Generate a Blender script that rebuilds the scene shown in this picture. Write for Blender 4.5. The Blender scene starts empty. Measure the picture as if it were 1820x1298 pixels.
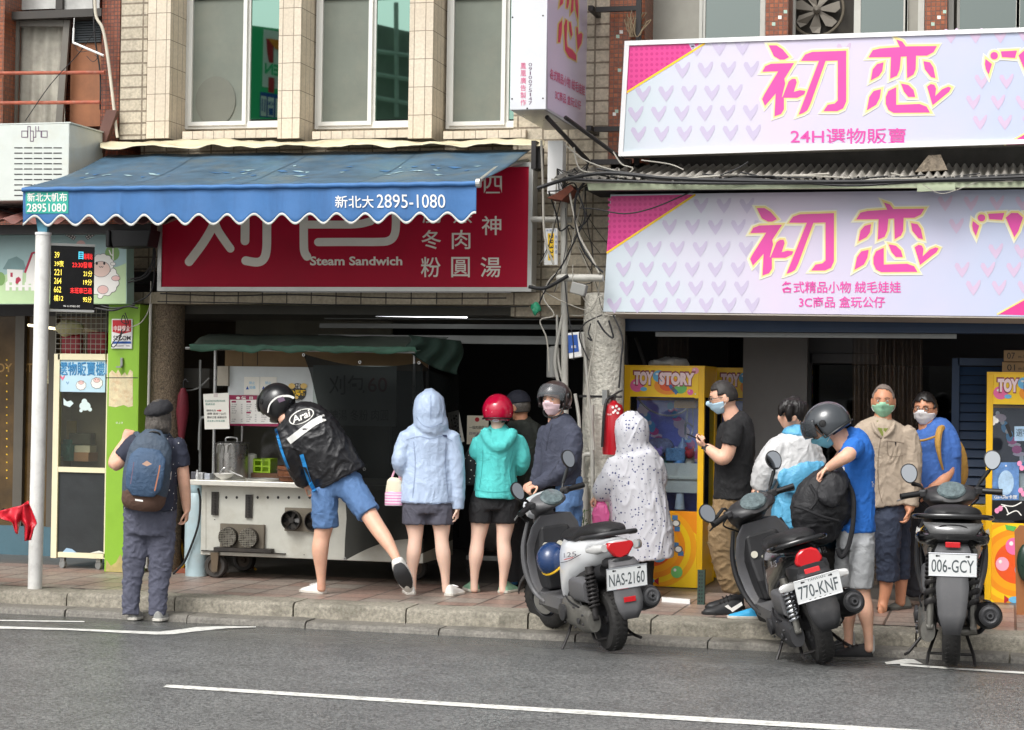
import bpy,bmesh,math,random
from math import sin,cos,pi,radians,atan2,sqrt
from mathutils import Vector,Matrix,noise
from mathutils.geometry import tessellate_polygon
random.seed(7)
V = Vector
SC = bpy.context.scene
COL = SC.collection

# ---------------------------------------------------------------- camera
F_PX,YAW,ROLL,PITCH,CAM_H,DIST = 3360.0,radians(14.7),radians(0.85),radians(0.72),1.72,13.9
f0 = V((-sin(YAW),cos(YAW),0)); r0 = V((cos(YAW),sin(YAW),0))
FW = (f0*cos(PITCH) + V((0,0,sin(PITCH)))).normalized()
U0 = r0.cross(FW).normalized()
RT = r0*cos(ROLL) + U0*sin(ROLL)
UP = U0*cos(ROLL) - r0*sin(ROLL)
CAM = V((0,0,CAM_H)) - f0*DIST
cam_d = bpy.data.cameras.new('camera'); cam = bpy.data.objects.new('camera',cam_d); COL.objects.link(cam)
cam.matrix_world = Matrix(((RT.x,UP.x,-FW.x,CAM.x),(RT.y,UP.y,-FW.y,CAM.y),(RT.z,UP.z,-FW.z,CAM.z),(0,0,0,1)))
cam_d.sensor_width = 36.0; cam_d.lens = 36.0*F_PX/1820.0
cam_d.clip_start = 0.1; cam_d.clip_end = 1000
SC.camera = cam

# ---------------------------------------------------------------- light
SUN_EL,SUN_AZ = radians(50),radians(200)
w = bpy.data.worlds.new('World'); SC.world = w; w.use_nodes = True
nt = w.node_tree; nt.nodes.clear()
sky = nt.nodes.new('ShaderNodeTexSky'); sky.sky_type = 'NISHITA'; sky.sun_disc = False
sky.sun_elevation = SUN_EL; sky.sun_rotation = SUN_AZ; sky.air_density = 1.0; sky.dust_density = 6.0; sky.ozone_density = 1.0
hs = nt.nodes.new('ShaderNodeHueSaturation'); hs.inputs['Saturation'].default_value = 0.12
bg = nt.nodes.new('ShaderNodeBackground'); bg.inputs['Strength'].default_value = 0.15
wo = nt.nodes.new('ShaderNodeOutputWorld')
nt.links.new(sky.outputs[0],hs.inputs['Color']); nt.links.new(hs.outputs[0],bg.inputs[0]); nt.links.new(bg.outputs[0],wo.inputs[0])
sd = bpy.data.lights.new('sun','SUN'); sd.energy = 1.1; sd.angle = radians(26); sd.color = (1.0,0.97,0.92)
sun = bpy.data.objects.new('sun',sd); COL.objects.link(sun)
sdir = V((sin(SUN_AZ)*cos(SUN_EL),cos(SUN_AZ)*cos(SUN_EL),sin(SUN_EL)))
sun.rotation_euler = sdir.to_track_quat('Z','Y').to_euler(); sun.location = (0,-8,20)
SC.view_settings.view_transform = 'Standard'; SC.view_settings.look = 'None'
SC.view_settings.exposure = 0.4; SC.view_settings.gamma = 1.0
SC.render.engine = 'CYCLES'
SC.cycles.max_bounces = 6

# ---------------------------------------------------------------- pixel (1820 x 1298) -> world
def ray(px,py): return FW + RT*((px-910.0)/F_PX) - UP*((py-649.0)/F_PX)
def WY(px,py,Y):
    d = ray(px,py); return CAM + d*((Y-CAM.y)/d.y)
def WX(px,py,X):
    d = ray(px,py); return CAM + d*((X-CAM.x)/d.x)
def GZ(px,py,z=0.1):
    d = ray(px,py); return CAM + d*((z-CAM.z)/d.z)
def DZ(px,py,dep): return CAM + ray(px,py)*dep
def depth(p): return (V(p)-CAM).dot(FW)
def toPX(p):
    q = V(p)-CAM; z = q.dot(FW); return (910+F_PX*q.dot(RT)/z,649-F_PX*q.dot(UP)/z)

# ---------------------------------------------------------------- materials
def lin(c): 
    c = c/255.0
    return c/12.92 if c <= 0.04045 else ((c+0.055)/1.055)**2.4
def RGB(c,g=1.0): return (min(1,lin(c[0])*g),min(1,lin(c[1])*g),min(1,lin(c[2])*g),1)
_m = {}
def N(nt,t,**k):
    n = nt.nodes.new(t)
    for a,b in k.items():
        if hasattr(n,a): setattr(n,a,b)
        else: n.inputs[a].default_value = b
    return n
def M(name,col,rough=0.6,metal=0.0,var=0.12,scale=6.0,bump=0.0,bscale=60.0,spec=0.5,alpha=1.0,emit=0.0,dirt=0.0,dcol=(60,52,42),dscale=3.0,coat=0.0,trans=0.0,streak=False):
    if name in _m: return _m[name]
    m = bpy.data.materials.new(name); _m[name] = m; m.use_nodes = True
    nt = m.node_tree; L = nt.links.new; b = nt.nodes['Principled BSDF']
    tc = N(nt,'ShaderNodeTexCoord'); co = tc.outputs['Object']
    c = RGB(col)
    b.inputs['Roughness'].default_value = rough; b.inputs['Metallic'].default_value = metal
    b.inputs['Specular IOR Level'].default_value = spec; b.inputs['Alpha'].default_value = alpha
    b.inputs['Coat Weight'].default_value = coat; b.inputs['Transmission Weight'].default_value = trans
    b.inputs['Base Color'].default_value = c
    out = None
    if var:
        n = N(nt,'ShaderNodeTexNoise'); n.inputs['Scale'].default_value = scale; n.inputs['Detail'].default_value = 7; n.inputs['Roughness'].default_value = .65
        L(co,n.inputs['Vector'])
        r = N(nt,'ShaderNodeMapRange'); r.inputs['From Min'].default_value = .3; r.inputs['From Max'].default_value = .7; r.inputs['To Min'].default_value = 1-var; r.inputs['To Max'].default_value = 1+var*.6
        L(n.outputs['Fac'],r.inputs['Value'])
        x = N(nt,'ShaderNodeMix',data_type='RGBA',blend_type='MULTIPLY'); x.inputs[0].default_value = 1
        x.inputs[6].default_value = c; L(r.outputs[0],x.inputs[7]); out = x.outputs[2]
        rr = N(nt,'ShaderNodeMapRange'); rr.inputs['To Min'].default_value = max(.02,rough-.12); rr.inputs['To Max'].default_value = min(1,rough+.12)
        L(n.outputs['Fac'],rr.inputs['Value']); L(rr.outputs[0],b.inputs['Roughness'])
    if dirt:
        mp = N(nt,'ShaderNodeMapping'); mp.inputs['Scale'].default_value = (1,1,.12) if streak else (1,1,1)
        L(co,mp.inputs['Vector'])
        n = N(nt,'ShaderNodeTexNoise'); n.inputs['Scale'].default_value = dscale; n.inputs['Detail'].default_value = 9; n.inputs['Roughness'].default_value = .7
        L(mp.outputs[0],n.inputs['Vector'])
        r = N(nt,'ShaderNodeMapRange'); r.inputs['From Min'].default_value = .5; r.inputs['From Max'].default_value = .72; r.inputs['To Max'].default_value = dirt
        L(n.outputs['Fac'],r.inputs['Value'])
        x = N(nt,'ShaderNodeMix',data_type='RGBA'); L(r.outputs[0],x.inputs[0])
        if out: L(out,x.inputs[6])
        else: x.inputs[6].default_value = c
        x.inputs[7].default_value = RGB(dcol); out = x.outputs[2]
    if out: L(out,b.inputs['Base Color'])
    if bump:
        n = N(nt,'ShaderNodeTexNoise'); n.inputs['Scale'].default_value = bscale; n.inputs['Detail'].default_value = 5
        L(co,n.inputs['Vector'])
        bp = N(nt,'ShaderNodeBump'); bp.inputs['Strength'].default_value = bump; bp.inputs['Distance'].default_value = .02
        L(n.outputs['Fac'],bp.inputs['Height']); L(bp.outputs[0],b.inputs['Normal'])
    if emit:
        b.inputs['Emission Color'].default_value = c; b.inputs['Emission Strength'].default_value = emit
    return m

def MT(name,c1,c2,mortar,w,h,msize=.006,off=.5,rough=.6,bump=.6,var=.5,dirt=.25,dcol=(70,62,52),flat=False,dscale=1.5):
    """tiles: u = x+y, v = z for walls, (x, y) when flat"""
    if name in _m: return _m[name]
    m = bpy.data.materials.new(name); _m[name] = m; m.use_nodes = True
    nt = m.node_tree; L = nt.links.new; b = nt.nodes['Principled BSDF']
    tc = N(nt,'ShaderNodeTexCoord'); sp = N(nt,'ShaderNodeSeparateXYZ'); L(tc.outputs['Object'],sp.inputs[0])
    cb = N(nt,'ShaderNodeCombineXYZ')
    if flat: L(sp.outputs[0],cb.inputs[0]); L(sp.outputs[1],cb.inputs[1])
    else:
        ad = N(nt,'ShaderNodeMath',operation='ADD'); L(sp.outputs[0],ad.inputs[0]); L(sp.outputs[1],ad.inputs[1])
        L(ad.outputs[0],cb.inputs[0]); L(sp.outputs[2],cb.inputs[1])
    br = N(nt,'ShaderNodeTexBrick'); br.offset = off
    L(cb.outputs[0],br.inputs['Vector'])
    br.inputs['Color1'].default_value = RGB(c1); br.inputs['Color2'].default_value = RGB(c2); br.inputs['Mortar'].default_value = RGB(mortar)
    br.inputs['Scale'].default_value = 1; br.inputs['Mortar Size'].default_value = msize; br.inputs['Mortar Smooth'].default_value = .2
    br.inputs['Brick Width'].default_value = w; br.inputs['Row Height'].default_value = h; br.inputs['Bias'].default_value = 0
    n = N(nt,'ShaderNodeTexNoise'); n.inputs['Scale'].default_value = dscale; n.inputs['Detail'].default_value = 10; n.inputs['Roughness'].default_value = .7
    L(tc.outputs['Object'],n.inputs['Vector'])
    r = N(nt,'ShaderNodeMapRange'); r.inputs['From Min'].default_value = .45; r.inputs['From Max'].default_value = .75; r.inputs['To Max'].default_value = dirt
    L(n.outputs['Fac'],r.inputs['Value'])
    x = N(nt,'ShaderNodeMix',data_type='RGBA'); L(r.outputs[0],x.inputs[0]); L(br.outputs['Color'],x.inputs[6]); x.inputs[7].default_value = RGB(dcol)
    n2 = N(nt,'ShaderNodeTexNoise'); n2.inputs['Scale'].default_value = 45; n2.inputs['Detail'].default_value = 6
    L(tc.outputs['Object'],n2.inputs['Vector'])
    r2 = N(nt,'ShaderNodeMapRange'); r2.inputs['From Min'].default_value = .3; r2.inputs['From Max'].default_value = .7; r2.inputs['To Min'].default_value = 1-var*.4; r2.inputs['To Max'].default_value = 1+var*.25
    L(n2.outputs['Fac'],r2.inputs['Value'])
    y = N(nt,'ShaderNodeMix',data_type='RGBA',blend_type='MULTIPLY'); y.inputs[0].default_value = 1; L(x.outputs[2],y.inputs[6]); L(r2.outputs[0],y.inputs[7])
    L(y.outputs[2],b.inputs['Base Color']); b.inputs['Roughness'].default_value = rough
    mm = N(nt,'ShaderNodeMath',operation='MULTIPLY_ADD'); mm.inputs[1].default_value = -1; L(br.outputs['Fac'],mm.inputs[0]); 
    m3 = N(nt,'ShaderNodeMath',operation='MULTIPLY'); m3.inputs[1].default_value = .25; L(n2.outputs['Fac'],m3.inputs[0]); L(m3.outputs[0],mm.inputs[2])
    bp = N(nt,'ShaderNodeBump'); bp.inputs['Strength'].default_value = bump; bp.inputs['Distance'].default_value = .012
    L(mm.outputs[0],bp.inputs['Height']); L(bp.outputs[0],b.inputs['Normal'])
    return m

def MGLASS(name,col=(200,220,215),mix=.3,rough=.02):
    """window glass: part mirror, part clear"""
    if name in _m: return _m[name]
    m = bpy.data.materials.new(name); _m[name] = m; m.use_nodes = True
    nt = m.node_tree; nt.nodes.clear(); L = nt.links.new
    o = N(nt,'ShaderNodeOutputMaterial'); mx = N(nt,'ShaderNodeMixShader'); mx.inputs[0].default_value = mix
    t = N(nt,'ShaderNodeBsdfTransparent'); t.inputs[0].default_value = RGB(col)
    g = N(nt,'ShaderNodeBsdfGlossy'); g.inputs['Roughness'].default_value = rough; g.inputs[0].default_value = RGB(col)
    L(t.outputs[0],mx.inputs[1]); L(g.outputs[0],mx.inputs[2]); L(mx.outputs[0],o.inputs[0])
    return m

# ---------------------------------------------------------------- mesh helpers
def BM(): return bmesh.new()
def box(bm,c,s,rot=None,mi=0):
    r = bmesh.ops.create_cube(bm,size=1.0)
    mt = Matrix.Translation(V(c)) @ (rot.to_4x4() if rot else Matrix.Identity(4)) @ Matrix.Diagonal((s[0],s[1],s[2],1))
    bmesh.ops.transform(bm,matrix=mt,verts=r['verts'])
    if mi:
        for f in {f for v in r['verts'] for f in v.link_faces}: f.material_index = mi
    return r['verts']
def bb(bm,x0,x1,y0,y1,z0,z1,mi=0): return box(bm,((x0+x1)/2,(y0+y1)/2,(z0+z1)/2),(abs(x1-x0),abs(y1-y0),abs(z1-z0)),None,mi)
def frames(pts):
    ts = []
    n = len(pts)
    for i in range(n):
        a = pts[max(i-1,0)]; b = pts[min(i+1,n-1)]
        t = (b-a); ts.append(t.normalized() if t.length > 1e-9 else V((0,0,1)))
    up = V((0,0,1)) if abs(ts[0].z) < .9 else V((0,1,0))
    u = ts[0].cross(up).normalized(); fr = []
    for t in ts:
        u = (u - t*u.dot(t)).normalized(); fr.append((t,u,t.cross(u).normalized()))
    return fr
def rings(bm,rs,cap=True,mi=0,closed=True):
    vs = [[bm.verts.new(p) for p in r] for r in rs]
    n = len(vs[0])
    for a,b in zip(vs,vs[1:]):
        for i in range(n if closed else n-1):
            j = (i+1) % n
            try: bm.faces.new((a[i],a[j],b[j],b[i])).material_index = mi
            except ValueError: pass
    if cap:
        for r in (vs[0],vs[-1]):
            try: bm.faces.new(r).material_index = mi
            except ValueError: pass
    return vs
def smoothpts(pts,k=4,closed=False):
    pts = [V(p) for p in pts]; n = len(pts); out = []
    if n < 3 and not closed: return pts
    for i in range(n if closed else n-1):
        p1,p2 = pts[i],pts[(i+1) % n]
        p0 = pts[(i-1) % n] if closed or i > 0 else p1
        p3 = pts[(i+2) % n] if closed or i+2 < n else p2
        for j in range(k):
            t = j/k; t2 = t*t; t3 = t2*t
            out.append(.5*((2*p1)+(p2-p0)*t+(2*p0-5*p1+4*p2-p3)*t2+(3*p1-p0-3*p2+p3)*t3))
    if not closed: out.append(pts[-1])
    return out
def tube(bm,pts,r,seg=8,mi=0,sm=0,cap=True,sq=1.0):
    pts = [V(p) for p in pts]
    if sm:
        if not isinstance(r,(int,float)):
            q = smoothpts([V((a,0,0)) for a in r],sm); r = [a.x for a in q]
        pts = smoothpts(pts,sm)
    fr = frames(pts); rs = []
    for i,(p,(t,u,v)) in enumerate(zip(pts,fr)):
        rad = r if isinstance(r,(int,float)) else r[i]
        rs.append([p + (u*cos(a) + v*sin(a)*sq)*rad for a in (2*pi*k/seg for k in range(seg))])
    return rings(bm,rs,cap,mi)
def cyl(bm,a,b,r,seg=16,mi=0,r2=None): return tube(bm,[a,b],[r,r if r2 is None else r2],seg,mi)
def lathe(bm,prof,org,axis=(0,0,1),seg=24,mi=0,cap=True):
    ax = V(axis).normalized(); u = ax.orthogonal().normalized(); v = ax.cross(u); org = V(org)
    return rings(bm,[[org + ax*h + (u*cos(2*pi*k/seg)+v*sin(2*pi*k/seg))*max(r,1e-4) for k in range(seg)] for r,h in prof],cap,mi)
def ell(bm,c,rad,seg=16,rot=None,mi=0):
    r = bmesh.ops.create_uvsphere(bm,u_segments=seg,v_segments=max(6,seg*2//3),radius=1)
    mt = Matrix.Translation(V(c)) @ (rot.to_4x4() if rot else Matrix.Identity(4)) @ Matrix.Diagonal((rad[0],rad[1],rad[2],1))
    bmesh.ops.transform(bm,matrix=mt,verts=r['verts'])
    for f in {f for v in r['verts'] for f in v.link_faces}: f.material_index = mi
    return r['verts']
def quad(bm,a,b,c,d,mi=0):
    f = bm.faces.new([bm.verts.new(V(p)) for p in (a,b,c,d)]); f.material_index = mi; return f
def slab(bm,pts,dvec,mi=0):
    """closed prism from a polygon (list of world points) extruded by dvec"""
    pts = [V(p) for p in pts]; d = V(dvec); n = len(pts)
    a = [bm.verts.new(p) for p in pts]; b = [bm.verts.new(p+d) for p in pts]
    if n <= 4:
        bm.faces.new(a).material_index = mi; bm.faces.new(b[::-1]).material_index = mi
    else:
        for t in tessellate_polygon([pts]):
            bm.faces.new([a[i] for i in t]).material_index = mi; bm.faces.new([b[i] for i in reversed(t)]).material_index = mi
    for i in range(n):
        j = (i+1) % n; bm.faces.new((a[i],b[i],b[j],a[j])).material_index = mi
def grid(bm,fn,nu,nv,mi=0):
    vs = [[bm.verts.new(fn(i/nu,j/nv)) for i in range(nu+1)] for j in range(nv+1)]
    for j in range(nv):
        for i in range(nu): bm.faces.new((vs[j][i],vs[j][i+1],vs[j+1][i+1],vs[j+1][i])).material_index = mi
    return vs
def mk(name,bm,m,parent=None,smooth=False,bev=0.0,world=True,label=None,sub=0,solid=0.0,ang=None):
    """one mesh object; with world=True the vertices are in world space"""
    bmesh.ops.recalc_face_normals(bm,faces=bm.faces)
    me = bpy.data.meshes.new(name); bm.to_mesh(me); bm.free()
    for x in (m if isinstance(m,(list,tuple)) else [m]): me.materials.append(x)
    o = bpy.data.objects.new(name,me); COL.objects.link(o)
    if smooth:
        for p in me.polygons: p.use_smooth = True
        try: me.set_sharp_from_angle(angle=radians(ang or 42))
        except Exception: pass
    if bev:
        md = o.modifiers.new('bevel','BEVEL'); md.width = bev; md.segments = 2; md.limit_method = 'ANGLE'; md.angle_limit = radians(40)
    if solid:
        md = o.modifiers.new('solidify','SOLIDIFY'); md.thickness = solid; md.offset = 0
    if sub:
        md = o.modifiers.new('subdivision','SUBSURF'); md.levels = sub; md.render_levels = sub
    if parent:
        o.parent = parent
        if world:
            mwp = mw(parent)
            o.matrix_parent_inverse = mwp.inverted()
    if label: o['label'] = label
    return o
def mw(o):
    """world matrix of an object without a depsgraph update"""
    loc = Matrix.LocRotScale(o.location,o.rotation_euler,o.scale)
    if o.parent: return mw(o.parent) @ o.matrix_parent_inverse @ loc
    return loc
def tag(o,label,cat,group=None,kind=None):
    if label: o['label'] = label
    if cat: o['category'] = cat
    if group: o['group'] = group
    if kind: o['kind'] = kind
    return o
def thing(name,label,cat,loc=(0,0,0),rotz=0.0,group=None):
    o = bpy.data.objects.new(name,None); COL.objects.link(o); o.empty_display_size = .1
    o.location = V(loc); o.rotation_euler = (0,0,rotz)
    return tag(o,label,cat,group)
def base(o):
    """move a top-level mesh's origin to the middle of its base"""
    vs = o.data.vertices
    xs = [v.co.x for v in vs]; ys = [v.co.y for v in vs]; z = min(v.co.z for v in vs)
    p = V(((min(xs)+max(xs))/2,(min(ys)+max(ys))/2,z))
    o.data.transform(Matrix.Translation(-p)); o.location = p
    return o
def solo(name,bm,m,label,cat,group=None,kind=None,**k):
    o = mk(name,bm,m,**k); base(o)
    return tag(o,label,cat,group,kind)
def struct(name,bm,m,**k):
    o = mk(name,bm,m,**k); o['kind'] = 'structure'; return o
def copy_tree(o,parent=None):
    c = o.copy(); COL.objects.link(c)
    if parent:
        inv = o.matrix_parent_inverse.copy(); c.parent = parent; c.matrix_parent_inverse = inv
    for ch in [x for x in bpy.data.objects if x.parent == o]: copy_tree(ch,c)
    return c
# wall-plane boxes given by pixel rectangles on the plane Y
def pbox(bm,x0,y0,x1,y1,Y,t,mi=0):
    """box whose front face (towards the street) fills the pixel rectangle on plane Y; t = thickness into the building"""
    a = WY(x0,(y0+y1)/2,Y); b = WY(x1,(y0+y1)/2,Y); c = WY((x0+x1)/2,y0,Y); d = WY((x0+x1)/2,y1,Y)
    return bb(bm,a.x,b.x,Y,Y+t,d.z,c.z,mi)
def pquad(bm,pts,Y,t,mi=0): slab(bm,[WY(x,y,Y) for x,y in pts],(0,t,0),mi)
def rectwire(bm,x0,y0,x1,y1,Y,t,wd,mi=0):
    """picture-frame of four butted bars; wd = bar width in metres"""
    a = WY(x0,(y0+y1)/2,Y).x; b = WY(x1,(y0+y1)/2,Y).x; zt = WY((x0+x1)/2,y0,Y).z; zb = WY((x0+x1)/2,y1,Y).z
    bb(bm,a,a+wd,Y,Y+t,zb,zt,mi); bb(bm,b-wd,b,Y,Y+t,zb,zt,mi)
    bb(bm,a+wd,b-wd,Y,Y+t,zt-wd,zt,mi); bb(bm,a+wd,b-wd,Y,Y+t,zb,zb+wd,mi)

# ---------------------------------------------------------------- flat prints and lettering
_tx = {}
def text_tris(body,weight=0.0,spacing=1.0):
    k = (body,weight,spacing)
    if k in _tx: return _tx[k]
    c = bpy.data.curves.new('lettering','FONT'); c.body = body; c.offset = weight; c.resolution_u = 3; c.space_character = spacing; c.space_line = 1.05
    o = bpy.data.objects.new('lettering',c); COL.objects.link(o)
    dg = bpy.context.evaluated_depsgraph_get(); me = bpy.data.meshes.new_from_object(o.evaluated_get(dg))
    vs = [(v.co.x,v.co.y) for v in me.vertices]; fs = [tuple(p.vertices) for p in me.polygons]
    bpy.data.objects.remove(o); bpy.data.curves.remove(c); bpy.data.meshes.remove(me)
    xs = [v[0] for v in vs] or [0,1]; ys = [v[1] for v in vs] or [0,1]
    x0,x1,y0,y1 = min(xs),max(xs),min(ys),max(ys)
    vs = [((x-x0)/max(1e-6,x1-x0),(y1-y)/max(1e-6,y1-y0)) for x,y in vs]
    _tx[k] = (vs,fs); return _tx[k]
def shape_tris(polys,offset=0.0):
    """filled 2-D outlines, optionally grown by offset"""
    c = bpy.data.curves.new('shape','CURVE'); c.dimensions = '2D'; c.fill_mode = 'BOTH'; c.offset = offset
    for pl in polys:
        s = c.splines.new('POLY'); s.points.add(len(pl)-1); s.use_cyclic_u = True
        a = sum(p[0]*q[1]-q[0]*p[1] for p,q in zip(pl,pl[1:]+pl[:1]))
        if a > 0: pl = pl[::-1]
        for p,q in zip(s.points,pl): p.co = (q[0],q[1],0,1)
    o = bpy.data.objects.new('shape',c); COL.objects.link(o)
    dg = bpy.context.evaluated_depsgraph_get(); me = bpy.data.meshes.new_from_object(o.evaluated_get(dg))
    vs = [(v.co.x,v.co.y) for v in me.vertices]; fs = [tuple(p.vertices) for p in me.polygons]
    bpy.data.objects.remove(o); bpy.data.curves.remove(c); bpy.data.meshes.remove(me)
    return vs,fs
class Print:
    """layers of flat colour on a surface; fmap(x, y, layer) -> world point"""
    def __init__(s,fmap): s.f = fmap; s.bm = BM(); s.ms = []
    def mi(s,m):
        if m not in s.ms: s.ms.append(m)
        return s.ms.index(m)
    def tris(s,vs,fs,m,l):
        i = s.mi(m); bv = [s.bm.verts.new(s.f(x,y,l)) for x,y in vs]
        for f in fs:
            try: s.bm.faces.new([bv[k] for k in f]).material_index = i
            except ValueError: pass
    def poly(s,pts,m,l=0):
        t = tessellate_polygon([[V((p[0],p[1],0)) for p in pts]]); s.tris(pts,t,m,l)
    def rect(s,x0,y0,x1,y1,m,l=0,nx=1): s.poly([(x0,y0),(x1,y0),(x1,y1),(x0,y1)],m,l)
    def disc(s,cx,cy,rx,ry,m,l=0,n=18,a0=0):
        s.poly([(cx+rx*cos(a0+2*pi*k/n),cy+ry*sin(a0+2*pi*k/n)) for k in range(n)],m,l)
    def ring(s,cx,cy,rx,ry,wd,m,l=0,n=24):
        vs = []; fs = []
        for k in range(n):
            a = 2*pi*k/n; vs += [(cx+rx*cos(a),cy+ry*sin(a)),(cx+(rx-wd)*cos(a),cy+(ry-wd)*sin(a))]
            j = (k+1) % n; fs.append((2*k,2*j,2*j+1,2*k+1))
        s.tris(vs,fs,m,l)
    def text(s,body,x0,y0,x1,y1,m,l=1,weight=0.0,slant=0.0,spacing=1.0,quadpts=None):
        vs,fs = text_tris(body,weight,spacing)
        if quadpts:
            a,b,c,d = quadpts
            mp = [((1-u)*(1-v)*a[0]+u*(1-v)*b[0]+u*v*c[0]+(1-u)*v*d[0],(1-u)*(1-v)*a[1]+u*(1-v)*b[1]+u*v*c[1]+(1-u)*v*d[1]) for u,v in vs]
        else: mp = [(x0+(x1-x0)*u+slant*(1-v)*(y1-y0),y0+(y1-y0)*v) for u,v in vs]
        s.tris(mp,fs,m,l)
    def stroke(s,pts,wd,m,l=1,sm=4,cap=True,taper=None):
        p = [V((a,b,0)) for a,b in pts]
        if len(p) > 2 and sm: p = smoothpts(p,sm)
        n = len(p); vs = []; fs = []
        for i in range(n):
            t = (p[min(i+1,n-1)]-p[max(i-1,0)]).normalized(); q = V((-t.y,t.x,0))
            h = wd/2*(1 if taper is None else (1-i/(n-1))*taper[0]+i/(n-1)*taper[1])
            vs += [tuple((p[i]+q*h)[:2]),tuple((p[i]-q*h)[:2])]
            if i: fs.append((2*i-2,2*i-1,2*i+1,2*i))
        if cap:
            for e,i,sg in ((0,0,1),(n-1,2*n-2,-1)):
                t = (p[1]-p[0] if e == 0 else p[-2]-p[-1]).normalized(); q = V((-t.y,t.x,0))*sg
                h = wd/2*(1 if taper is None else (taper[0] if e == 0 else taper[1])); k0 = len(vs)
                arc = [p[e]+q*h*cos(a)-t*h*sin(a) for a in (pi*k/8 for k in range(1,8))]
                vs += [tuple(a[:2]) for a in arc]
                fs.append((i,)+tuple(range(k0,k0+7))+(i+1,))
        s.tris(vs,fs,m,l)
    def build(s,name,parent,**k):
        if not s.ms: s.bm.free(); return None
        me_m = list(s.ms); return mk(name,s.bm,me_m,parent,**k)
def onY(Y,step=.0007): return lambda x,y,l: WY(x,y,Y-.0015-l*step)
def onX(X,step=.0016): return lambda x,y,l: WX(x,y,X+.003+l*step)
def heart(cx,cy,s,tilt=0.0):
    pts = [(0,.5),(-.32,.05),(-.48,-.25),(-.4,-.45),(-.22,-.42),(-.04,-.08),(.12,-.2),(.34,-.5),(.46,-.5),(.44,-.25),(.28,.1)]
    return [(cx+s*(x*cos(tilt)-y*sin(tilt)),cy+s*(x*sin(tilt)+y*cos(tilt))) for x,y in pts]
# ================================================================ materials in common
ASPH = M('asphalt',(105,106,105),rough=.5,var=.22,scale=2.2,bump=.55,bscale=130,spec=.55)
nt = ASPH.node_tree; _b = nt.nodes['Principled BSDF']; _src = _b.inputs['Base Color'].links[0].from_socket
_tc = N(nt,'ShaderNodeTexCoord'); _vo = N(nt,'ShaderNodeTexVoronoi'); _vo.inputs['Scale'].default_value = 80; nt.links.new(_tc.outputs['Object'],_vo.inputs['Vector'])
_sx = N(nt,'ShaderNodeSeparateColor'); nt.links.new(_vo.outputs['Color'],_sx.inputs[0])
_mr = N(nt,'ShaderNodeMapRange'); _mr.inputs['From Min'].default_value = .0; _mr.inputs['To Min'].default_value = .5; _mr.inputs['To Max'].default_value = 1.65; nt.links.new(_sx.outputs[0],_mr.inputs['Value'])
_mx = N(nt,'ShaderNodeMix',data_type='RGBA',blend_type='MULTIPLY'); _mx.inputs[0].default_value = 1; nt.links.new(_src,_mx.inputs[6]); nt.links.new(_mr.outputs[0],_mx.inputs[7])
# darker damp band in the gutter lane and long wheel tracks (stains along the road)
_sp = N(nt,'ShaderNodeSeparateXYZ'); nt.links.new(_tc.outputs['Object'],_sp.inputs[0])
_mp = N(nt,'ShaderNodeMapping'); _mp.inputs['Scale'].default_value = (.3,2.6,1); nt.links.new(_tc.outputs['Object'],_mp.inputs['Vector'])
_ns = N(nt,'ShaderNodeTexNoise'); _ns.inputs['Scale'].default_value = 1.6; _ns.inputs['Detail'].default_value = 8; nt.links.new(_mp.outputs[0],_ns.inputs['Vector'])
_ma = N(nt,'ShaderNodeMath',operation='MULTIPLY_ADD'); _ma.inputs[1].default_value = 1.6; nt.links.new(_ns.outputs['Fac'],_ma.inputs[0]); nt.links.new(_sp.outputs[1],_ma.inputs[2])
_m2 = N(nt,'ShaderNodeMapRange'); _m2.inputs['From Min'].default_value = -1.6; _m2.inputs['From Max'].default_value = .6; _m2.inputs['To Min'].default_value = 1.12; _m2.inputs['To Max'].default_value = .5; nt.links.new(_ma.outputs[0],_m2.inputs['Value'])
_m3 = N(nt,'ShaderNodeMix',data_type='RGBA',blend_type='MULTIPLY'); _m3.inputs[0].default_value = 1; nt.links.new(_mx.outputs[2],_m3.inputs[6]); nt.links.new(_m2.outputs[0],_m3.inputs[7])
nt.links.new(_m3.outputs[2],_b.inputs['Base Color'])
_m4 = N(nt,'ShaderNodeMapRange'); _m4.inputs['From Min'].default_value = -1.4; _m4.inputs['From Max'].default_value = .5; _m4.inputs['To Min'].default_value = .37; _m4.inputs['To Max'].default_value = .2; nt.links.new(_ma.outputs[0],_m4.inputs['Value'])
nt.links.new(_m4.outputs[0],_b.inputs['Roughness'])

WHITE = M('white_paint',(232,232,230),rough=.4,var=.06,dirt=.25,dscale=4)
CREAM = M('cream_frame',(226,220,200),rough=.45,var=.06,dirt=.2)
ALU = M('aluminium',(190,190,186),rough=.38,metal=.6,var=.1,dirt=.3)
STEEL = M('stainless_steel',(190,190,188),rough=.3,metal=.85,var=.12,scale=3,dirt=.25,dcol=(95,85,72))
DARKST = M('dark_steel',(48,46,46),rough=.5,metal=.3,var=.2)
BLACK = M('black_plastic',(22,22,23),rough=.45,var=.15)
RUST = M('rusty_steel',(122,66,48),rough=.8,var=.3,scale=12,dirt=.6,dcol=(70,52,46),dscale=9)
GREYPL = M('grey_plastic',(142,142,138),rough=.55,var=.1,dirt=.3)
PVC = M('grey_pipe',(176,174,166),rough=.5,var=.12,dirt=.5,dcol=(92,84,72),streak=True)
CABLE = M('black_cable',(26,26,28),rough=.55,var=.1)
CABLEW = M('grey_cable',(170,166,155),rough=.6,var=.12,dirt=.3)
GALV = M('galvanised',(150,152,150),rough=.5,metal=.5,var=.2,dirt=.3)
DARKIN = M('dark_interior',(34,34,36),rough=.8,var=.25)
PAPER = M('paper',(232,230,220),rough=.8,var=.04)
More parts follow.
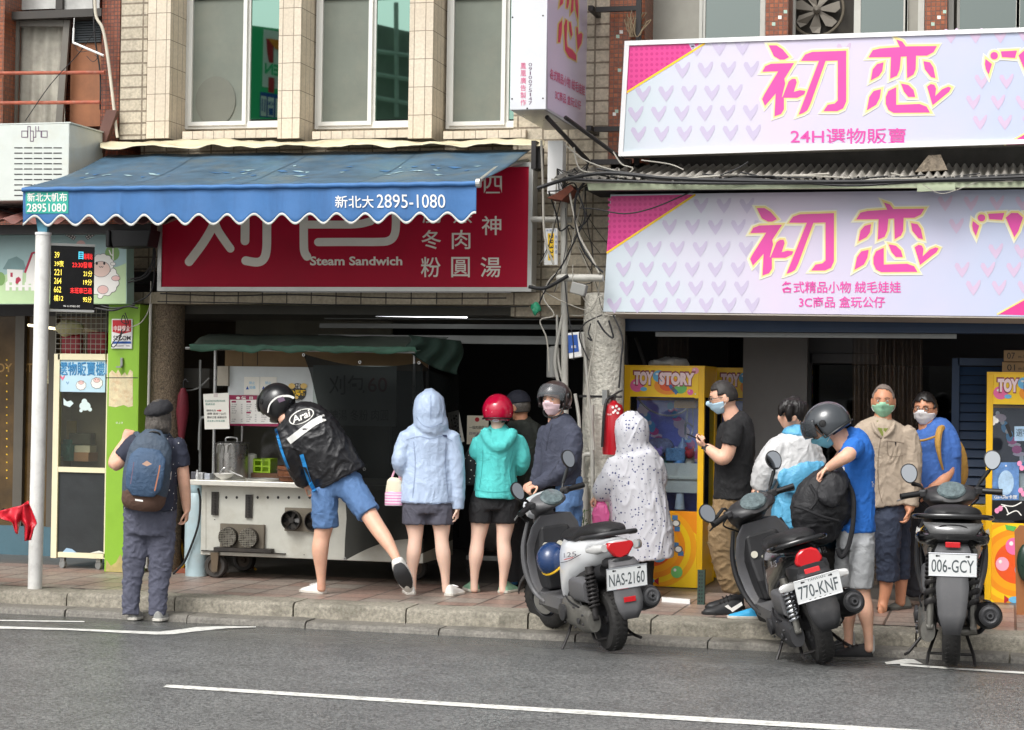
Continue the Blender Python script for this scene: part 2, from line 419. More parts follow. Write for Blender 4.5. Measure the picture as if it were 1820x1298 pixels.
INK = M('black_ink',(30,28,30),rough=.6,var=0)
REDINK = M('red_ink',(190,34,44),rough=.6,var=0)
BLUEINK = M('blue_ink',(30,80,160),rough=.6,var=0)
WINK = M('white_ink',(238,236,230),rough=.6,var=0)
YINK = M('yellow_ink',(250,205,40),rough=.6,var=0)
PINKINK = M('pink_ink',(240,110,165),rough=.6,var=0)
ORNGINK = M('orange_ink',(245,140,40),rough=.6,var=0)
GREENINK = M('green_ink',(90,180,80),rough=.6,var=0)
SKYINK = M('sky_blue_ink',(110,185,225),rough=.6,var=0)

# ================================================================ ground
b_ = BM()
ys = [-0.42,-0.62,-1.0,-1.5,-3,-6,-10,-20,-60,-300]
zs = [-.055,-.045,-.02,0,.0,.0,0,0,0,0]
xs = [-300,-60,-20,-10,-6,-3,0,3,6,10,20,60,300]
vv = [[b_.verts.new((x,y,z)) for x in xs] for y,z in zip(ys,zs)]
for j in range(len(ys)-1):
    for i in range(len(xs)-1): b_.faces.new((vv[j][i],vv[j][i+1],vv[j+1][i+1],vv[j+1][i]))
struct('road',b_,ASPH,smooth=True)
# far ground under everything, out to the horizon
b_ = BM(); quad(b_,(-400,-320,-.4),(400,-320,-.4),(400,400,-.4),(-400,400,-.4)); struct('ground',b_,M('soil',(96,92,86)))
# gutter slab (two-piece kerb): worn concrete blocks with open joints
KERB = M('worn_kerb_stone',(152,146,132),rough=.75,var=.5,scale=40,bump=.5,bscale=130,dirt=.9,dcol=(78,75,64),dscale=2.0)
KERB2 = M('damp_gutter_stone',(126,122,114),rough=.5,var=.5,scale=45,bump=.5,bscale=130,dirt=.85,dcol=(56,54,48),dscale=1.6)
def blockrow(x0,x1,lens,y0,y1,z0,z1,m,nm,gap=.012):
    bm = BM(); x = x0; k = 0
    while x < x1:
        L = lens[k % len(lens)]; k += 1
        dz = random.uniform(-.004,.004); dy = random.uniform(-.008,.008)
        n = 14
        # rough block: a rounded profile swept along x with small chips
        prof = [(y1,z0),(y1,z1+dz),(y0+.035+dy,z1+dz),(y0+.012+dy,z1-.008+dz),(y0+dy,z1-.03+dz),(y0+dy-.004,z0)]
        rs = []
        for i in range(n+1):
            xx = x+gap/2+(L-gap)*i/n
            rs.append([(xx,y+noise.noise(V((xx*5,y*9,z*9)))*.010,z+(noise.noise(V((xx*6,3+y,z*7)))*.008 if z > z0+.01 else 0)) for y,z in prof])
        rings(bm,rs,True)
        x += L
    return struct(nm,bm,m,smooth=True,ang=50)
blockrow(-30,30,(.92,.9,.96,.88),-.21,.10,-.30,.10,KERB,'kerb')
blockrow(-30,30,(1.0,.94,1.02),-.43,-.212,-.30,-.006,KERB2,'gutter')
# pavement: worn brick-red and grey pavers
PAV = MT('pavers',(150,122,110),(154,146,136),(80,73,67),.30,.30,.010,.0,rough=.42,bump=.5,var=.9,dirt=.55,dcol=(126,116,108),flat=True,dscale=1.1)
b_ = BM(); quad(b_,(-40,.10,.1),(40,.10,.1),(40,1.75,.1),(-40,1.75,.1)); struct('pavement',b_,PAV)
b_ = BM(); quad(b_,(-40,1.75,.1),(40,1.75,.1),(40,9,.1),(-40,9,.1)); struct('arcade_floor',b_,M('arcade_floor',(92,88,84),rough=.4,var=.25,scale=2,dirt=.4,bump=.2))
# road markings
RM = M('road_marking',(226,226,220),rough=.6,var=.15,scale=20,dirt=.85,dcol=(112,110,104),dscale=16)
def roadz(y):
    for (a,za),(b,zb) in zip(zip(ys,zs),zip(ys[1:],zs[1:])):
        if b <= y <= a: return za+(zb-za)*(a-y)/(a-b)
    return 0
def mark(pts,nm):
    bm = BM(); vs = []
    for x,y in pts:
        p = GZ(x,y,0.0)
        for _ in range(3): p = GZ(x,y,roadz(p.y)+.004)
        vs.append(bm.verts.new(p))
    n = len(vs)//2
    for i in range(n-1): bm.faces.new((vs[2*i],vs[2*i+1],vs[2*i+3],vs[2*i+2]))
    return struct(nm,bm,RM)
mark([(296,1217),(290,1221),(320,1218),(310,1223),(900,1254),(900,1261),(1500,1289),(1500,1298),(2000,1319),(2000,1331)],'lane_line')
mark([(-60,1111),(-60,1116),(120,1117),(120,1120),(280,1123),(280,1128),(310,1120),(310,1127),(350,1114.5),(350,1122),(400,1113),(400,1117),(455,1113.5),(455,1115)],'edge_line')
mark([(-60,1101),(-60,1103),(150,1104),(150,1106)],'edge_line')
mark([(1572,1177),(1576,1181),(1610,1171),(1622,1179),(1624,1172),(1640,1180)],'parking_box_line')
mark([(1600,1179.5),(1600,1183),(1700,1187),(1700,1190),(1900,1199),(1900,1203)],'parking_box_line')

# ================================================================ left building (dark windows, red mosaic)
MOS = MT('red_mosaic',(150,82,54),(118,58,40),(88,60,50),.033,.033,.004,.0,rough=.4,bump=.6,var=.5,dirt=.3,dcol=(96,70,60))
MOS2 = MT('orange_mosaic',(164,92,56),(128,68,44),(110,80,66),.036,.036,.004,.0,rough=.35,bump=.6,var=.5,dirt=.25,dcol=(110,80,66))
SPLIT = MT('split_face_tile',(204,193,172),(190,179,158),(136,124,107),.215,.105,.008,.0,rough=.75,bump=1.0,var=.6,dirt=.35,dcol=(96,84,68))
GRAN = MT('cream_granite_tile',(218,205,184),(210,197,176),(128,114,98),.098,.235,.003,.0,rough=.55,bump=.5,var=.3,dirt=.3,dcol=(150,128,100))
WOOD = M('brown_plywood',(150,98,66),rough=.7,var=.25,scale=5,dirt=.5,dcol=(96,70,56),streak=True)
DKFR = M('dark_window_frame',(62,58,54),rough=.5,var=.15,dirt=.4)
GRFR = M('grey_window_frame',(112,108,100),rough=.5,var=.12,dirt=.35)
CURT = M('pale_curtain',(172,168,156),rough=.9,var=.35,scale=5,dirt=.35,dcol=(120,116,106),streak=True)
FY = 1.6      # pilaster faces of the facade
xB0 = WY(214,150,FY).x; xB1 = WY(1088,150,FY).x
zS = 2.60     # underside of the first floor
bl = thing('brick_house','old house with red mosaic columns and a dark framed window above the rusty rails','building',(-5.2,2.2,.1))
bm = BM(); bb(bm,-9.5,xB0,FY+.55,FY+.75,zS,7.2); mk('wall',bm,MOS,bl)
bm = BM(); pbox(bm,181,-160,213,292,FY+.1,.45); mk('pilaster',bm,MOS,bl)
bm = BM(); pbox(bm,-60,-160,8,222,FY+.1,.45); mk('pilaster',bm,MOS2,bl)
bm = BM()
pbox(bm,8,18,180,32,FY+.22,.22); pbox(bm,10,33,22,300,FY+.36,.08)
pbox(bm,8,-140,14,17,FY+.36,.08); pbox(bm,100,-140,112,17,FY+.36,.08)
wf = mk('window',bm,DKFR,bl)
bm = BM(); pquad(bm,[(23,36),(34,36),(28,225),(15,225)],FY+.3,.03); pquad(bm,[(113,36),(124,36),(110,225),(98,225)],FY+.3,.03); pquad(bm,[(35,36),(112,36),(112,47),(34,47)],FY+.302,.026)
mk('frame',bm,GRFR,wf)
bm = BM(); 
def _cu(u,v):
    p = WY(26+88*u,48+250*v,FY+.4); return p+V((0,.025*sin(u*26+v*2)*(.4+.6*v),0))
grid(bm,_cu,40,10); mk('curtain',bm,CURT,wf,smooth=True)
bm = BM(); pbox(bm,14,-140,100,17,FY+.4,.01); pbox(bm,112,-140,178,17,FY+.4,.01); mk('pane',bm,M('frosted_glass',(190,190,186),rough=.35,var=.3,scale=4),wf)
bm = BM(); pbox(bm,125,77,179,225,FY+.42,.03); mk('panel',bm,WOOD,bl)
bm = BM()
for i in range(9): pbox(bm,132,38+i*4.3,179,41+i*4.3,FY+.38+.002*i,.04)
mk('louvre',bm,M('louvre',(54,62,66),rough=.5),bl)
for yy,x1 in ((130,186),(183,178)):
    bm = BM(); tube(bm,[WY(-80,yy+1,FY-.02),WY(x1,yy-1,FY-.02)],.016,10); mk('railing',bm,M('red_rusty_paint',(168,88,66),rough=.7,var=.3,scale=14,dirt=.5,dcol=(150,130,112),dscale=12),bl)
bm = BM(); pquad(bm,[(196,196),(208,196),(172,300),(158,300)],FY-.05,.05); pquad(bm,[(189,196),(196,196),(158,300),(152,300)],FY-.03,.05); mk('brace',bm,M('brown_steel',(98,64,54),rough=.6,var=.2,dirt=.3),bl)
# inner darkness of the arcade: back wall, ceiling and party walls belong to the houses
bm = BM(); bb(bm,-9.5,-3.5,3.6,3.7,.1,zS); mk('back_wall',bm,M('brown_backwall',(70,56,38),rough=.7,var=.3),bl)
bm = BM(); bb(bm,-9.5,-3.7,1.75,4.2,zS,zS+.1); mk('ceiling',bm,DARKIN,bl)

# ================================================================ middle building (cream tiles, three windows)
bc = thing('tiled_shophouse','cream tiled house with three white windows over the blue awning','building',(-1.9,2.0,.1))
bm = BM(); bb(bm,xB0,xB1,FY+.42,FY+.62,3.62,7.2); mk('wall',bm,SPLIT,bc)
bm = BM(); pbox(bm,215,-160,262,248,FY+.06,.36); mk('wall_strip',bm,SPLIT,bc)
bm = BM(); bb(bm,WY(905,300,FY).x,WY(1080,300,FY).x,FY+.12,FY+.40,2.32,7.2); mk('wall_strip',bm,SPLIT,bc)
bm = BM(); bb(bm,xB0,WY(904,300,FY).x,FY+.3,FY+.40,2.62,3.60); mk('wall_strip',bm,SPLIT,bc)
for x0,x1 in ((263,303),(496,535),(728,770)):
    bm = BM(); pbox(bm,x0,-160,x1,246,FY,.42); mk('pilaster',bm,GRAN,bc)
SCR = M('insect_screen',(112,118,108),rough=.7,var=.14,scale=3,dirt=.25,dcol=(146,140,124),dscale=2)
GREENGL = MGLASS('green_mirror_glass',(150,186,172),.72,.015)
SASH = M('white_sash',(222,222,217),rough=.35,var=.04,dirt=.12)
WY0 = FY+.33
for (x0,x1,xm,sc_l,gl) in ((334,497,432,(342,424),(438,497)),(565,729,655,(570,650),(664,729)),(798,930,892,(804,888),(898,930))):
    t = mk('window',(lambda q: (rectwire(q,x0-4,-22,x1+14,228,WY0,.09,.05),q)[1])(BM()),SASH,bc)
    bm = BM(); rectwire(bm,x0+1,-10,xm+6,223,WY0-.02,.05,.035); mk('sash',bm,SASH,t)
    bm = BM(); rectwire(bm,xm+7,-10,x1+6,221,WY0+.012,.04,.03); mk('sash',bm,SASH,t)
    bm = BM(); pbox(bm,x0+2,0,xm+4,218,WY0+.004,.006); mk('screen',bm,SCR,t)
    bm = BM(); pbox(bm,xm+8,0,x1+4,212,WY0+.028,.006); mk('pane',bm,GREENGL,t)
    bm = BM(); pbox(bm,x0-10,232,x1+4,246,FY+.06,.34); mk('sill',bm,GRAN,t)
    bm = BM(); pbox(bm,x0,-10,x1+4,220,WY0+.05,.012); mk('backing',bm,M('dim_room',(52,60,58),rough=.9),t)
bm = BM(); p = WY(383,180,WY0-.002); lathe(bm,[(0,0),(.19,0),(.19,.003),(0,.0031)],p,(0,-1,0),28)
for v in bm.verts: v.co.z = p.z+(v.co.z-p.z)*1.15
mk('fan_disc',bm,M('grey_disc',(106,108,98),rough=.7,var=.1),bc)
# crumpled metal flashing under the sills
bm = BM()
def _fl(u,v):
    x = 178+u*790; p = WY(x,250+3*sin(u*19),FY); q = WY(x,262-5*u+4*noise.noise(V((u*18,0,0)))+2.0*sin(u*40),FY-.28)
    r = p.lerp(q,v); return r+V((0,0,.018*noise.noise(V((u*30,v*3,2)))))
grid(bm,_fl,120,4); mk('flashing',bm,M('cream_sheet_metal',(212,202,170),rough=.5,var=.12,dirt=.45,dcol=(130,112,82),dscale=5),bc,smooth=True,solid=.006)
# tiled beam below the red sign, then the dark soffit
bm = BM(); pbox(bm,236,520,1032,541,FY-.12,.4); mk('beam',bm,MT('beam_tile',(176,164,142),(160,148,126),(70,60,50),.22,.12,.006,0,bump=.5,dirt=.6,dcol=(88,78,62)),bc)
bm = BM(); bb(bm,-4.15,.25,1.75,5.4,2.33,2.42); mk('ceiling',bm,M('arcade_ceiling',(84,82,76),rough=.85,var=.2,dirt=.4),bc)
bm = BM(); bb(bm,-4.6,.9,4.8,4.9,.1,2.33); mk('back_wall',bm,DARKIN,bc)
for yy,c in ((562,.10),(578,.06),(598,.05),(604,.03)):
    bm = BM(); a = WY(600,yy+1,2.2+c*3); e = WY(1004,yy+4,2.2+c*3); bb(bm,-2.4,.2,2.2+c*3,2.26+c*3,a.z-.02,a.z+.02); mk('ceiling_rail',bm,GALV,bc)
bm = BM(); bb(bm,-3.55,-2.0,3.2,3.25,.1,2.33); mk('partition',bm,M('dull_partition',(112,110,98),rough=.8,var=.25,dirt=.4),bc)
# stone pebble column and white rough column carry the houses
PEB = M('pebble_dash',(128,112,92),rough=.75,var=.8,scale=60,bump=1.0,bscale=90,dirt=.4,dcol=(66,58,48),dscale=30)
bm = BM(); a = GZ(247,1016,.1); tube(bm,[(a.x+.15,a.y+.15,.1),(a.x+.15,a.y+.15,1.2),(a.x+.15,a.y+.15,2.45)],.155,28); mk('stone_column',bm,PEB,bc,smooth=True)
ROUGH = M('rough_white_render',(214,210,198),rough=.9,var=.25,scale=22,bump=1.0,bscale=38,dirt=.45,dcol=(96,90,80),dscale=2.4)
bm = BM(); c0 = WY(1066,800,1.35)
cx,cy = c0.x,1.5
lathe(bm,[(.18,.1),(.175,1.0),(.165,1.6),(.165,2.0),(.17,2.25),(.155,2.5)],(cx-.01,cy,0),(0,0,1),32); o = mk('rendered_column',bm,ROUGH,bc,smooth=True)

# ================================================================ right building (orange mosaic, behind the pink signs)
br_ = thing('mosaic_shophouse','house with orange mosaic pillars and grey windows behind the pink signs','building',(3.0,2.2,.1))
bm = BM(); bb(bm,xB1+.02,9.5,FY+.55,FY+.75,4.4,7.2); mk('wall',bm,M('dull_wall',(120,114,104),rough=.8,var=.2),br_)
bm = BM(); bb(bm,xB1+.02,9.5,FY+.3,FY+.5,2.55,4.4); mk('wall_strip',bm,M('sooty_wall',(74,72,68),rough=.9,var=.4,scale=4,dirt=.5,dcol=(34,32,30)),br_)
for x0,x1 in ((1083,1146),(1362,1402),(1645,1684)):
    bm = BM(); pbox(bm,x0,-160,x1,290 if x0 < 1100 else 66,FY+.02,.42); pl = mk('pilaster',bm,MOS2,br_)
    pr = Print(onY(FY+.02)); 
    for k,(dx,dy) in enumerate(((10,40),(21,28),(31,18)) if x0 > 1100 else ((12,62),(18,54),(15,122),(6,200),(10,195))):
        pr.rect(x0+dx,dy,x0+dx+6,dy+6,WINK if k % 2 else M('pale_green_tile',(170,196,180),var=0),0)
    pr.build('accent_tile',pl)
GWF = M('grey_aluminium_frame',(196,196,188),rough=.4,var=.06,dirt=.25)
GGL = MGLASS('grey_glass',(150,160,156),.6,.03)
for (x0,x1,xm,ps) in ((1150,1361,1245,((1152,1243,'f'),(1254,1355,'g'))),(1404,1644,1524,((1414,1518,'fan'),(1530,1606,'g2'),(1614,1632,'f'))),(1686,1900,1704,((1706,1806,'g'),(1812,1900,'g2')))):
    bm = BM(); rectwire(bm,x0,-60,x1-1,80,WY0+.02,.08,.04)
    t = mk('window',bm,GWF,br_)
    for a,e,kd in ps:
        for fa,fb in ((a-5,a),(e,e+7)): bm = BM(); pbox(bm,fa,-60,fb,73,WY0+.03,.05); mk('frame',bm,GWF,t)
        if kd == 'fan':
            bm = BM(); pbox(bm,a,-60,e,73,WY0+.16,.02); mk('fan_box',bm,M('sooty_box',(60,56,50),rough=.8,var=.3),t)
            c = WY(1452,18,WY0+.08); bm = BM()
            lathe(bm,[(.001,0),(.03,0),(.03,.03),(.012,.05)],c,(0,-1,0),16)
            for k in range(7):
                an = 2*pi*k/7+.2; e1 = V((cos(an),0,sin(an))); e2 = V((-sin(an),0,cos(an)))
                pts = [c+e1*.03-e2*.012,c+e1*.14-e2*.055,c+e1*.185-e2*.03,c+e1*.19+e2*.03,c+e1*.13+e2*.035+V((0,.03,0)),c+e1*.03+e2*.014]
                slab(bm,pts,(0,.004,0))
            mk('fan',bm,M('dusty_fan',(128,122,112),rough=.6,metal=.3,var=.2),t)
            bm = BM(); tube(bm,[c+V((cos(2*pi*k/28)*.215,-.01,sin(2*pi*k/28)*.215)) for k in range(29)],.012,6); mk('fan_ring',bm,M('dusty_ring',(96,88,74),rough=.7),t)
        else:
            bm = BM(); pbox(bm,a,-60,e,73,WY0+.05,.006)
            mk('pane',bm,{'f': M('frosted_pane',(150,148,138),rough=.5,var=.12),'g': GGL,'g2': GGL}[kd],t)
            if kd != 'f':
                bm = BM(); pbox(bm,a,-60,e,73,WY0+.2,.01); mk('blind',bm,M('dim_blind',(104,110,108),rough=.9,var=.2),t)
# ground floor interior of the right house
GWALL = M('grey_inner_wall',(108,106,104),rough=.6,var=.12,dirt=.25,dcol=(70,68,66))
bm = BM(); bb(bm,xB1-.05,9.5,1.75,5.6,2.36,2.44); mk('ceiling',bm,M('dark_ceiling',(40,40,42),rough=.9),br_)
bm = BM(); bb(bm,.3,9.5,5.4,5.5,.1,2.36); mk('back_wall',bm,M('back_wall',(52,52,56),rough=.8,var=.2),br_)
bm = BM(); pbox(bm,1318,596,1432,1120,2.75,.08); mk('partition',bm,GWALL,br_)
bm = BM(); pbox(bm,1430,588,1560,628,3.2,.08); pbox(bm,1430,628,1440,1100,3.18,.08); pbox(bm,1440,629,1560,646,3.18,.08); mk('door_frame',bm,M('door_frame',(86,86,88),rough=.5),br_)
bm = BM(); pbox(bm,1442,650,1690,1100,3.3,.01); mk('shade_tint_glass',bm,MGLASS('shade_tint_glass',(110,112,112),.12,.04),br_)  # inner glass; its dark tint is added shade that dims the machines behind
BLUEB = M('navy_steel',(24,52,84),rough=.5,var=.15,dirt=.35,dcol=(14,24,36))
bm = BM(); pbox(bm,1108,566,1940,591,FY-.02,.2); mk('beam',bm,BLUEB,br_)
bm = BM(); pbox(bm,1165,592,1700,600,FY+.1,.06); mk('shutter_rail',bm,GALV,br_)
# ================================================================ blue awning
AWT = M('faded_blue_canvas',(64,94,116),rough=.6,var=.4,scale=5,dirt=.95,dcol=(92,100,98),dscale=2.0,bump=.25,bscale=9)
SIGNW2 = M('off_white_binding',(206,206,200),rough=.6,var=.1,dirt=.3)
AWV = M('blue_canvas',(62,112,168),rough=.6,var=.15,scale=3,dirt=.55,dcol=(44,78,122),dscale=4,streak=True,bump=.2,bscale=7)
AY0,AY1 = 1.5,-.15
aw = thing('awning','blue canvas awning with a white scalloped edge over the cream tiled house','awning',WY(440,300,AY0))
def awx(u): return 41+806*u
def fold(u): return .012*sin(u*61)+.02*noise.noise(V((u*9,1,0)))
def _can(u,v):
    p = WY(192+752*u,276-10*u,AY0); q = WY(awx(u),334-11*u,AY1)
    r = p.lerp(q,v); r.z -= .035*sin(pi*v)+.012*sin(pi*v)*sin(u*37); r.z += .01*noise.noise(V((u*12,v*3,4)))
    return r
bm = BM(); grid(bm,_can,90,12); cn = mk('canopy',bm,AWT,aw,smooth=True,solid=.004)
pr = Print(lambda x,y,l: _can(x,y)+V((0,-.004-.001*l,.006+.001*l)))
for u in (.216,.48,.735): pr.stroke([(u,k/12) for k in range(13)],.0022,M('canvas_seam',(58,84,104),var=.1),1,sm=0,cap=False)
random.seed(21)
for k in range(46):
    u,v = random.uniform(.03,.95),random.gauss(.52,.07); w_ = random.uniform(.006,.035); pr.poly([(u,v),(u+w_*.5,v-.02*random.random()),(u+w_,v+.008),(u+w_*.6,v+.02+.02*random.random())],(M('worn_pale',(150,178,184),var=.2,scale=20),M('worn_blue',(54,104,150),var=.2,scale=20))[k % 2],0)
pr.build('worn_patch',cn)
def wave(u): return 392.5-10*u*.6+8.5*cos(2*pi*(u*16.45+.10))
def valpt(u,v,off=0.0):
    yt = 334-11*u; p = WY(awx(u),yt,AY1-.012); q = WY(awx(u),wave(u),AY1-.012); r = p.lerp(q,v)
    r.y += fold(u)*v*.9-off; r.y -= .012*math.exp(-((u-.2145)/.004)**2)*v; return r
bm = BM(); grid(bm,valpt,420,8); mk('valance',bm,AWV,aw,smooth=True,solid=.003)
bm = BM(); grid(bm,lambda u,v: valpt(u,1.0,.004)+V((0,0,.009-.019*v)),420,2); mk('trim',bm,SIGNW2,aw,smooth=True,solid=.006)
bm = BM(); tube(bm,[valpt(u/60,.06,.01) for u in range(61)],.018,10); mk('front_bar',bm,AWV,aw,smooth=True)
bm = BM(); p = valpt(1,.05); lathe(bm,[(0,0),(.035,0),(.035,.03),(0,.03)],p,(1,0,.0),12); tube(bm,[p,WY(880,300,.7),WY(938,285,1.45)],.016,8); mk('folding_arm',bm,ALU,aw)
bm = BM(); pbox(bm,944,250,952,300,1.3,.2); pbox(bm,952,262,962,300,1.36,.1); mk('arm_bracket',bm,DARKST,aw)
def onval(x,y,l):
    u = min(1,max(0,(x-41)/806)); yt = 334-11*u; v = (y-yt)/max(1,wave(u)-yt); return valpt(u,min(1,v),.004+.0015*l)
def subd_text(pr,body,x0,y0,x1,y1,m,l,**k): pr.text(body,x0,y0,x1,y1,m,l,**k)
pr = Print(onval)
for i in range(8): pr.rect(46+i*9.5,340,46+(i+1)*9.5,379.5,M('teal_sticker',(46,168,150),rough=.5,var=.1),1)
pr.build('sticker',aw)
pr = Print(onval); pr.text('新北大帆布',49,343,120,359,WINK,3,.012); pr.text('28951080',48,362,119,377,WINK,3,.014)
pr.text('新北大',597,348,665,370,WINK,3,.006,slant=-.02); pr.text('2895-1080',671,346,792,370,WINK,3,.0,slant=-.03)
pr.build('lettering',aw)

# ================================================================ red signboard
RSY = 1.32
REDP = M('red_sign_panel',(184,16,52),rough=.5,var=.1,scale=1.6,dirt=.15,dcol=(140,30,50),dscale=3,spec=.2)
SIGNW = M('sign_lettering',(240,234,222),rough=.5,var=.05)
rs = thing('red_signboard','long red shop sign with big pale characters under the blue awning','shop sign',WY(612,517,RSY))
bm = BM(); pbox(bm,282,296,945,517,RSY+.02,.18); mk('box',bm,M('sign_box',(180,178,170),rough=.5,var=.1,dirt=.3),rs)
bm = BM(); rectwire(bm,281,294,946,518,RSY-.012,.05,.035); mk('frame',bm,ALU,rs)
bm = BM(); pbox(bm,288,301,939,511,RSY,.015); mk('panel',bm,REDP,rs)
def pz(zx,zy,ox,oy,s): return (ox+zx/s,oy+zy/s)
Z = lambda x,y: pz(x,y,280,360,3.244)
pr = Print(onY(RSY))
pr.stroke([Z(352,60),Z(318,140),Z(262,235),Z(182,342)],15.5,SIGNW,1)
pr.stroke([Z(335,130),Z(352,168),Z(390,225),Z(420,266)],14.5,SIGNW,2)
pr.stroke([Z(505,40),Z(505,130),Z(504,222)],15.5,SIGNW,1)
pr.stroke([Z(630,30),Z(630,160),Z(628,270),Z(612,325),Z(575,345),Z(508,336)],15.5,SIGNW,1,sm=5)
pr.stroke([Z(843,50),Z(843,200),Z(846,280),Z(862,312)],15,SIGNW,1)
pr.stroke([Z(868,128),Z(1000,128),Z(1150,126),Z(1230,108)],14,SIGNW,2)
pr.stroke([Z(1374,20),Z(1374,140),Z(1362,195),Z(1330,222),Z(1270,228),Z(1100,228),Z(926,229)],14.5,SIGNW,1,sm=5)
pr.text('Steam Sandwich',551,456,715,472,SIGNW,1,.028)
for ch,x0,y0,x1,y1 in (('四',860,313,892,344),('神',856,384,891,418),('湯',854,457,890,493),('腸',751,364,785,397),('冬',749,409,784,443),('粉',748,457,783,493),('蒸',805,364,839,397),('肉',803,409,836,443),('圓',802,457,835,493)):
    pr.text(ch,x0,y0,x1,y1,SIGNW,1,.008)
for (x,y) in ((284,402),(284,492),(446,514),(594,514),(760,514),(942,396),(942,506)): pr.disc(x,y,1.6,1.6,INK,6)
pr.build('lettering',rs)

# ================================================================ pink signboards
def grad_mat(name,c0,c1,c2,xa,xb):
    m = bpy.data.materials.new(name); m.use_nodes = True; nt = m.node_tree; L = nt.links.new; b = nt.nodes['Principled BSDF']
    tc = N(nt,'ShaderNodeTexCoord'); sp = N(nt,'ShaderNodeSeparateXYZ'); L(tc.outputs['Object'],sp.inputs[0])
    r = N(nt,'ShaderNodeMapRange'); r.inputs['From Min'].default_value = xa; r.inputs['From Max'].default_value = xb; L(sp.outputs[0],r.inputs['Value'])
    n = N(nt,'ShaderNodeTexNoise'); n.inputs['Scale'].default_value = 2.2; n.inputs['Detail'].default_value = 4; L(tc.outputs['Object'],n.inputs['Vector'])
    a = N(nt,'ShaderNodeMath',operation='MULTIPLY_ADD'); a.inputs[1].default_value = .35; L(n.outputs['Fac'],a.inputs[0]); 
    s = N(nt,'ShaderNodeMath',operation='SUBTRACT'); s.inputs[1].default_value = .17; L(r.outputs[0],s.inputs[0]); L(s.outputs[0],a.inputs[2])
    cr = N(nt,'ShaderNodeValToRGB'); e = cr.color_ramp.elements; e[0].position = .02; e[0].color = RGB(c0); e[1].position = .95; e[1].color = RGB(c2)
    k = cr.color_ramp.elements.new(.42); k.color = RGB(c1); L(a.outputs[0],cr.inputs[0]); L(cr.outputs[0],b.inputs['Base Color']); b.inputs['Roughness'].default_value = .3
    b.inputs['Coat Weight'].default_value = .15
    return m
HOT = M('hot_pink_print',(222,60,142),rough=.35,var=.08,scale=1)
HOT2 = M('deep_pink_dots',(206,40,128),rough=.35,var=0)
LETP = M('pink_lettering',(224,76,164),rough=.35,var=.06,scale=1.5)
HALOY = M('yellow_halo',(240,220,142),rough=.4,var=.1,scale=4)
HALOW = M('cream_halo',(236,232,206),rough=.4,var=0)
HRT = M('pale_heart_print',(194,184,209),rough=.35,var=.03)
HRT2 = M('rose_heart_print',(204,182,208),rough=.35,var=.03)
G1 = [[(150,262),(195,262),(230,285),(268,330),(240,345),(215,345),(180,325)],
 [(113,415),(130,382),(165,368),(297,364),(262,420),(240,455),(245,482),(226,560),(238,566),(238,630),(222,658),(183,672),(190,540),(128,612),(112,572),(125,545),(205,412)],
 [(335,352),(360,315),(400,300),(597,293),(597,585),(580,625),(545,642),(465,642),(490,605),(530,598),(548,580),(548,350),(478,352),(390,600),(372,638),(350,652),(322,662),(440,352)],
 [(885,228),(920,240),(940,268),(1120,266),(1100,302),(1062,322),(1000,322),(997,400),(985,430),(948,452),(945,326),(912,328),(905,400),(890,437),(850,455),(855,330),(725,332),(750,290),(790,280),(905,272)],
 [(738,465),(750,400),(775,370),(812,360),(805,410),(785,440)],
 [(1042,353),(1080,360),(1100,390),(1112,452),(1085,445),(1050,400)],
 [(715,638),(730,560),(755,525),(798,515),(790,565),(770,605)],
 [(885,503),(885,605),(1020,600),(1060,615),(1080,650),(870,652),(840,635),(825,600),(825,560),(840,525)],
 [(912,482),(955,490),(985,520),(995,560),(955,560),(930,530)]]
GH = [[(228,565),(265,470),(285,455),(305,455),(312,475),(295,530),(330,520),(362,525),(355,545),(315,565)],
 [(1063,500),(1085,485),(1105,490),(1115,510),(1110,555),(1150,515),(1185,500),(1202,507),(1190,530),(1095,608)]]
GC = [[(1400,340),(1437,370),(1428,400),(1418,432),(1402,400),(1396,370)],[(1450+22*cos(k*pi/8),322+22*sin(k*pi/8)) for k in range(16)],[(1488,297),(1582,292),(1570,335),(1495,330)],[(1590,320),(1622,292),(1660,292),(1690,320),(1664,400),(1640,440)],
 [(1700,294),(1792,297),(1786,332),(1708,336)],[(1826+22*cos(k*pi/8),322+22*sin(k*pi/8)) for k in range(16)]]
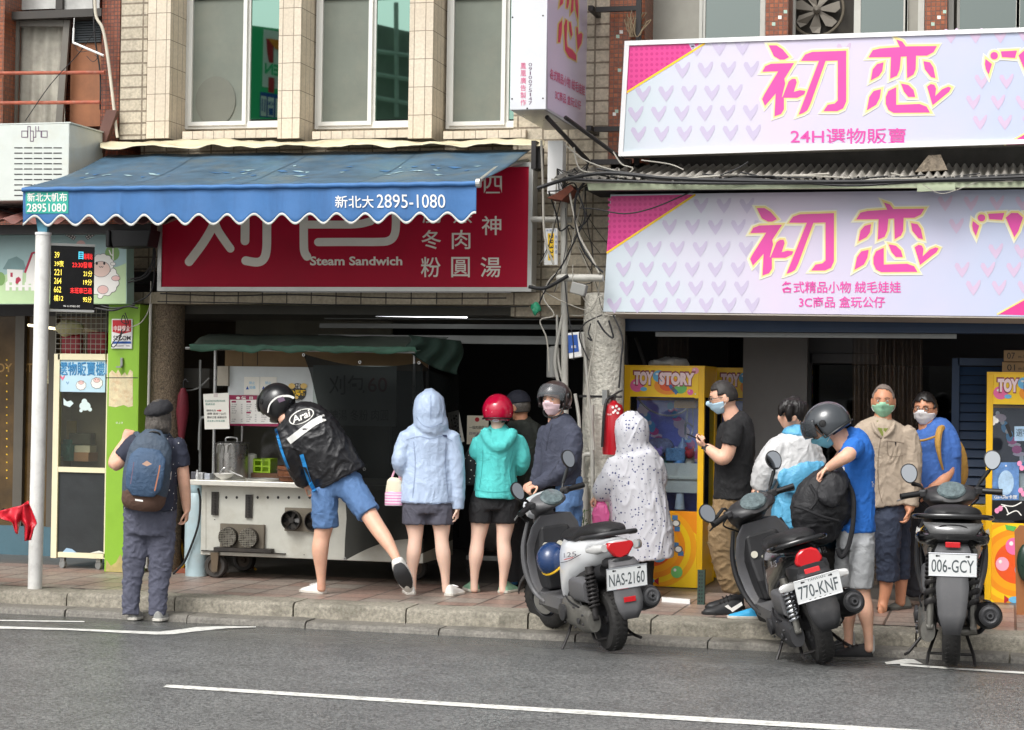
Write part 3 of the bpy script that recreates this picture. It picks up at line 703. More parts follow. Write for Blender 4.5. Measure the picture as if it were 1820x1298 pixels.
def pink_sign(nm,label,Y,T,corners,tri,tri2,hx,texts,frame):
    """T maps a point of the traced artwork to picture pixels"""
    t = thing(nm,label,'shop sign',WY(1460,corners[2][1],Y),0,'pink lightbox signs of the right house')
    bm = BM(); pquad(bm,corners,Y,.02); mk('panel',bm,grad_mat('pink_sign_panel',(200,211,218),(212,200,220),(187,195,219),WY(1100,400,Y).x,WY(1820,400,Y).x),t)
    bm = BM(); pquad(bm,[(corners[0][0]+2,corners[0][1]+2),(corners[1][0],corners[1][1]+2),(corners[2][0],corners[2][1]-2),(corners[3][0]+2,corners[3][1]-2)],Y+.022,.22); mk('box',bm,M('lightbox_body',(150,146,138),rough=.5,var=.15,dirt=.4),t)
    if frame:
        (x0,y0),(x1,y1),(x2,y2),(x3,y3) = corners; fw = 8
        bm = BM()
        for q in ([(x0,y0),(x1,y1),(x1,y1+fw),(x0,y0+fw)],[(x3,y3-fw),(x2,y2-fw),(x2,y2),(x3,y3)],[(x0,y0+fw),(x0+fw,y0+fw),(x3+fw,y3-fw),(x3,y3-fw)]): pquad(bm,q,Y-.016,.04)
        mk('frame',bm,M('white_sign_frame',(240,240,240),rough=.35,var=.04,dirt=.15),t)
    pr = Print(onY(Y))
    pr.poly(tri,HOT,0); pr.poly(tri2,HOT,0)
    # half-tone dots
    (ax,ay),(bx,by),(cx_,cy_) = tri
    for i in range(16):
        for j in range(11):
            x = min(ax,cx_)+5+i*9.1; y = ay+6+j*9.6+(by-ay)*((x-ax)/(bx-ax))
            if (x-ax)/(bx-ax)+(y-ay-(by-ay)*(x-ax)/(bx-ax))/(cy_-ay) < .95: pr.disc(x,y,3.0,3.0,HOT2,1,8)
    e = V((bx-cx_,by-cy_)).normalized(); nn = V((-e.y,e.x))*1.7
    pr.poly([(bx-nn.x,by-nn.y),(bx+nn.x,by+nn.y),(cx_+nn.x,cy_+nn.y),(cx_-nn.x,cy_-nn.y)],YINK,2)
    (ax2,ay2),(bx2,by2),(cx2,cy2) = tri2
    pr.stroke([(ax2,ay2),(bx2,by2)],3,HALOY,2,cap=False)
    for x,y,s,m in hx: pr.poly(heart(x,y,s),m,1)
    pr.build('artwork',t)
    pr = Print(onY(Y))
    def TT(pl): return [T(*p) for p in pl]
    for o,m,l in ((5.4,HALOW,3),(2.9,HALOY,4)):
        vs,fs = shape_tris([TT(p) for p in G1],0)
        for grp in (G1,GH,GC):
            for k,p in enumerate(grp):
                a = TT(p); vs,fs = shape_tris([a],o); pr.tris([(x+(1.0 if l == 4 else 0),y+(-.6 if l == 4 else 0)) for x,y in vs],fs,m,l+.03*k+(.3 if grp is GH else 0))
    for grp in (G1,GH,GC):
        for p in grp: pr.poly(TT(p),LETP,5.5)
    for s_,x0,y0,x1,y1,wgt in texts: pr.text(s_,x0,y0,x1,y1,LETP,3,wgt)
    pr.build('lettering',t)
    return t
hx = []
random.seed(3)
for r_,(y,x0) in enumerate(((85,1238),(124,1213),(165,1143),(201,1130),(237,1135))):
    for k in range(9):
        x = x0+k*40.8; 
        if x > 1340: break
        if r_ == 0 and k > 2: break
        hx.append((x,y-(x-1100)*.033*.5+3,29,HRT))
for y,x0,n in ((64,1690,4),(145,1745,3),(182,1730,3),(218,1742,3),(90,1500,1)):
    for k in range(n): hx.append((x0+k*44,y,27,HRT2))
T1 = lambda x,y: (1320+x/3.244,y/3.244)
PSY = 1.2
pink_sign('pink_signboard','upper pink and lavender sign with white frame and the 24H line',PSY,T1,[(1110,73),(1905,46),(1905,253),(1099,278)],
    [(1117,82),(1253,77),(1108,168)],[(1785,258),(1905,190),(1905,254)],hx,[('24H選物販賣',1405,228,1612,256,.008)],True)
hx = []
for y,x0,n in ((366,1246,3),(404,1190,5),(443,1122,6),(479,1108,7),(513,1114,6),(543,1092,7)):
    for k in range(n): hx.append((x0+k*40.8,y,28,HRT))
for y,x0,n in ((362,1680,5),(447,1770,3),(480,1710,3),(512,1730,3),(402,1700,1)):
    for k in range(n): hx.append((x0+k*46,y,28,HRT2))
T2 = lambda x,y: (1333.5+(x-113)/3.244*.997,360+(y/3.244-70.3)*.95)
pink_sign('pink_signboard','lower pink and lavender sign above the dark arcade, with two text lines',PSY,T2,[(1085,346),(1905,336),(1905,564),(1072,554)],
    [(1086,349),(1236,346),(1078,450)],[(1772,559),(1905,485),(1905,563)],hx,[('各式精品小物 絨毛娃娃',1389,500,1601,521,.010),('3C商品 盒玩公仔',1420,527,1573,547,.010)],False)
# grey soffit strip below the lower sign
bm = BM(); a = WY(1076,556,PSY); e = WY(1900,566,PSY); quad(bm,a+V((0,0,-.002)),WY(1905,566,PSY),WY(1905,566,PSY)+V((0,.3,-.03)),a+V((0,.3,-.03)))
solo('sign_soffit',bm,M('soffit_sheet',(168,160,150),rough=.5,var=.1,dirt=.3),'grey sheet strip along the underside of the lower pink sign','soffit',solid=.01)

# ================================================================ blade sign on a black steel frame
YF,YB = .35,1.45
bs = thing('blade_sign','white projecting box sign with pink characters on a black steel frame','shop sign',WY(940,205,YF))
pA = WY(906,195,YF); pB = WY(970,195,YF)
zb = (pA.z+pB.z)/2; x0,x1 = pA.x,pB.x
bm = BM(); bb(bm,x0,x1,YF,YB,zb,zb+2.4); mk('box',bm,M('blade_sign_white',(212,214,218),rough=.35,var=.04,dirt=.12),bs,bev=.004)
bm = BM(); bb(bm,x0+.01,x1-.01,YF+.01,YB-.01,zb-.004,zb-.001); mk('underside',bm,M('blade_bottom',(150,148,146),rough=.3,metal=.4,var=.2),bs)
def onblade(x,y,l):
    p = WX(x,y,x1); p.x = x1+.004+l*.0016; return p
pr = Print(onblade)
pr.poly([(972,-40),(1043,-40),(1043,233),(972,193)],grad_mat('blade_face',(236,214,240),(228,216,240),(222,214,240),-1,1),0)
ZB = lambda x,y: (880+x/3.244,y/3.244)
for pl in ([(365,40),(375,-40),(392,-60),(385,20)],[(405,45),(412,-60),(425,-60),(420,20),(412,48)],[(430,80),(438,-50),(450,-60),(445,60)],[(450,-60),(465,-60),(474,40),(472,115),(460,60)],[(357,245),(362,140),(380,115),(378,190),(368,245)],[(392,150),(402,115),(410,120),(406,230),(410,270),(440,290),(462,320),(462,352),(420,330),(398,290)],[(420,130),(430,130),(440,200),(432,215),(424,180)],[(462,160),(470,155),(474,200),(490,190),(498,200),(492,250),(470,290)]):
    q = [ZB(*p) for p in pl]; vs,fs = shape_tris([q],2.2); pr.tris(vs,fs,HALOY,1+.1*len(pl)/10); pr.poly(q,M('blade_red',(226,66,110),rough=.4,var=0),3)
pr.text('各式精品小物 絨毛娃娃',0,0,0,0,M('blade_red2',(214,78,130),rough=.4,var=0),3,.008,quadpts=[(976,121),(1038,152),(1038,171),(976,140)])
pr.text('3C商品 盒玩公仔',0,0,0,0,M('blade_red2',(214,78,130)),3,.008,quadpts=[(985,159),(1031,180),(1031,196),(985,177)])
pr.build('artwork',bs)
pr = Print(onY(YF))
for k,ch in enumerate('鳳凰廣告製作'): pr.text(ch,925,112+k*13,935,123+k*13,M('blade_red2',(214,78,130)),1,.0)
for k,ch in enumerate('0910075147'):
    pr.text(ch,939.5+(2 if ch == '1' else 0),112+k*7.6,945.5-(2 if ch == '1' else 0),118+k*7.6,M('grey_ink',(110,90,110),var=0),1,.0)
for x,y in ((911,31),(965,28),(910,176),(965,175),(937,193)): pr.disc(x,y,1.5,1.5,INK,1)
pr.build('lettering',bs)
bm = BM(); yb = YB+.02
xs_ = x1+.10
for dz in (-.02,.95):
    bb(bm,xs_+.03,xs_+.36,YB+.02,YB+.06,zb+dz,zb+dz+.04); bb(bm,xs_-.02,xs_+.02,YB-.049,FY+.12,zb+dz,zb+dz+.04)
bb(bm,xs_+.36,xs_+.40,YB+.02,YB+.06,zb-.3,zb+2.2)
bb(bm,xs_+.03,xs_+.36,YB-.1,YB-.06,zb-.3,zb-.26)
tube(bm,[V((xs_-.14,YF+.2,zb-.03)),V((xs_+.02,YB-.12,zb-.28))],.018,6); tube(bm,[V((xs_-.02,YF+.3,zb-.02)),V((xs_+.34,YB-.12,zb-.3))],.016,6)
mk('steel_frame',bm,DARKST,bs)

# ================================================================ canopy between the two pink signs
cp = thing('canopy_roof','grey corrugated canopy roof with a pale green fascia between the pink signs','canopy',WY(1430,335,1.1))
bm = BM()
def _cor(u,v):
    x = 985+u*950; p = WY(x,318,.95); q = V((p.x+.0,1.9,p.z+.21)); r = p.lerp(q,v); r.z += .018*sin(u*2*pi*62)+.01*noise.noise(V((u*20,v,0))); return r
grid(bm,_cor,640,3); mk('corrugated_sheet',bm,M('grey_corrugated_sheet',(152,148,140),rough=.7,var=.3,scale=5,dirt=.7,dcol=(62,58,54),dscale=3),cp,smooth=True,solid=.005)
bm = BM(); pquad(bm,[(1043,326),(1905,320),(1905,332),(1046,338)],.98,.05); pquad(bm,[(1630,330),(1698,328),(1698,338),(1630,341)],.96,.018); mk('fascia',bm,M('pale_green_fascia',(188,198,168),rough=.55,var=.12,dirt=.45,dcol=(120,118,98),dscale=4),cp)
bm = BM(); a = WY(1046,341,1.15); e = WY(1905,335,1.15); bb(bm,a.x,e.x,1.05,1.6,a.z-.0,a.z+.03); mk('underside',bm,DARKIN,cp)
bm = BM(); pquad(bm,[(1650,276),(1672,275),(1684,302),(1626,306)],1.25,.2); mk('bracket',bm,M('crumbling_concrete',(140,128,112),rough=.9,var=.6,scale=22,bump=1,bscale=30,dirt=.6),cp)

# ================================================================ left: air conditioner, rusty roof, picture sign
ACM = M('pale_grey_enamel',(206,212,206),rough=.4,var=.06,dirt=.35,dcol=(190,176,130),dscale=1.3)
AY = .95
a = WY(-70,224,AY); e = WY(121,356,AY)
ac = thing('air_conditioner','large pale grey air conditioner cabinet with slotted front and a line logo','air conditioner',((a.x+e.x)/2,AY+.3,e.z))
bm = BM(); bb(bm,a.x,e.x,AY,AY+.62,e.z,a.z); mk('cabinet',bm,ACM,ac,bev=.008)
bm = BM(); bb(bm,a.x,e.x+.012,AY-.002,AY+.64,a.z,a.z+.012); mk('lid',bm,ACM,ac)
pr = Print(onY(AY)); ac_z = lambda x,y: (x/3.244,y/3.244)
for c in range(5):
    for r_ in range(10): pr.rect(*(ac_z(82+c*56.5,850+r_*30.5)+ac_z(82+c*56.5+48,856+r_*30.5)),INK,1)
pr.build('vent_slots',ac)
pr = Print(onY(AY))
for st in ([(125,792),(125,756),(158,756),(158,792),(125,792)],[(160,730),(160,792)],[(160,730),(175,730),(175,815),(192,815),(192,756),(176,756)],[(192,792),(206,792),(206,730)],[(206,756),(236,756),(236,792)],[(222,730),(222,756)],[(240,792),(240,756),(272,756),(272,792),(240,792)]):
    for p,q in zip(st,st[1:]): pr.stroke([ac_z(*p),ac_z(*q)],1.3,M('grey_ink',(110,90,110)),1)
pr.build('logo',ac)
rr = thing('rusty_roof','low rust brown corrugated roof edge below the air conditioner','roof',WY(100,400,.9))
bm = BM()
def _ru(u,v):
    x = -120+u*440; p = WY(x,394,.85); r = p+V((0,v*.85,v*.22)); r.z += .022*sin(u*2*pi*11.5); return r
grid(bm,_ru,180,3); mk('corrugated_sheet',bm,M('rusty_sheet',(128,82,74),rough=.75,var=.3,scale=5,dirt=.6,dcol=(92,80,76)),rr,smooth=True,solid=.006)
bm = BM(); pbox(bm,-120,399,268,416,1.0,.12); mk('beam',bm,DARKST,rr)
# picture sign with the sheep
SY = 1.22
sg = thing('picture_sign','mint green shop sign picturing a sheep, cottages and a windmill','shop sign',WY(110,540,SY))
bm = BM(); pquad(bm,[(-120,400),(225,400),(225,540),(-120,541)],SY,.14); mk('box',bm,M('mint_sign',(172,204,190),rough=.4,var=.06),sg)
pr = Print(onY(SY)); SK = M('sign_sky',(160,190,190),rough=.4,var=.1,scale=2); GR = M('sign_meadow',(186,212,164),rough=.4,var=.12,scale=2)
LW = M('soft_white_print',(236,234,228),rough=.4,var=.03); PK = M('rose_print',(226,186,180),rough=.4,var=0); RDP = M('house_red',(176,40,70),var=0); TRG = M('tree_green',(126,164,96),var=0); GRY = M('outline_grey',(104,100,100),var=0)
z6 = lambda x,y: (x/4.058,380+y/4.058)
pr.poly([(-120,400),(224,400),(224,540),(-120,540)],GR,0)
pr.poly([(-120,400),(224,400),(224,466)]+[(224-k*14,468+6*sin(k*.8)+(22 if k > 12 else k*1.5)) for k in range(25)],SK,1)
pr.poly([z6(20,400),z6(60,330),z6(120,308),z6(170,340),z6(190,400),z6(110,412)],M('roof_teal',(120,150,150),var=.1),2); pr.poly([z6(50,400),z6(165,405),z6(160,500),z6(55,495)],LW,2.5)
pr.poly([z6(190,420),z6(235,290),z6(262,300),z6(262,500),z6(185,510)],LW,2); pr.stroke([z6(182,420),z6(232,285),z6(270,275)],4,RDP,3,sm=0)
pr.poly([z6(110,505),z6(115,465),z6(135,455),z6(150,470),z6(150,508)],RDP,3); pr.poly([z6(75,455),z6(75,425),z6(92,425),z6(92,458)],RDP,3)
for k in range(5):
    x = 40+k*46; pr.poly([z6(x,555),z6(x,500),z6(x+14,485),z6(x+28,500),z6(x+28,555)],LW,4)
pr.poly([z6(40,515),z6(250,515),z6(250,530),z6(40,530)],LW,3.5)
pr.disc(*z6(5,470),8,12,TRG,2)
pr.disc(*z6(583,225),8.5,8,PK,2)
for an in (.6,-.7,2.6,3.8):
    c = z6(583,205); d = V((cos(an),-sin(an))); q = V((-d.y,d.x))
    p0 = V(c)+d*12; p1 = V(c)+d*30
    pr.poly([tuple(p0-q*4),tuple(p1-q*4),tuple(p1+q*4),tuple(p0+q*4)],GRY,3)
    for i in range(4):
        for j in (-1,1): m_ = p0.lerp(p1,(i+.5)/4)+q*2*j; pr.disc(m_.x,m_.y,1.5,1.5,LW,4,6)
pr.disc(*z6(810,285),13,14,TRG,2); pr.stroke([z6(815,340),z6(815,250)],2,LW,3); pr.stroke([z6(788,265),z6(800,295),z6(815,300)],2,LW,3.2)
# sheep: woolly outline, face, ears, paws
def wool(cx,cy,rx,ry,n,amp): return [(cx+rx*(1+amp*abs(sin(n*a/2)))*cos(a),cy+ry*(1+amp*abs(sin(n*a/2)))*sin(a)) for a in (2*pi*k/96 for k in range(96))]
c1 = z6(742,480); c2 = z6(735,375)
pr.poly(wool(c1[0],c1[1],27.5,27,13,.10),GRY,3); pr.poly(wool(c1[0],c1[1],26.6,26,13,.10),LW,3.5)
pr.poly(wool(c2[0],c2[1]-3,19.5,17,11,.12),GRY,4); pr.poly(wool(c2[0],c2[1]-3,18.7,16.2,11,.12),LW,4.5)
pr.disc(*z6(728,400),17,14.5,GRY,5); pr.disc(*z6(728,400),16.2,13.7,M('sheep_face',(224,196,184),var=0),5.5)
for x in (698,752): pr.disc(*z6(x,358),2.0,3.0,INK,6)
pr.stroke([z6(715,380),z6(724,388),z6(730,380),z6(738,388),z6(744,380)],.9,INK,6); 
for x,y in ((648,368),(815,362)): pr.disc(*z6(x,y),5,3.4,GRY,5); pr.disc(*z6(x,y),4.3,2.8,LW,5.5)
pr.disc(*z6(835,466),8,5,GRY,5); pr.disc(*z6(835,466),7.2,4.2,PK,5.5); pr.disc(*z6(742,548),10,8,GRY,5); pr.disc(*z6(742,548),9.2,7.2,PK,5.5)
pr.disc(*z6(722,598),5,4,GRY,2.8); pr.disc(*z6(722,597),4.4,3.4,LW,3.2)
pr.build('artwork',sg)
bm = BM(); pquad(bm,[(189,408),(268,408),(262,438),(200,440)],.9,.2); a = WY(193,425,.9); bb(bm,a.x-.02,a.x+.02,.88,1.0,a.z-.07,a.z+.07); solo('floodlight',bm,M('black_housing',(18,18,20),rough=.5),'black floodlight housing hung above the sheep sign','floodlight',bev=.01)
def G1(x,y,z=.1): return GZ(x,y,z)
# ================================================================ bus stop post with arrival display
p0 = G1(62,1046); 
bp = thing('bus_stop_post','white round post with a black arrival display at the kerb','bus stop',p0)
top = DZ(77,418,depth(p0)-.02)
bm = BM(); tube(bm,[p0,top],[.055,.06],20); mk('post',bm,M('chalky_white_post',(226,226,222),rough=.55,var=.06,dirt=.35,dcol=(150,146,138),dscale=9),bp,smooth=True)
bm = BM(); tube(bm,[top,top+V((0,0,.02))],.064,20); mk('cap',bm,WHITE,bp,smooth=True)
bm = BM(); t2 = top+V((0,0,.02)); slab(bm,[t2+V((-.035,-.02,0)),t2+V((.04,-.02,0)),t2+V((.055,-.02,.16)),t2+V((-.07,-.02,.16))],(0,.03,0)); mk('flag_bracket',bm,M('teal_bracket',(70,130,150),rough=.5),bp)
yd = p0.y+.02
ang = radians(31)
dl = WY(90,493,yd); ux = V((cos(ang),sin(ang),0)); nrm = V((sin(ang),-cos(ang),0))
# vertical extents at the post side
zt = WY(90,437,yd).z; zb = WY(88,549,yd).z; wdt = .335
def ondisp(x,y,l):   # unit square on the display face
    return V((dl.x,dl.y,0))+ux*(x*wdt)+V((0,0,zt+(zb-zt)*y))+nrm*(.003+.0012*l)
bm = BM(); slab(bm,[ondisp(0,0,-2),ondisp(1,0,-2),ondisp(1,1,-2),ondisp(0,1,-2)],-nrm*.075); d_ = mk('display',bm,M('display_black',(14,14,16),rough=.18,var=.1),bp,bev=.003)
for a,b in ((-.045,-.005),(1.005,1.04)):
    bm = BM(); slab(bm,[ondisp(-.01,a,-2),ondisp(1.01,a,-2),ondisp(1.01,b,-2),ondisp(-.01,b,-2)],-nrm*.085); mk('trim',bm,ALU,d_)
LY = M('led_yellow',(255,232,90),var=0,emit=.9); LR = M('led_red',(255,50,50),var=0,emit=.9); LB = M('led_cyan',(90,210,240),var=0,emit=.8)
pr = Print(ondisp)
for k,(a,b,c) in enumerate((('39','端場站',LR),('39夜','23:30發車',LR),('221','21分',LY),('264','19分',LY),('662','末班車已過',LR),('橘12','95分',LY))):
    y = .095+k*.137; pr.text(a,.08,y,.08+.055*len(a)+(.05 if not a.isdigit() else 0),y+.095,LY,1,.004)
    w_ = {'端場站': .2,'23:30發車': .46,'21分': .2,'19分': .2,'末班車已過': .5,'95分': .2}[b]; pr.text(b,.95-w_,y+.01,.95,y+.105,c,1,.004)
pr.text('目',.63,.08,.74,.2,LB,2,.01)
pr.text('96 6 0980-00',.3,.935,.68,.965,WINK,1)
pr.build('lettering',d_)
def onpost(x,y,l):
    q = DZ(x,y,depth(p0)); d = V((q.x-p0.x,0,0)); return V((q.x,p0.y-sqrt(max(0,.058**2-(q.x-(p0.x+(top.x-p0.x)*(q.z/3))) ** 2))-.006-.001*l,q.z))
pr = Print(onpost); pr.rect(75,640,87,682,M('yellowed_paper',(226,216,176),rough=.8),0)
for k,(ch,m) in enumerate((('頂讓',INK),('電洽',REDINK),('急租',REDINK),('店面',REDINK),('09-',INK))): pr.text(ch,76.5,642+k*8,86,648.5+k*8,m,1)
pr.build('paper_notice',bp)

# ================================================================ red raincoat on a parked handlebar (left edge)
q0 = DZ(20,925,depth(p0)-.35)
rb = thing('scooter_handlebar','handlebar end with a red cloth tied on it at the left edge of the kerb','scooter',V((q0.x-.3,q0.y,0)))
bm = BM(); tube(bm,[DZ(-160,925,depth(q0)),DZ(-40,905,depth(q0)),DZ(5,912,depth(q0)),DZ(36,906,depth(q0))],.018,10,sm=4); tube(bm,[DZ(2,908,depth(q0)),DZ(12,918,depth(q0))],.03,10); mk('handlebar',bm,BLACK,rb,smooth=True)
bm = BM(); q1 = DZ(-70,990,depth(q0)); bb(bm,q1.x-.5,q1.x,q1.y-.12,q1.y+.12,.3,.92); tube(bm,[V((q1.x-.4,q1.y,.22)),V((q1.x-.1,q1.y,.5))],.12,12); mk('body',bm,M('red_scooter_paint',(150,30,36),rough=.3),rb,bev=.05)
for dx in (-.55,):
    bm = BM(); lathe(bm,[(.13,-.05),(.21,-.05),(.215,0),(.21,.05),(.13,.05)],V((q1.x+dx,q1.y,.215)),(0,1,0),28); mk('wheel',bm,BLACK,rb,smooth=True)
RC = M('red_raincloth',(206,30,48),rough=.45,var=.2,scale=9)
rc = thing('red_cloth','crumpled bright red cloth hanging over the handlebar beside the white post','cloth',DZ(35,955,depth(q0)-.06))
def ragpoly(name,par,outline,dep,m,amp=.03,fr=18,n=14,seed=0):
    """a hanging piece of cloth filling a pixel outline given as left and right borders top to bottom"""
    bm = BM(); L_,R_ = outline
    def at(bd,v):
        k = v*(len(bd)-1); i = min(int(k),len(bd)-2); f = k-i; return (bd[i][0]*(1-f)+bd[i+1][0]*f,bd[i][1]*(1-f)+bd[i+1][1]*f)
    def fn(u,v):
        a,b = at(L_,v),at(R_,v); x,y = a[0]*(1-u)+b[0]*u,a[1]*(1-u)+b[1]*u
        return DZ(x,y,dep+amp*sin(u*fr*.5+seed+v*2)*(.5+.5*v)-amp*1.2*sin(pi*u)+.02*noise.noise(V((u*4,v*4,seed))))
    grid(bm,fn,n*2,n); return mk(name,bm,m,par,smooth=True,solid=.006)
dd = depth(q0)-.05
ragpoly('fold',rc,([(36,900),(30,915),(44,935),(44,962)],[(50,890),(66,930),(60,940),(55,960)]),dd,RC,seed=1)
ragpoly('fold',rc,([(0,908),(0,922),(22,928),(28,948)],[(52,895),(42,915),(34,930),(32,950)]),dd-.02,RC,seed=4)

# ================================================================ left shop front
sf = thing('shop_front','dim shop front with brown glass doors and a blue kick rail at the far left','shop front',(-6,2.5,.1))
SFY = 2.5
bm = BM(); pbox(bm,-140,560,246,978,SFY+.05,.01); mk('glass',bm,M('brown_tinted_glass',(92,70,36),rough=.12,var=.45,scale=2.5,dirt=.7,dcol=(40,30,18),dscale=2),sf)
for x0,x1 in ((-60,-48),(24,40),(84,97),(180,190)):
    bm = BM(); pbox(bm,x0,560,x1,990,SFY,.05); mk('mullion',bm,M('dull_mullion',(96,92,84),rough=.5,metal=.3,dirt=.3),sf)
bm = BM(); pbox(bm,-140,936,246,988,SFY-.004,.06); mk('kick_rail',bm,M('blue_grey_rail',(74,106,118),rough=.5,dirt=.4),sf)
bm = BM(); pbox(bm,-140,542,246,562,SFY-.002,.06); mk('head_rail',bm,DARKST,sf)
pr = Print(onY(SFY+.05)); 
pr.text('TOY',-20,646,22,662,M('faded_gold',(150,116,60),var=0),1,.02); pr.text('STORY',42,646,88,662,M('faded_gold',(150,116,60)),1,.02)
pr.rect(56,753,72,790,M('teal_notice',(40,130,150),var=0),2)
for k in range(4): pr.text('請按鈴開'[k],60,756+k*8.4,68,763+k*8.4,WINK,3)
for k in range(16): pr.disc(12,640+k*14,1.4,1.4,YINK,2,6)
pr.build('sticker',sf)
bm = BM(); tube(bm,[WY(50,578,2.2),WY(110,586,2.2)],.012,8); lt = mk('lamp_tube',bm,M('warm_tube',(255,236,190),var=0,emit=2.5),sf)

# ================================================================ glass cabinet on castors
CY = 1.5
cb = thing('vending_cabinet','cream framed glass cabinet on castors with a light blue sheep poster','cabinet',WY(140,995,CY))
CF = M('cream_painted_frame',(232,222,188),rough=.45,var=.07,dirt=.2)
bm = BM()
pbox(bm,93,629,103,992,CY,.05); pbox(bm,187,629,197,992,CY,.05); pbox(bm,103,629,187,640,CY,.05); pbox(bm,103,831,187,840,CY,.05); pbox(bm,103,983,187,992,CY,.05)
mk('frame',bm,CF,cb)
bm = BM(); a = WY(94,640,CY); e = WY(196,991,CY); bb(bm,a.x,a.x+.02,CY+.052,CY+.5,e.z,a.z); bb(bm,e.x-.02,e.x,CY+.052,CY+.5,e.z,a.z); bb(bm,a.x+.021,e.x-.021,CY+.33,CY+.35,e.z,a.z); bb(bm,a.x+.021,e.x-.021,CY+.052,CY+.479,e.z,e.z+.02); bb(bm,a.x,e.x,CY+.052,CY+.5,a.z+.001,a.z+.03); mk('case',bm,M('dim_case',(150,142,126),rough=.6,var=.2),cb)
bm = BM(); pbox(bm,103,840,187,983,CY+.02,.02); mk('lower_panel',bm,M('black_torn_sheet',(40,44,46),rough=.5,var=.2,bump=.3,bscale=6),cb)
bm = BM(); pbox(bm,103,697,187,831,CY+.02,.006); mk('glass',bm,MGLASS('cabinet_glass',(220,220,212),.05,.05),cb)
bm = BM(); pbox(bm,103,640,187,697,CY+.015,.012); ps = mk('poster',bm,M('pale_blue_poster',(186,216,230),rough=.4,var=.05),cb)
pr = Print(onY(CY+.015)); pr.text('選物販賣機II',104.5,644,194,668,M('poster_blue',(30,96,150),var=0),1,.016); pr.text('選物販賣機II',104,643,193.5,667,M('poster_blue2',(70,150,200),var=0),2,.0)
pr.poly([(x,y) for x,y in heart(111,672,9)],M('heart_pink',(224,110,140),var=0),1); pr.poly(heart(120,681,6),M('heart_blue',(130,170,200),var=0),1)
for cx_,cy_,s in ((144,683,8.5),(172,679,10)):
    pr.poly(wool(cx_,cy_+2,s,s*.95,9,.1),GRY,1); pr.poly(wool(cx_,cy_+2,s*.93,s*.88,9,.1),LW,2); pr.disc(cx_,cy_-3,s*.6,s*.45,GRY,3); pr.disc(cx_,cy_-3,s*.54,s*.4,PK,4)
    for d in (-.22,.22): pr.disc(cx_+d*s,cy_-4,.7,.9,INK,5,6)
pr.build('artwork',ps)
pr = Print(onY(CY+.014)); SG = M('pale_sticker',(206,222,220),var=0)
pr.poly([(113,708),(119,714),(126,712),(131,717),(124,724),(113,720)],SG,1); pr.disc(151,722,10,8,SG,1); pr.disc(150,714,5,5,SG,1.3); pr.disc(144,730,3,3,SG,1.5); pr.disc(160,728,3.5,3.5,SG,1.6)
pr.poly([(110,983),(118,974),(128,976),(137,983)],M('torn_blue',(150,180,205),var=0),-4); pr.poly([(160,983),(176,979),(187,983)],M('torn_white',(220,220,214),var=0),-4)
pr.build('sticker',cb)
for px_ in (112,176):
    c = WY(px_,1003,CY+.04); c.z = .1+.035
    bm = BM(); lathe(bm,[(.008,-.014),(.035,-.014),(.037,0),(.035,.014),(.008,.014)],c,(.4,1,0),18); bb(bm,c.x-.02,c.x+.02,c.y-.02,c.y+.02,c.z+.03,WY(140,992,CY).z); mk('castor',bm,GALV,cb,smooth=True)
for k,(x,y,s,m,nm,lb) in enumerate(((124,800,(.17,.16,.19),M('teal_box',(40,132,140),var=.1),'teal_speaker','round teal speaker box on the cabinet floor'),(152,812,(.16,.14,.08),M('striped_carton',(196,150,120),var=.1),'striped_carton','small pink and tan carton under the white box in the cabinet'),(152,798,(.15,.13,.06),PAPER,'white_carton','small white carton stacked on the tan one in the cabinet'),(146,780,(.2,.14,.10),M('photo_carton',(70,74,66),var=.6,scale=30),'photo_carton','carton printed with dark photos on top of the cabinet stack'),(122,770,(.14,.03,.22),M('ochre_board',(160,140,70),var=.1),'ochre_board','ochre board leaning behind the prizes in the cabinet'))):
    c = WY(x,y,CY+.25); bm = BM(); box(bm,c,s,Matrix.Rotation(.15*(k-2),3,'Z'))
    if k == 0: lathe(bm,[(0,0),(.055,0),(.06,.02),(.04,.025),(0,.01)],c+V((0,-.09,0)),(0,-1,0),20)
    solo(nm,bm,m,lb,'prize','prizes in the glass cabinet',bev=.004)
# wire mesh and red chairs behind it
wm = thing('wire_mesh_panel','white square wire mesh above the glass cabinet','wire mesh',WY(140,630,CY+.1))
bm = BM()
for k in range(11): a = WY(100+k*8.9,548,CY+.1); e = WY(100+k*8.9,629,CY+.1); tube(bm,[V((a.x,a.y,a.z)),V((a.x,a.y,e.z))],.0025,4)
for k in range(10): a = WY(100,548+k*9,CY+.103); e = WY(190,548+k*9,CY+.103); tube(bm,[V((a.x,a.y,a.z)),V((e.x,e.y,a.z))],.0025,4)
mk('mesh',bm,M('mesh_wire',(190,188,180),rough=.5,metal=.4),wm)
RCH = M('red_vinyl',(150,24,38),rough=.45,var=.15)
for k,(x0,x1,y0) in enumerate(((108,142,594),(154,187,590))):
    bm = BM(); pbox(bm,x0,y0,x1,629,1.8,.08); solo('red_stool',bm,RCH,('left','right')[k]+' red vinyl stool pad stored on top behind the wire mesh','stool','red pads behind the mesh',bev=.02)
bm = BM(); ell(bm,WY(124,583,1.75),(.12,.08,.08),14)
for v in bm.verts: v.co += V((noise.noise(v.co*9),noise.noise(v.co*9+V((5,0,0))),noise.noise(v.co*9+V((0,7,0)))))*.035
solo('plastic_bag',bm,M('clear_bag',(190,184,140),rough=.3,var=.3,scale=9),'yellowish plastic bag lying above the red pads behind the mesh','bag',smooth=True)
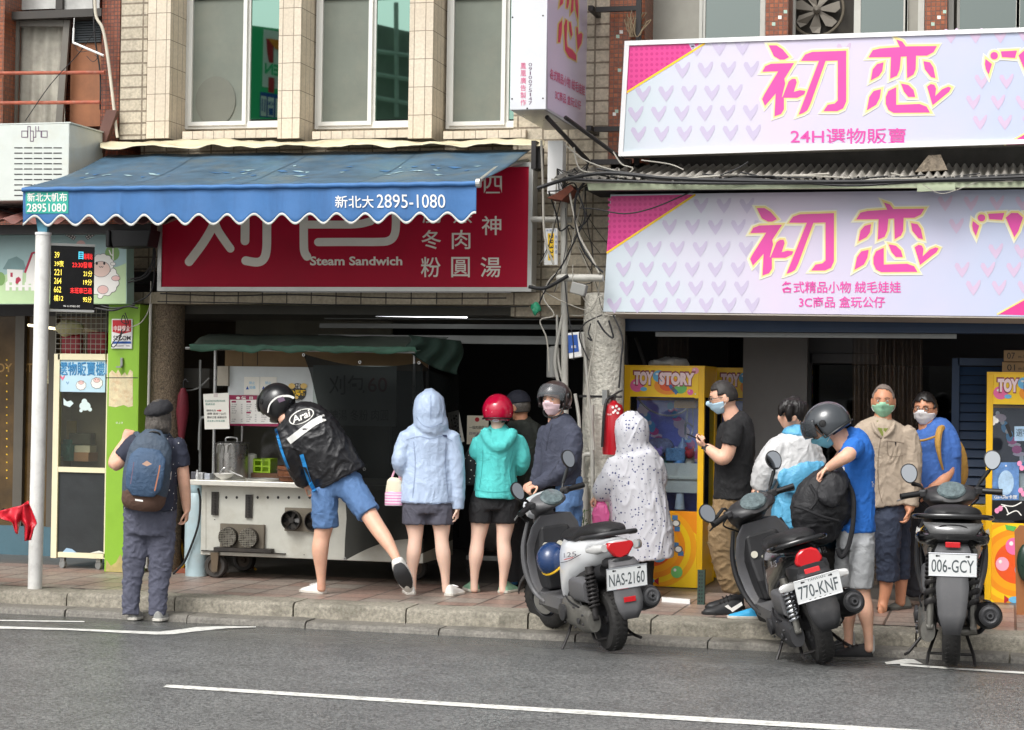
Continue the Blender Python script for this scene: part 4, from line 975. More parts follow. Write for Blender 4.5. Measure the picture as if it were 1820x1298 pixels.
# green pillar board, plaque, conduit
GP = M('lime_green_paint',(138,184,52),rough=.5,var=.1,scale=3,dirt=.35,dcol=(104,138,50),dscale=3)
gp = thing('green_pillar','lime green painted pillar with peeled patch and a security plaque','pillar',WY(215,1018,1.36))
bm = BM(); a = WY(189,780,1.36); e = WY(245,780,1.36); bb(bm,a.x,e.x,1.36,1.75,.1,WY(215,541,1.36).z); mk('pillar',bm,GP,gp,bev=.006)
pr = Print(onY(1.36)); PLM = M('peeled_plaster',(222,208,170),rough=.9,var=.25,scale=18,dirt=.6,dcol=(190,130,90),dscale=16)
pr.poly([(193,722),(194,664),(199,658),(206,664),(210,657),(216,668),(222,662),(226,668),(231,657),(236,661),(236,722),(228,724),(220,720),(205,724)],PLM,0)
pr.poly([(188,1016),(189,995),(197,1006),(206,1000),(214,985),(222,1004),(230,1002),(232,1018)],M('bare_wood',(186,170,110),rough=.9,var=.3,scale=12,dirt=.5),0)
pr.rect(189,671,245,672.5,INK,1)
for x in (206,210.5,215): pr.text('のぶき'[int((x-206)/4.5)],x,750,x+3.5,753.5,WINK,1)
pr.build('peeled_patch',gp)
pq = thing('security_plaque','white, red and blue security plaque on the lime green pillar','sign',WY(216,620,1.34))
bm = BM(); pbox(bm,198,567,235,620,1.345,.012); mk('plate',bm,WHITE,pq,bev=.004)
pr = Print(onY(1.345)); pr.poly([(200,569),(233,569),(233,590),(216,594),(200,590)],REDINK,1); pr.text('中興保全',202,579,231,589,WINK,2,.01); pr.text('SECOM',201.5,597,232,605,INK,1,.01); pr.rect(200,607,233,611,BLUEINK,1); pr.rect(204,614.5,220,615.5,M('grey_ink',(110,90,110)),1); pr.rect(224,614.5,231,615.5,M('grey_ink',(110,90,110)),1)
pr.build('lettering',pq)
def wire(bm,pts,Y,r=.006,seg=6,sm=5):
    tube(bm,[WY(p[0],p[1],p[2] if len(p) > 2 else Y) for p in pts],r,seg,sm=sm)
wl = thing('coiled_wire','loop of black wire hanging in front of the security plaque','wire',WY(216,560,1.3))
bm = BM(); wire(bm,[(222,556),(228,575),(216,572),(220,560),(224,585),(208,600),(198,614),(204,616),(214,600),(217,585),(212,604),(218,602)],1.3,.0045); mk('wire',bm,CABLE,wl,smooth=True)
bm = BM(); wire(bm,[(268,500),(266,545),(252,572),(232,582)],1.3,.005); mk('wire',bm,CABLEW,wl,smooth=True)
bm = BM(); tube(bm,[WY(268,540,1.25),WY(262,800,1.25),WY(260,1010,1.25)],.012,8); solo('conduit',bm,PVC,'thin grey conduit running down the pebble column','pipe',smooth=True)
bm = BM(); bb(bm,WY(215,650,1.33).x-.01,WY(215,650,1.33).x+.01,1.335,1.355,WY(215,652,1.33).z,WY(215,636,1.33).z); bb(bm,WY(212,650,1.33).x-.02,WY(215,650,1.33).x+.01,1.31,1.335,WY(215,654,1.33).z,WY(215,651,1.33).z); solo('iron_hook',bm,GALV,'small iron hook bracket on the lime green pillar','hook')

# ================================================================ food cart
KY = 1.25
CARTM = M('cart_sheet_steel',(196,196,186),rough=.42,metal=.25,var=.12,scale=3,dirt=.45,dcol=(150,140,118),dscale=2.5)
GRIME = M('greasy_black',(42,38,34),rough=.5,var=.4,scale=18,dirt=.3,dcol=(104,92,76))
fc = thing('food_cart','steel street food cart with green tarp roof and menu boards','food cart',WY(590,1030,KY+.3))
bm = BM(); a = WY(358,870,KY); e = WY(752,995,KY); zt_ = WY(580,868,KY).z; zb_ = WY(580,995,KY).z; bb(bm,a.x,e.x,KY,KY+.85,zb_,zt_); mk('body',bm,CARTM,fc,bev=.006)
bm = BM(); a = WY(336,862,KY-.12); e = WY(750,862,KY-.12); zc = WY(560,859,KY-.12).z; bb(bm,a.x,e.x,KY-.12,KY+.95,zc-.045,zc); mk('counter',bm,M('counter_steel',(216,214,204),rough=.35,metal=.3,var=.08,dirt=.3),fc,bev=.006)
pr = Print(onY(KY)); z3 = lambda x,y: (320+x/5.353,820+y/5.353)
for x in (440,540,738,835,933,1033,1133,1233): pr.disc(*z3(x,345),2.2,2.6,INK,1)
for x,y in ((330,555),(1180,890)): pr.disc(*z3(x,y),.9,.9,INK,1)
pr.rect(*(z3(245,290)+z3(249,860)),M('seam',(120,116,104),var=0),0)
pr.build('vent_holes',fc)
for x0,x1,y0,y1 in ((297,358,292,512),(620,682,318,540)):
    bm = BM(); pbox(bm,*z3(x0,y0),*z3(x1,y1),KY-.02,.018); 
    for k in range(8): c = z3((x0+x1)/2,y0+20+k*(y1-y0-30)/7); p = WY(c[0],c[1],KY-.03); box(bm,p,(.02,.008,.006))
    mk('hinge_bracket',bm,GRIME,fc)
def fanbox(x0,y0,x1,y1,cs,rad,grille):
    bm = BM(); pbox(bm,*z3(x0,y0),*z3(x1,y1),KY-.035,.033); f = mk('exhaust_fan',bm,M('fan_plate',(120,112,98),rough=.55,metal=.3,var=.3,dirt=.6,dcol=(48,42,36)),fc)
    for cx_,cy_ in cs:
        p = WY(*z3(cx_,cy_),KY-.037); R_ = rad/5.353/214
        bm = BM(); lathe(bm,[(R_,0),(R_,.05),(R_*.93,.05),(R_*.9,.0)],p,(0,-1,0),28,cap=False); mk('fan_ring',bm,GRIME,f,smooth=True)
        bm = BM(); lathe(bm,[(0,0),(R_*.9,0),(R_*.9,.004),(0,.0041)],p,(0,-1,0),24); mk('fan_back',bm,M('soot_black',(16,15,14),rough=.9),f)
        bm = BM(); lathe(bm,[(0,.03),(R_*.28,.03),(R_*.28,.006)],p,(0,-1,0),16)
        for k in range(5):
            an = 2*pi*k/5; e1 = V((cos(an),0,sin(an))); e2 = V((-sin(an),0,cos(an)))
            slab(bm,[p+e1*R_*.2-e2*R_*.12+V((0,-.02,0)),p+e1*R_*.85-e2*R_*.25+V((0,-.028,0)),p+e1*R_*.85+e2*R_*.25+V((0,-.008,0)),p+e1*R_*.2+e2*R_*.12+V((0,-.014,0))],(0,.003,0))
        mk('fan_blade',bm,GRIME if not grille else M('fan_grey',(110,108,100),rough=.5),f)
        if grille:
            bm = BM()
            for k in range(-5,6):
                h = sqrt(max(0,R_*R_-(k*R_/5.5)**2)); c = p+V((0,-.052,0)); o = k*R_/5.5
                tube(bm,[c+V((o,0,-h)),c+V((o,0,h))],.0022,4); tube(bm,[c+V((-h,-.003,o)),c+V((h,-.003,o))],.0022,4)
            mk('grille',bm,M('grille_wire',(156,152,140),rough=.4,metal=.5),f)
fanbox(380,600,795,825,((470,718),(665,728)),92,True)
fanbox(995,448,1420,670,((1070,560),(1290,570)),95,False)
bm = BM(); pbox(bm,*z3(318,828),*z3(860,862),KY-.09,.085); pbox(bm,*z3(200,862),*z3(1000,872),KY-.02,.3); mk('shelf_bracket',bm,GRIME,fc)
def wheel(parent,c,ax,R_,wd,name='wheel'):
    bm = BM(); lathe(bm,[(R_*.62,-wd*.45),(R_*.9,-wd*.5),(R_,-wd*.3),(R_,wd*.3),(R_*.9,wd*.5),(R_*.62,wd*.45)],c,ax,32,cap=False); w_ = mk(name,bm,M('worn_rubber',(58,55,52),rough=.75,var=.2,dirt=.3),parent,smooth=True)
    bm = BM(); lathe(bm,[(0,-wd*.2),(R_*.2,-wd*.45),(R_*.25,-wd*.2),(R_*.6,-wd*.25),(R_*.63,-wd*.45),(R_*.63,wd*.45),(0,wd*.3)],c,ax,28); mk('rim',bm,M('rusty_rim',(92,82,72),rough=.6,metal=.3,dirt=.4),w_,smooth=True); return w_
wc = WY(*z3(345,1018),KY+.04); wc.z = .1+.1; wheel(fc,wc,(.05,1,0),.1,.07)
bm = BM(); pA_ = z3(288,868); fk = [WY(*z3(288,868),KY-.02),WY(*z3(368,868),KY-.02),WY(*z3(350,1050),KY-.02),WY(*z3(300,1050),KY-.02)]; slab(bm,fk,(0,.012,0)); mk('fork',bm,M('brown_fork',(106,92,74),rough=.6,metal=.3,var=.2,dirt=.4),fc)
w2 = wc+V((1.6,.5,0)); wheel(fc,w2,(0,1,0),.1,.07); w3 = wc+V((0,.6,0)); wheel(fc,w3,(0,1,0),.1,.07)
# posts, roof, boards
PY = KY+.05
for x,y0,Y in ((383,618,PY),(737,622,PY),(433,630,PY+.75),(760,625,PY+.75)):
    bm = BM(); t_ = WY(x,y0,Y); tube(bm,[V((t_.x,Y,zc-.04)),V((t_.x,Y,t_.z))],.014,10); mk('post',bm,STEEL,fc,smooth=True)
def _tp(u,v):
    a = WY(336+402*u,620+5*u,KY-.22); b = WY(372+425*u,594+6*u,KY+.75); r = a.lerp(b,v); r.z += .02*sin(pi*v)-.028*sin(pi*v)*abs(sin(u*pi*2.5))+.012*noise.noise(V((u*9,v*3,0))); return r
bm = BM(); grid(bm,_tp,60,10); mk('tarp_roof',bm,M('green_grey_tarp',(84,96,84),rough=.75,var=.3,scale=5,dirt=.5,dcol=(70,68,62),bump=.3,bscale=14),fc,smooth=True,solid=.006)
GT = M('green_tarp_edge',(56,94,76),rough=.7,var=.3,scale=9,dirt=.3)
bm = BM(); grid(bm,lambda u,v: WY(336+402*u+3*v,612+5*u+(11+2.5*sin(u*31))*v+3*noise.noise(V((u*20,0,1))),KY-.225+.01*sin(u*40)*v),80,3); mk('tarp_edge',bm,GT,fc,smooth=True,solid=.004)
bm = BM(); tube(bm,[WY(330,619,KY-.2),WY(738,626,KY-.2)],.012,8); mk('roof_rail',bm,GALV,fc)
bm = BM(); grid(bm,lambda u,v: WY(726+92*u+6*sin(v*5),596+(24+36*u)*v+10*u+8*sin(pi*u)*v,KY-.2+.5*u+.03*sin(u*19+v*4)),26,12); mk('tarp_fold',bm,M('dark_green_net',(34,56,46),rough=.8,var=.3,scale=8),fc,smooth=True,solid=.006)
bm = BM(); pbox(bm,400,618,760,658,KY+.28,.02); mk('plywood_board',bm,M('tan_plywood',(150,124,90),rough=.8,var=.15,dirt=.3,dcol=(110,86,62),streak=True),fc)
pr = Print(onY(KY+.28)); pr.rect(431,622,432.2,652,INK,0); pr.rect(457,622,458.2,650,INK,0); pr.build('board_seam',fc)
bm = BM(); pbox(bm,405,652,560,757,KY+.24,.02); mk('back_board',bm,M('white_menu_board',(206,212,212),rough=.45,var=.08,scale=4,dirt=.25,dcol=(150,150,146)),fc)
bm = BM(); pbox(bm,386,651,405,686,KY+.2,.2); mk('switch_box',bm,M('beige_box',(178,170,154),rough=.6,dirt=.3),fc)
zz = lambda x,y: (320+x/4.327,580+y/4.327)
BOARDY = KY+.24
mn = thing('menu_board','maroon bordered printed menu board hanging on the food cart','menu',WY(450,757,BOARDY-.02))
bm = BM(); pbox(bm,*zz(376,532),*zz(760,768),BOARDY-.02,.012); mk('board',bm,M('maroon_print',(150,36,78),rough=.4,var=.05),mn)
pr = Print(onY(BOARDY-.02)); x0,y0 = zz(386,566); x1,y1 = zz(752,750); pr.rect(x0,y0,x1,y1,WINK,1); pr.text('價目',*zz(470,540),*zz(560,564),WINK,1,.02,spacing=2.2); pr.disc(*zz(446,552),3.6,2.4,WINK,1)
DG = M('dark_grey_print',(90,84,90),var=0)
for c,(xa,xb) in enumerate(((396,482),(510,590),(625,700))):
    pr.rect(*zz(xa,574),*zz(xa+34,588),M('maroon_print',(150,36,78)),2)
    for k in range(9):
        if k == 4 and c == 1: pr.rect(*zz(xa,658),*zz(xa+34,671),M('maroon_print',(150,36,78)),2); continue
        if c == 0 and k in (5,6): continue
        y = 598+k*16.2; pr.text(('大刈包','肉圓','四神湯','冬粉','貢丸湯','豬血湯','碗粿','小菜','飲料')[k],*zz(xa,y),*zz(xa+42-(k % 3)*8,y+9),DG,2,.0); pr.text(str(30+5*k),*zz(xb-14,y),*zz(xb-2,y+9),DG,2)
pr.build('lettering',mn)
nt_ = thing('paper_notice','white paper notice with a red arrow taped to the cart post','notice',WY(382,763,KY+.02))
def onnote(x,y,l): return WY(x,y,KY+.02-.002-.0015*l)
bm = BM(); pquad(bm,[zz(178,522),zz(372,512),zz(380,790),zz(190,793)],KY+.02,.004); mk('sheet',bm,PAPER,nt_)
pr = Print(onnote); TG = M('teal_ink',(60,130,120),var=0)
pr.text('配合防疫本店暫停內用',*zz(192,566),*zz(345,582),TG,1); pr.text('敬請見諒',*zz(196,592),*zz(268,608),TG,1); pr.text('請走右方',*zz(204,640),*zz(276,656),INK,1,.01)
pr.poly([zz(284,645),zz(304,645),zz(304,638),zz(320,649),zz(304,660),zz(304,653),zz(284,653)],REDINK,1)
pr.text('排隊 保持一公尺',*zz(208,664),*zz(352,682),INK,1,.005); pr.text('戴好口罩 謝謝合作',*zz(208,692),*zz(358,710),INK,1,.005); pr.text('店主敬上新年快樂',*zz(208,720),*zz(345,736),TG,1); pr.rect(*zz(258,514),*zz(290,545),M('tape',(206,196,190),var=0),1)
pr.build('lettering',nt_)
for k,(x0_,x1_) in enumerate(((492,611),(616,742))):
    n_ = thing('small_notice',('left' if k == 0 else 'right')+' white paper with blue writing above the menu board','notice',WY(*zz((x0_+x1_)/2,530),BOARDY),0,'paper notices above the menu')
    bm = BM(); pbox(bm,*zz(x0_,390),*zz(x1_,528),BOARDY-.006,.004); mk('sheet',bm,PAPER,n_)
    pr = Print(onY(BOARDY-.006)); pr.text('禁止',*zz(x0_+38,425),*zz(x0_+84,447),SKYINK,1); pr.text('拍攝',*zz(x0_+42,458),*zz(x0_+88,482),SKYINK,1); pr.poly([zz(x0_+14,486),zz(x0_+26,460),zz(x0_+38,486)],BLUEINK,1); pr.build('lettering',n_)
rp = thing('round_sticker','round black and gold sticker on the white cart board','sticker',WY(*zz(905,580),BOARDY))
bm = BM(); c = WY(*zz(905,508),BOARDY-.004); lathe(bm,[(0,0),(.076,0),(.076,.003),(0,.0031)],c,(0,-1,0),30); mk('disc',bm,M('sticker_black',(26,26,26),rough=.4,var=0),rp)
pr = Print(onY(BOARDY-.006)); GD = M('sticker_gold',(226,190,110),var=0)
for s in (-1,1): pr.disc(*zz(905+s*46,460),6,5,GD,1.2)
pr.text('本店\n使用',*zz(888,442),*zz(924,480),WINK,2,.01); pr.text('台灣豬',*zz(846,488),*zz(966,534),YINK,2,.03); pr.disc(*zz(893,548),4,3,GD,2); pr.text('TAIWAN PORK',*zz(868,566),*zz(936,576),WINK,2); pr.build('lettering',rp)
# net curtain with the sign board behind it
nb = thing('price_board','grey price board behind the black net of the cart','price board',WY(640,760,KY+.1))
bm = BM(); pbox(bm,556,650,704,757,KY+.0,.012); mk('board',bm,M('board_grey_green',(150,160,156),rough=.6,var=.1),nb)
pr = Print(onY(KY+.0)); pr.text('刈包',585,667,648,702,INK,1,.004); pr.text('60',654,671,688,697,M('dark_red_ink',(120,40,50),var=0),1,.004); pr.text('四神湯 冬粉 肉圓',570,728,690,748,M('grey_ink2',(70,74,72),var=0),1); pr.build('lettering',nb)
NET = M('black_shade_net',(17,20,20),rough=.9,var=.4,scale=3,spec=.15,alpha=.9,bump=.4,bscale=120)
nc = thing('net_curtain','black shade net with eyelets hanging down the right half of the cart','curtain',WY(700,990,KY-.2))
def bord(bd,v):
    k = v*(len(bd)-1); i = min(int(k),len(bd)-2); f = k-i; return (bd[i][0]*(1-f)+bd[i+1][0]*f,bd[i][1]*(1-f)+bd[i+1][1]*f)
LB_ = [(539,629),(552,665),(566,725),(590,790),(612,860),(616,920),(613,960),(612,997)]
RB_ = [(748,645),(752,665),(754,725),(756,790),(758,860),(758,920),(757,950),(755,958)]
def _net(u,v):
    a,b = bord(LB_,v),bord(RB_,v); x = a[0]*(1-u)+b[0]*u; y = a[1]*(1-u)+b[1]*u
    y += 14*sin(pi*u)*(1-v)-14*sin(pi*u)*v*.9
    return WY(x,y,KY-.19+.03*sin(u*15+v*5)*v+.025*noise.noise(V((u*4,v*5,2)))+.035*sin((u+v)*9)*v*(1-u))
bm = BM(); grid(bm,_net,50,50); mk('net',bm,NET,nc,smooth=True)
def _net2(u,v):
    x = 748+68*u; y0 = 645+24*sin(u*2.3); y = y0+(985-30*u-y0)*v; return WY(x,y,KY-.19+.75*u+.03*sin(v*6+u*8))
bm = BM(); grid(bm,_net2,24,30); mk('net_side',bm,NET,nc,smooth=True)
for x,y in ((540,631),(640,644),(613,993),(745,645),(648,834)):
    p = WY(x,y,KY-.2); bm = BM(); tube(bm,[p+V((cos(2*pi*k/12)*.010,-.006,sin(2*pi*k/12)*.010)) for k in range(13)],.0035,6); mk('eyelet',bm,STEEL,nc)
# things on the counter
zt_ = zc
def onC(x,Y): p = WY(x,855,Y); return V((p.x,Y,zt_))
c = onC(412,KY+.25); Rp = .137
po = thing('stock_pot','large steel stock pot with looped lid handle on the cart counter','pot',c)
hp = .29
bm = BM(); lathe(bm,[(0,0),(Rp*.97,0),(Rp,.02),(Rp,hp),(Rp+.008,hp+.003),(Rp+.008,hp+.01),(Rp*.9,hp+.02),(0,hp+.03)],c,(0,0,1),40); mk('pot',bm,M('brushed_pot_steel',(178,176,172),rough=.28,metal=.9,var=.15,scale=5),po,smooth=True,ang=35)
bm = BM(); tube(bm,[c+V((-.05,-.02,hp+.02)),c+V((-.045,-.02,hp+.055)),c+V((.045,-.02,hp+.055)),c+V((.05,-.02,hp+.02))],.008,8,sm=3); mk('lid_handle',bm,STEEL,po,smooth=True)
bm = BM(); 
for s in (-.35,.35): tube(bm,[c+V((s*Rp*1.0-.035,-Rp*.97,hp-.07)),c+V((s*Rp-.02,-Rp*1.08,hp-.0)),c+V((s*Rp+.02,-Rp*1.1,hp-.0)),c+V((s*Rp+.035,-Rp*.97,hp-.07))],.006,8,sm=3)
mk('handle',bm,STEEL,po,smooth=True)
c = onC(398,KY-.02); bw = thing('bowl','white bowl tipped over a ladle in front of the stock pot','bowl',c)
bm = BM(); lathe(bm,[(.03,0),(.035,.01),(.07,.03),(.088,.055),(.084,.055),(.065,.032),(.02,.014)],c,(0,0,1),28); mk('bowl',bm,M('white_china',(236,234,228),rough=.2,var=.03),bw,smooth=True)
bm = BM(); tube(bm,[c+V((-.04,0,.05)),c+V((0,.0,.10)),c+V((.05,.02,.07)),c+V((.16,.02,.03))],.006,8,sm=4); mk('ladle',bm,STEEL,bw,smooth=True)
c = onC(465,KY+.35); bm = BM()
for k in range(3): bb(bm,c.x-.07,c.x+.07,c.y-.005,c.y,zt_+.05+k*.05,zt_+.062+k*.05)
for x in (-.07,0,.07): bb(bm,c.x+x-.008,c.x+x+.008,c.y-.006,c.y+.001,zt_+.05,zt_+.17)
bb(bm,c.x-.078,c.x+.078,c.y+.001,c.y+.16,zt_+.05,zt_+.06); bb(bm,c.x-.078,c.x-.07,c.y+.001,c.y+.16,zt_+.06,zt_+.17); bb(bm,c.x+.07,c.x+.078,c.y+.001,c.y+.16,zt_+.06,zt_+.17); bb(bm,c.x-.07,c.x+.07,c.y+.15,c.y+.16,zt_+.06,zt_+.17)
solo('green_basket',bm,M('lime_plastic',(150,188,30),rough=.4,var=.06),'lime green plastic basket on the cart counter behind the trays','basket')
bm = BM(); bb(bm,c.x-.09,c.x+.22,c.y-.02,c.y+.2,zt_,zt_+.048); solo('wooden_riser',bm,M('dark_wood',(96,66,44),rough=.7,var=.2),'low dark wooden block under the lime green basket','block')
c2 = onC(445,KY+.42); bm = BM(); lathe(bm,[(.05,0),(.055,.1),(.05,.2),(.03,.21),(0,.21)],c2,(0,0,1),18); solo('paper_tub',bm,PAPER,'white paper tub standing between the pot and the lime basket','tub',smooth=True)
c = onC(470,KY+.02); bm = BM(); lathe(bm,[(0,.004),(.15,.004),(.17,.02),(.175,.02),(.155,0),(0,0)],c,(0,0,1),32)
for v in bm.verts: v.co.y = c.y+(v.co.y-c.y)*.6
solo('steel_tray',bm,STEEL,'shallow round steel tray on the front of the cart counter','tray',smooth=True)
c = onC(533,KY+.05); bk = thing('bamboo_basket','round brown bamboo steamer basket beside the bending customer','steamer',c)
bm = BM(); lathe(bm,[(.0,.0),(.15,0),(.17,.01),(.185,.06),(.19,.13),(.18,.13),(.172,.06),(0,.03)],c,(0,0,1),36); mk('basket',bm,M('brown_bamboo',(122,74,44),rough=.6,var=.35,scale=16,bump=.4,bscale=50),bk,smooth=True)
bm = BM()
for h in (.045,.1): tube(bm,[c+V((cos(2*pi*k/30)*.19,sin(2*pi*k/30)*.19,h)) for k in range(31)],.006,6)
mk('band',bm,M('bamboo_band',(88,52,32),rough=.6),bk,smooth=True)
c = onC(505,KY-.02); bm = BM(); lathe(bm,[(.02,0),(.022,.05),(.026,.1),(.022,.1)],c,(0,0,1),14); solo('paper_cup_stack',bm,PAPER,'white upright stack of paper cups left of the bamboo steamer','cups',smooth=True)
for k,(x,col,nm,lb) in enumerate(((344,(90,90,96),'condiment_jar','dark lidded jar at the left end of the counter'),(355,(206,206,206),'condiment_box','silver condiment box with red dot on the counter'),(368,(170,174,182),'condiment_tin','grey tin next to the cart post on the counter'))):
    c = onC(x,KY-.04); bm = BM(); bb(bm,c.x-.026,c.x+.024,c.y,c.y+.08,zt_,zt_+.062-.006*k)
    if k == 1: lathe(bm,[(.012,0),(.014,.03),(.008,.06),(.008,.08)],c+V((-.01,-.03,0)),(0,0,1),10)
    solo(nm,bm,M(nm+'_mat',col,rough=.35,metal=.3),lb,'jar','condiments at the counter end',bev=.004)
# gas cylinder, hoses
c = G1(345,1024); c.y += .05
gc = thing('gas_cylinder','tall pale blue gas cylinder with black hose beside the cart','gas cylinder',c)
bm = BM(); Rg = .105; zz0 = .1; lathe(bm,[(.09,0),(.095,.0),(.095,.06),(Rg*.9,.075),(Rg,.12),(Rg,.60),(Rg*.93,.67),(Rg*.65,.72),(.04,.74),(0,.74)],c,(0,0,1),32); mk('cylinder',bm,M('pale_blue_gas',(176,198,204),rough=.4,var=.08,dirt=.4,dcol=(140,126,110)),gc,smooth=True)
bm = BM(); lathe(bm,[(.075,.70),(.08,.72),(.08,.80),(.075,.80)],c,(0,0,1),24,cap=False); mk('collar',bm,M('collar_blue',(160,186,194),rough=.4),gc,smooth=True,solid=.005)
bm = BM(); tube(bm,[c+V((0,0,.74)),c+V((0,0,.8))],.02,10); tube(bm,[c+V((-.02,0,.79)),c+V((.05,0,.79))],.012,8); mk('valve',bm,M('brass',(170,140,70),rough=.3,metal=.8),gc)
bm = BM(); wire(bm,[(352,868),(356,890),(353,930),(342,965),(328,998),(318,1010),(308,1020)],c.y-.13,.010,8); mk('hose',bm,CABLE,gc,smooth=True)
bm = BM(); tube(bm,[G1(305,1020)+V((0,.1,.02)),G1(318,1018)+V((0,.1,.06)),G1(312,1000)+V((0,.15,.1)),G1(306,985)+V((0,.2,.12))],.012,8,sm=4); tube(bm,[G1(430,1022)+V((0,.3,.02)),G1(410,1010)+V((0,.3,.08)),G1(400,1000)+V((0,.4,.12)),G1(418,985)+V((0,.4,.22))],.010,8,sm=4)
solo('yellow_hose',bm,M('yellow_rubber',(214,160,20),rough=.5),'yellow gas hose lying behind the cylinder and under the cart','hose',smooth=True)
bm = BM(); bb(bm,c.x-.25,c.x+.1,c.y+.13,c.y+.2,.1,.14); solo('loose_brick',bm,M('brick_red',(150,84,60),rough=.8,var=.3),'broken red brick on the ground behind the gas cylinder','brick')
# clutter left of the cart: rack, folded umbrella, box
um = thing('folded_umbrella','folded maroon umbrella hanging in the gloom left of the cart','umbrella',WY(323,790,KY+.3))
bm = BM(); a = WY(326,690,KY+.3); b = WY(322,795,KY+.3); tube(bm,[a.lerp(b,t) for t in (0,.12,.4,.8,1)],[.02,.045,.055,.03,.008],10); mk('canopy',bm,M('maroon_cloth',(110,24,40),rough=.7,var=.25,scale=12),um,smooth=True)
bm = BM(); tube(bm,[a,a+V((0,0,.05)),a+V((.02,0,.075)),a+V((.045,0,.05))],.007,8,sm=3); mk('handle',bm,BLACK,um,smooth=True)
rk = thing('pipe_rack','thin steel pipe rack behind the stone column and umbrella','rack',WY(330,1010,KY+.5))
bm = BM()
for x in (314,356): wire(bm,[(x,640),(x-1,1000)],KY+.5,.012,8,1)
wire(bm,[(300,692),(330,694),(352,690),(372,672)],KY+.5,.008); wire(bm,[(354,800),(356,750),(362,742),(380,742)],KY+.4,.014)
mk('pipe',bm,GALV,rk,smooth=True)
bm = BM(); pbox(bm,325,655,372,690,KY+.7,.3); mk('shelf_box',bm,M('dim_box',(110,108,102),rough=.7,dirt=.3),rk)
# ceiling lamp tube over the cart
fl = thing('tube_lamp','lit fluorescent tube fixed under the ceiling behind the cart roof','lamp',WY(720,562,2.1))
bm = BM(); tube(bm,[WY(612,559,2.1),WY(830,563,2.1)],.013,10); mk('tube',bm,M('white_tube',(250,252,255),var=0,emit=3.5),fl,smooth=True)
bm = BM(); a = WY(608,553,2.12); e = WY(834,556,2.12); bb(bm,a.x,e.x,2.10,2.16,a.z-.012,a.z+.03); mk('batten',bm,GREYPL,fl)
# things behind the queue: hand lettered cards, plastic bag, trolley
cd = thing('card_sign','tall handwritten card leaning by the dark doorway','notice',WY(810,790,1.9))
bm = BM(); pquad(bm,[(795,734),(815,729),(825,785),(803,792)],1.9,.006); mk('card',bm,PAPER,cd)
pr = Print(onY(1.9)); pr.text('外帶區',0,0,0,0,INK,1,quadpts=[(800,738),(812,735),(820,780),(806,784)]); pr.build('lettering',cd)
cd = thing('card_sign','square printed card with red mark behind the red helmet','notice',WY(850,790,1.95))
bm = BM(); pbox(bm,830,739,868,790,1.95,.006); mk('card',bm,M('card_cream',(226,218,196),rough=.7),cd)
pr = Print(onY(1.95)); pr.text('一個肉圓四十',834,757,866,763,INK,1); pr.text('四神湯大碗',834,768,864,773,M('grey_ink',(110,90,110)),1); pr.disc(848,746,4,4,REDINK,1); pr.text('口',838,779,846,786,REDINK,1); pr.build('lettering',cd)
tr = thing('trolley','low steel trolley holding a clear plastic bag behind the queue','trolley',GZ(850,1040,.1)+V((0,.6,0)))
tb = GZ(850,1040,.1)+V((0,.7,0))
bm = BM(); bb(bm,tb.x-.3,tb.x+.35,tb.y-.03,tb.y,.24,.28); mk('deck',bm,GALV,tr)
bm = BM(); bb(bm,tb.x+.13,tb.x+.16,tb.y+.001,tb.y+.03,.281,.95); mk('handle_post',bm,GALV,tr)
for dx in (-.25,.16): bm = BM(); lathe(bm,[(.01,-.015),(.05,-.015),(.05,.015),(.01,.015)],(tb.x+dx,tb.y,.15),(0,1,0),16); bb(bm,tb.x+dx-.015,tb.x+dx+.015,tb.y-.02,tb.y+.02,.16,.24); mk('castor',bm,DARKST,tr)
bm = BM(); ell(bm,(tb.x-.1,tb.y+.18,.62),(.2,.14,.34),20)
for v in bm.verts: v.co += V((noise.noise(v.co*7),noise.noise(v.co*7+V((5,0,0))),noise.noise(v.co*7+V((0,7,0)))))*.05
solo('clear_bag',bm,M('clear_plastic',(120,116,112),rough=.12,var=.3,scale=9,alpha=.75),'bulging clear plastic bag standing on the trolley','bag',smooth=True)
for k,(x0,y0,x1,y1,Y,c_) in enumerate(((600,985,800,1030,2.3,(36,34,34)),(440,990,560,1024,2.3,(30,36,44)))):
    pass

# ================================================================ pipes, meter and cables on the rendered column
pc = thing('pipe_cluster','grey drain pipes strapped beside the white rendered column','pipes',WY(1010,900,1.2))
for pts,r,Y in (([(1002,340),(1003,560),(1006,780),(1020,930)],.028,1.2),([(1000,560),(986,640),(996,700),(1000,780)],.013,1.18),([(990,560),(992,640),(1004,690)],.010,1.2),([(1038,860),(1040,960)],.035,1.28),([(1052,720),(1054,900),(1056,970)],.018,1.25),([(1022,700),(1030,760),(1026,860)],.014,1.25),([(1036,590),(1044,680),(1056,800)],.012,1.24),([(945,390),(1016,391)],.024,1.3),([(990,494),(1072,494)],.03,1.05),([(1050,808),(1036,812),(1035,850)],.02,1.28)):
    bm = BM(); wire(bm,pts,Y,r,12,4); mk('pipe',bm,PVC,pc,smooth=True)
bm = BM(); bb(bm,cx-.175,cx+.175,1.335,1.345,WY(1066,707,1.33).z,WY(1066,703,1.33).z); mk('strap',bm,BLACK,pc)
bm = BM(); pbox(bm,973,250,1000,345,1.3,.12); solo('white_trunking',bm,WHITE,'white boxed trunking on the tiles right of the red sign','trunking',bev=.004)
bm = BM(); pquad(bm,[(972,352),(998,356),(1020,336),(1014,328),(988,344)],1.0,.25); solo('rusty_beam_end',bm,RUST,'rusty brown beam end poking out above the drain pipe','beam')
pl = thing('phone_plate','narrow white plate with yellow vertical phone number by the drain pipe','sign',WY(980,472,1.28))
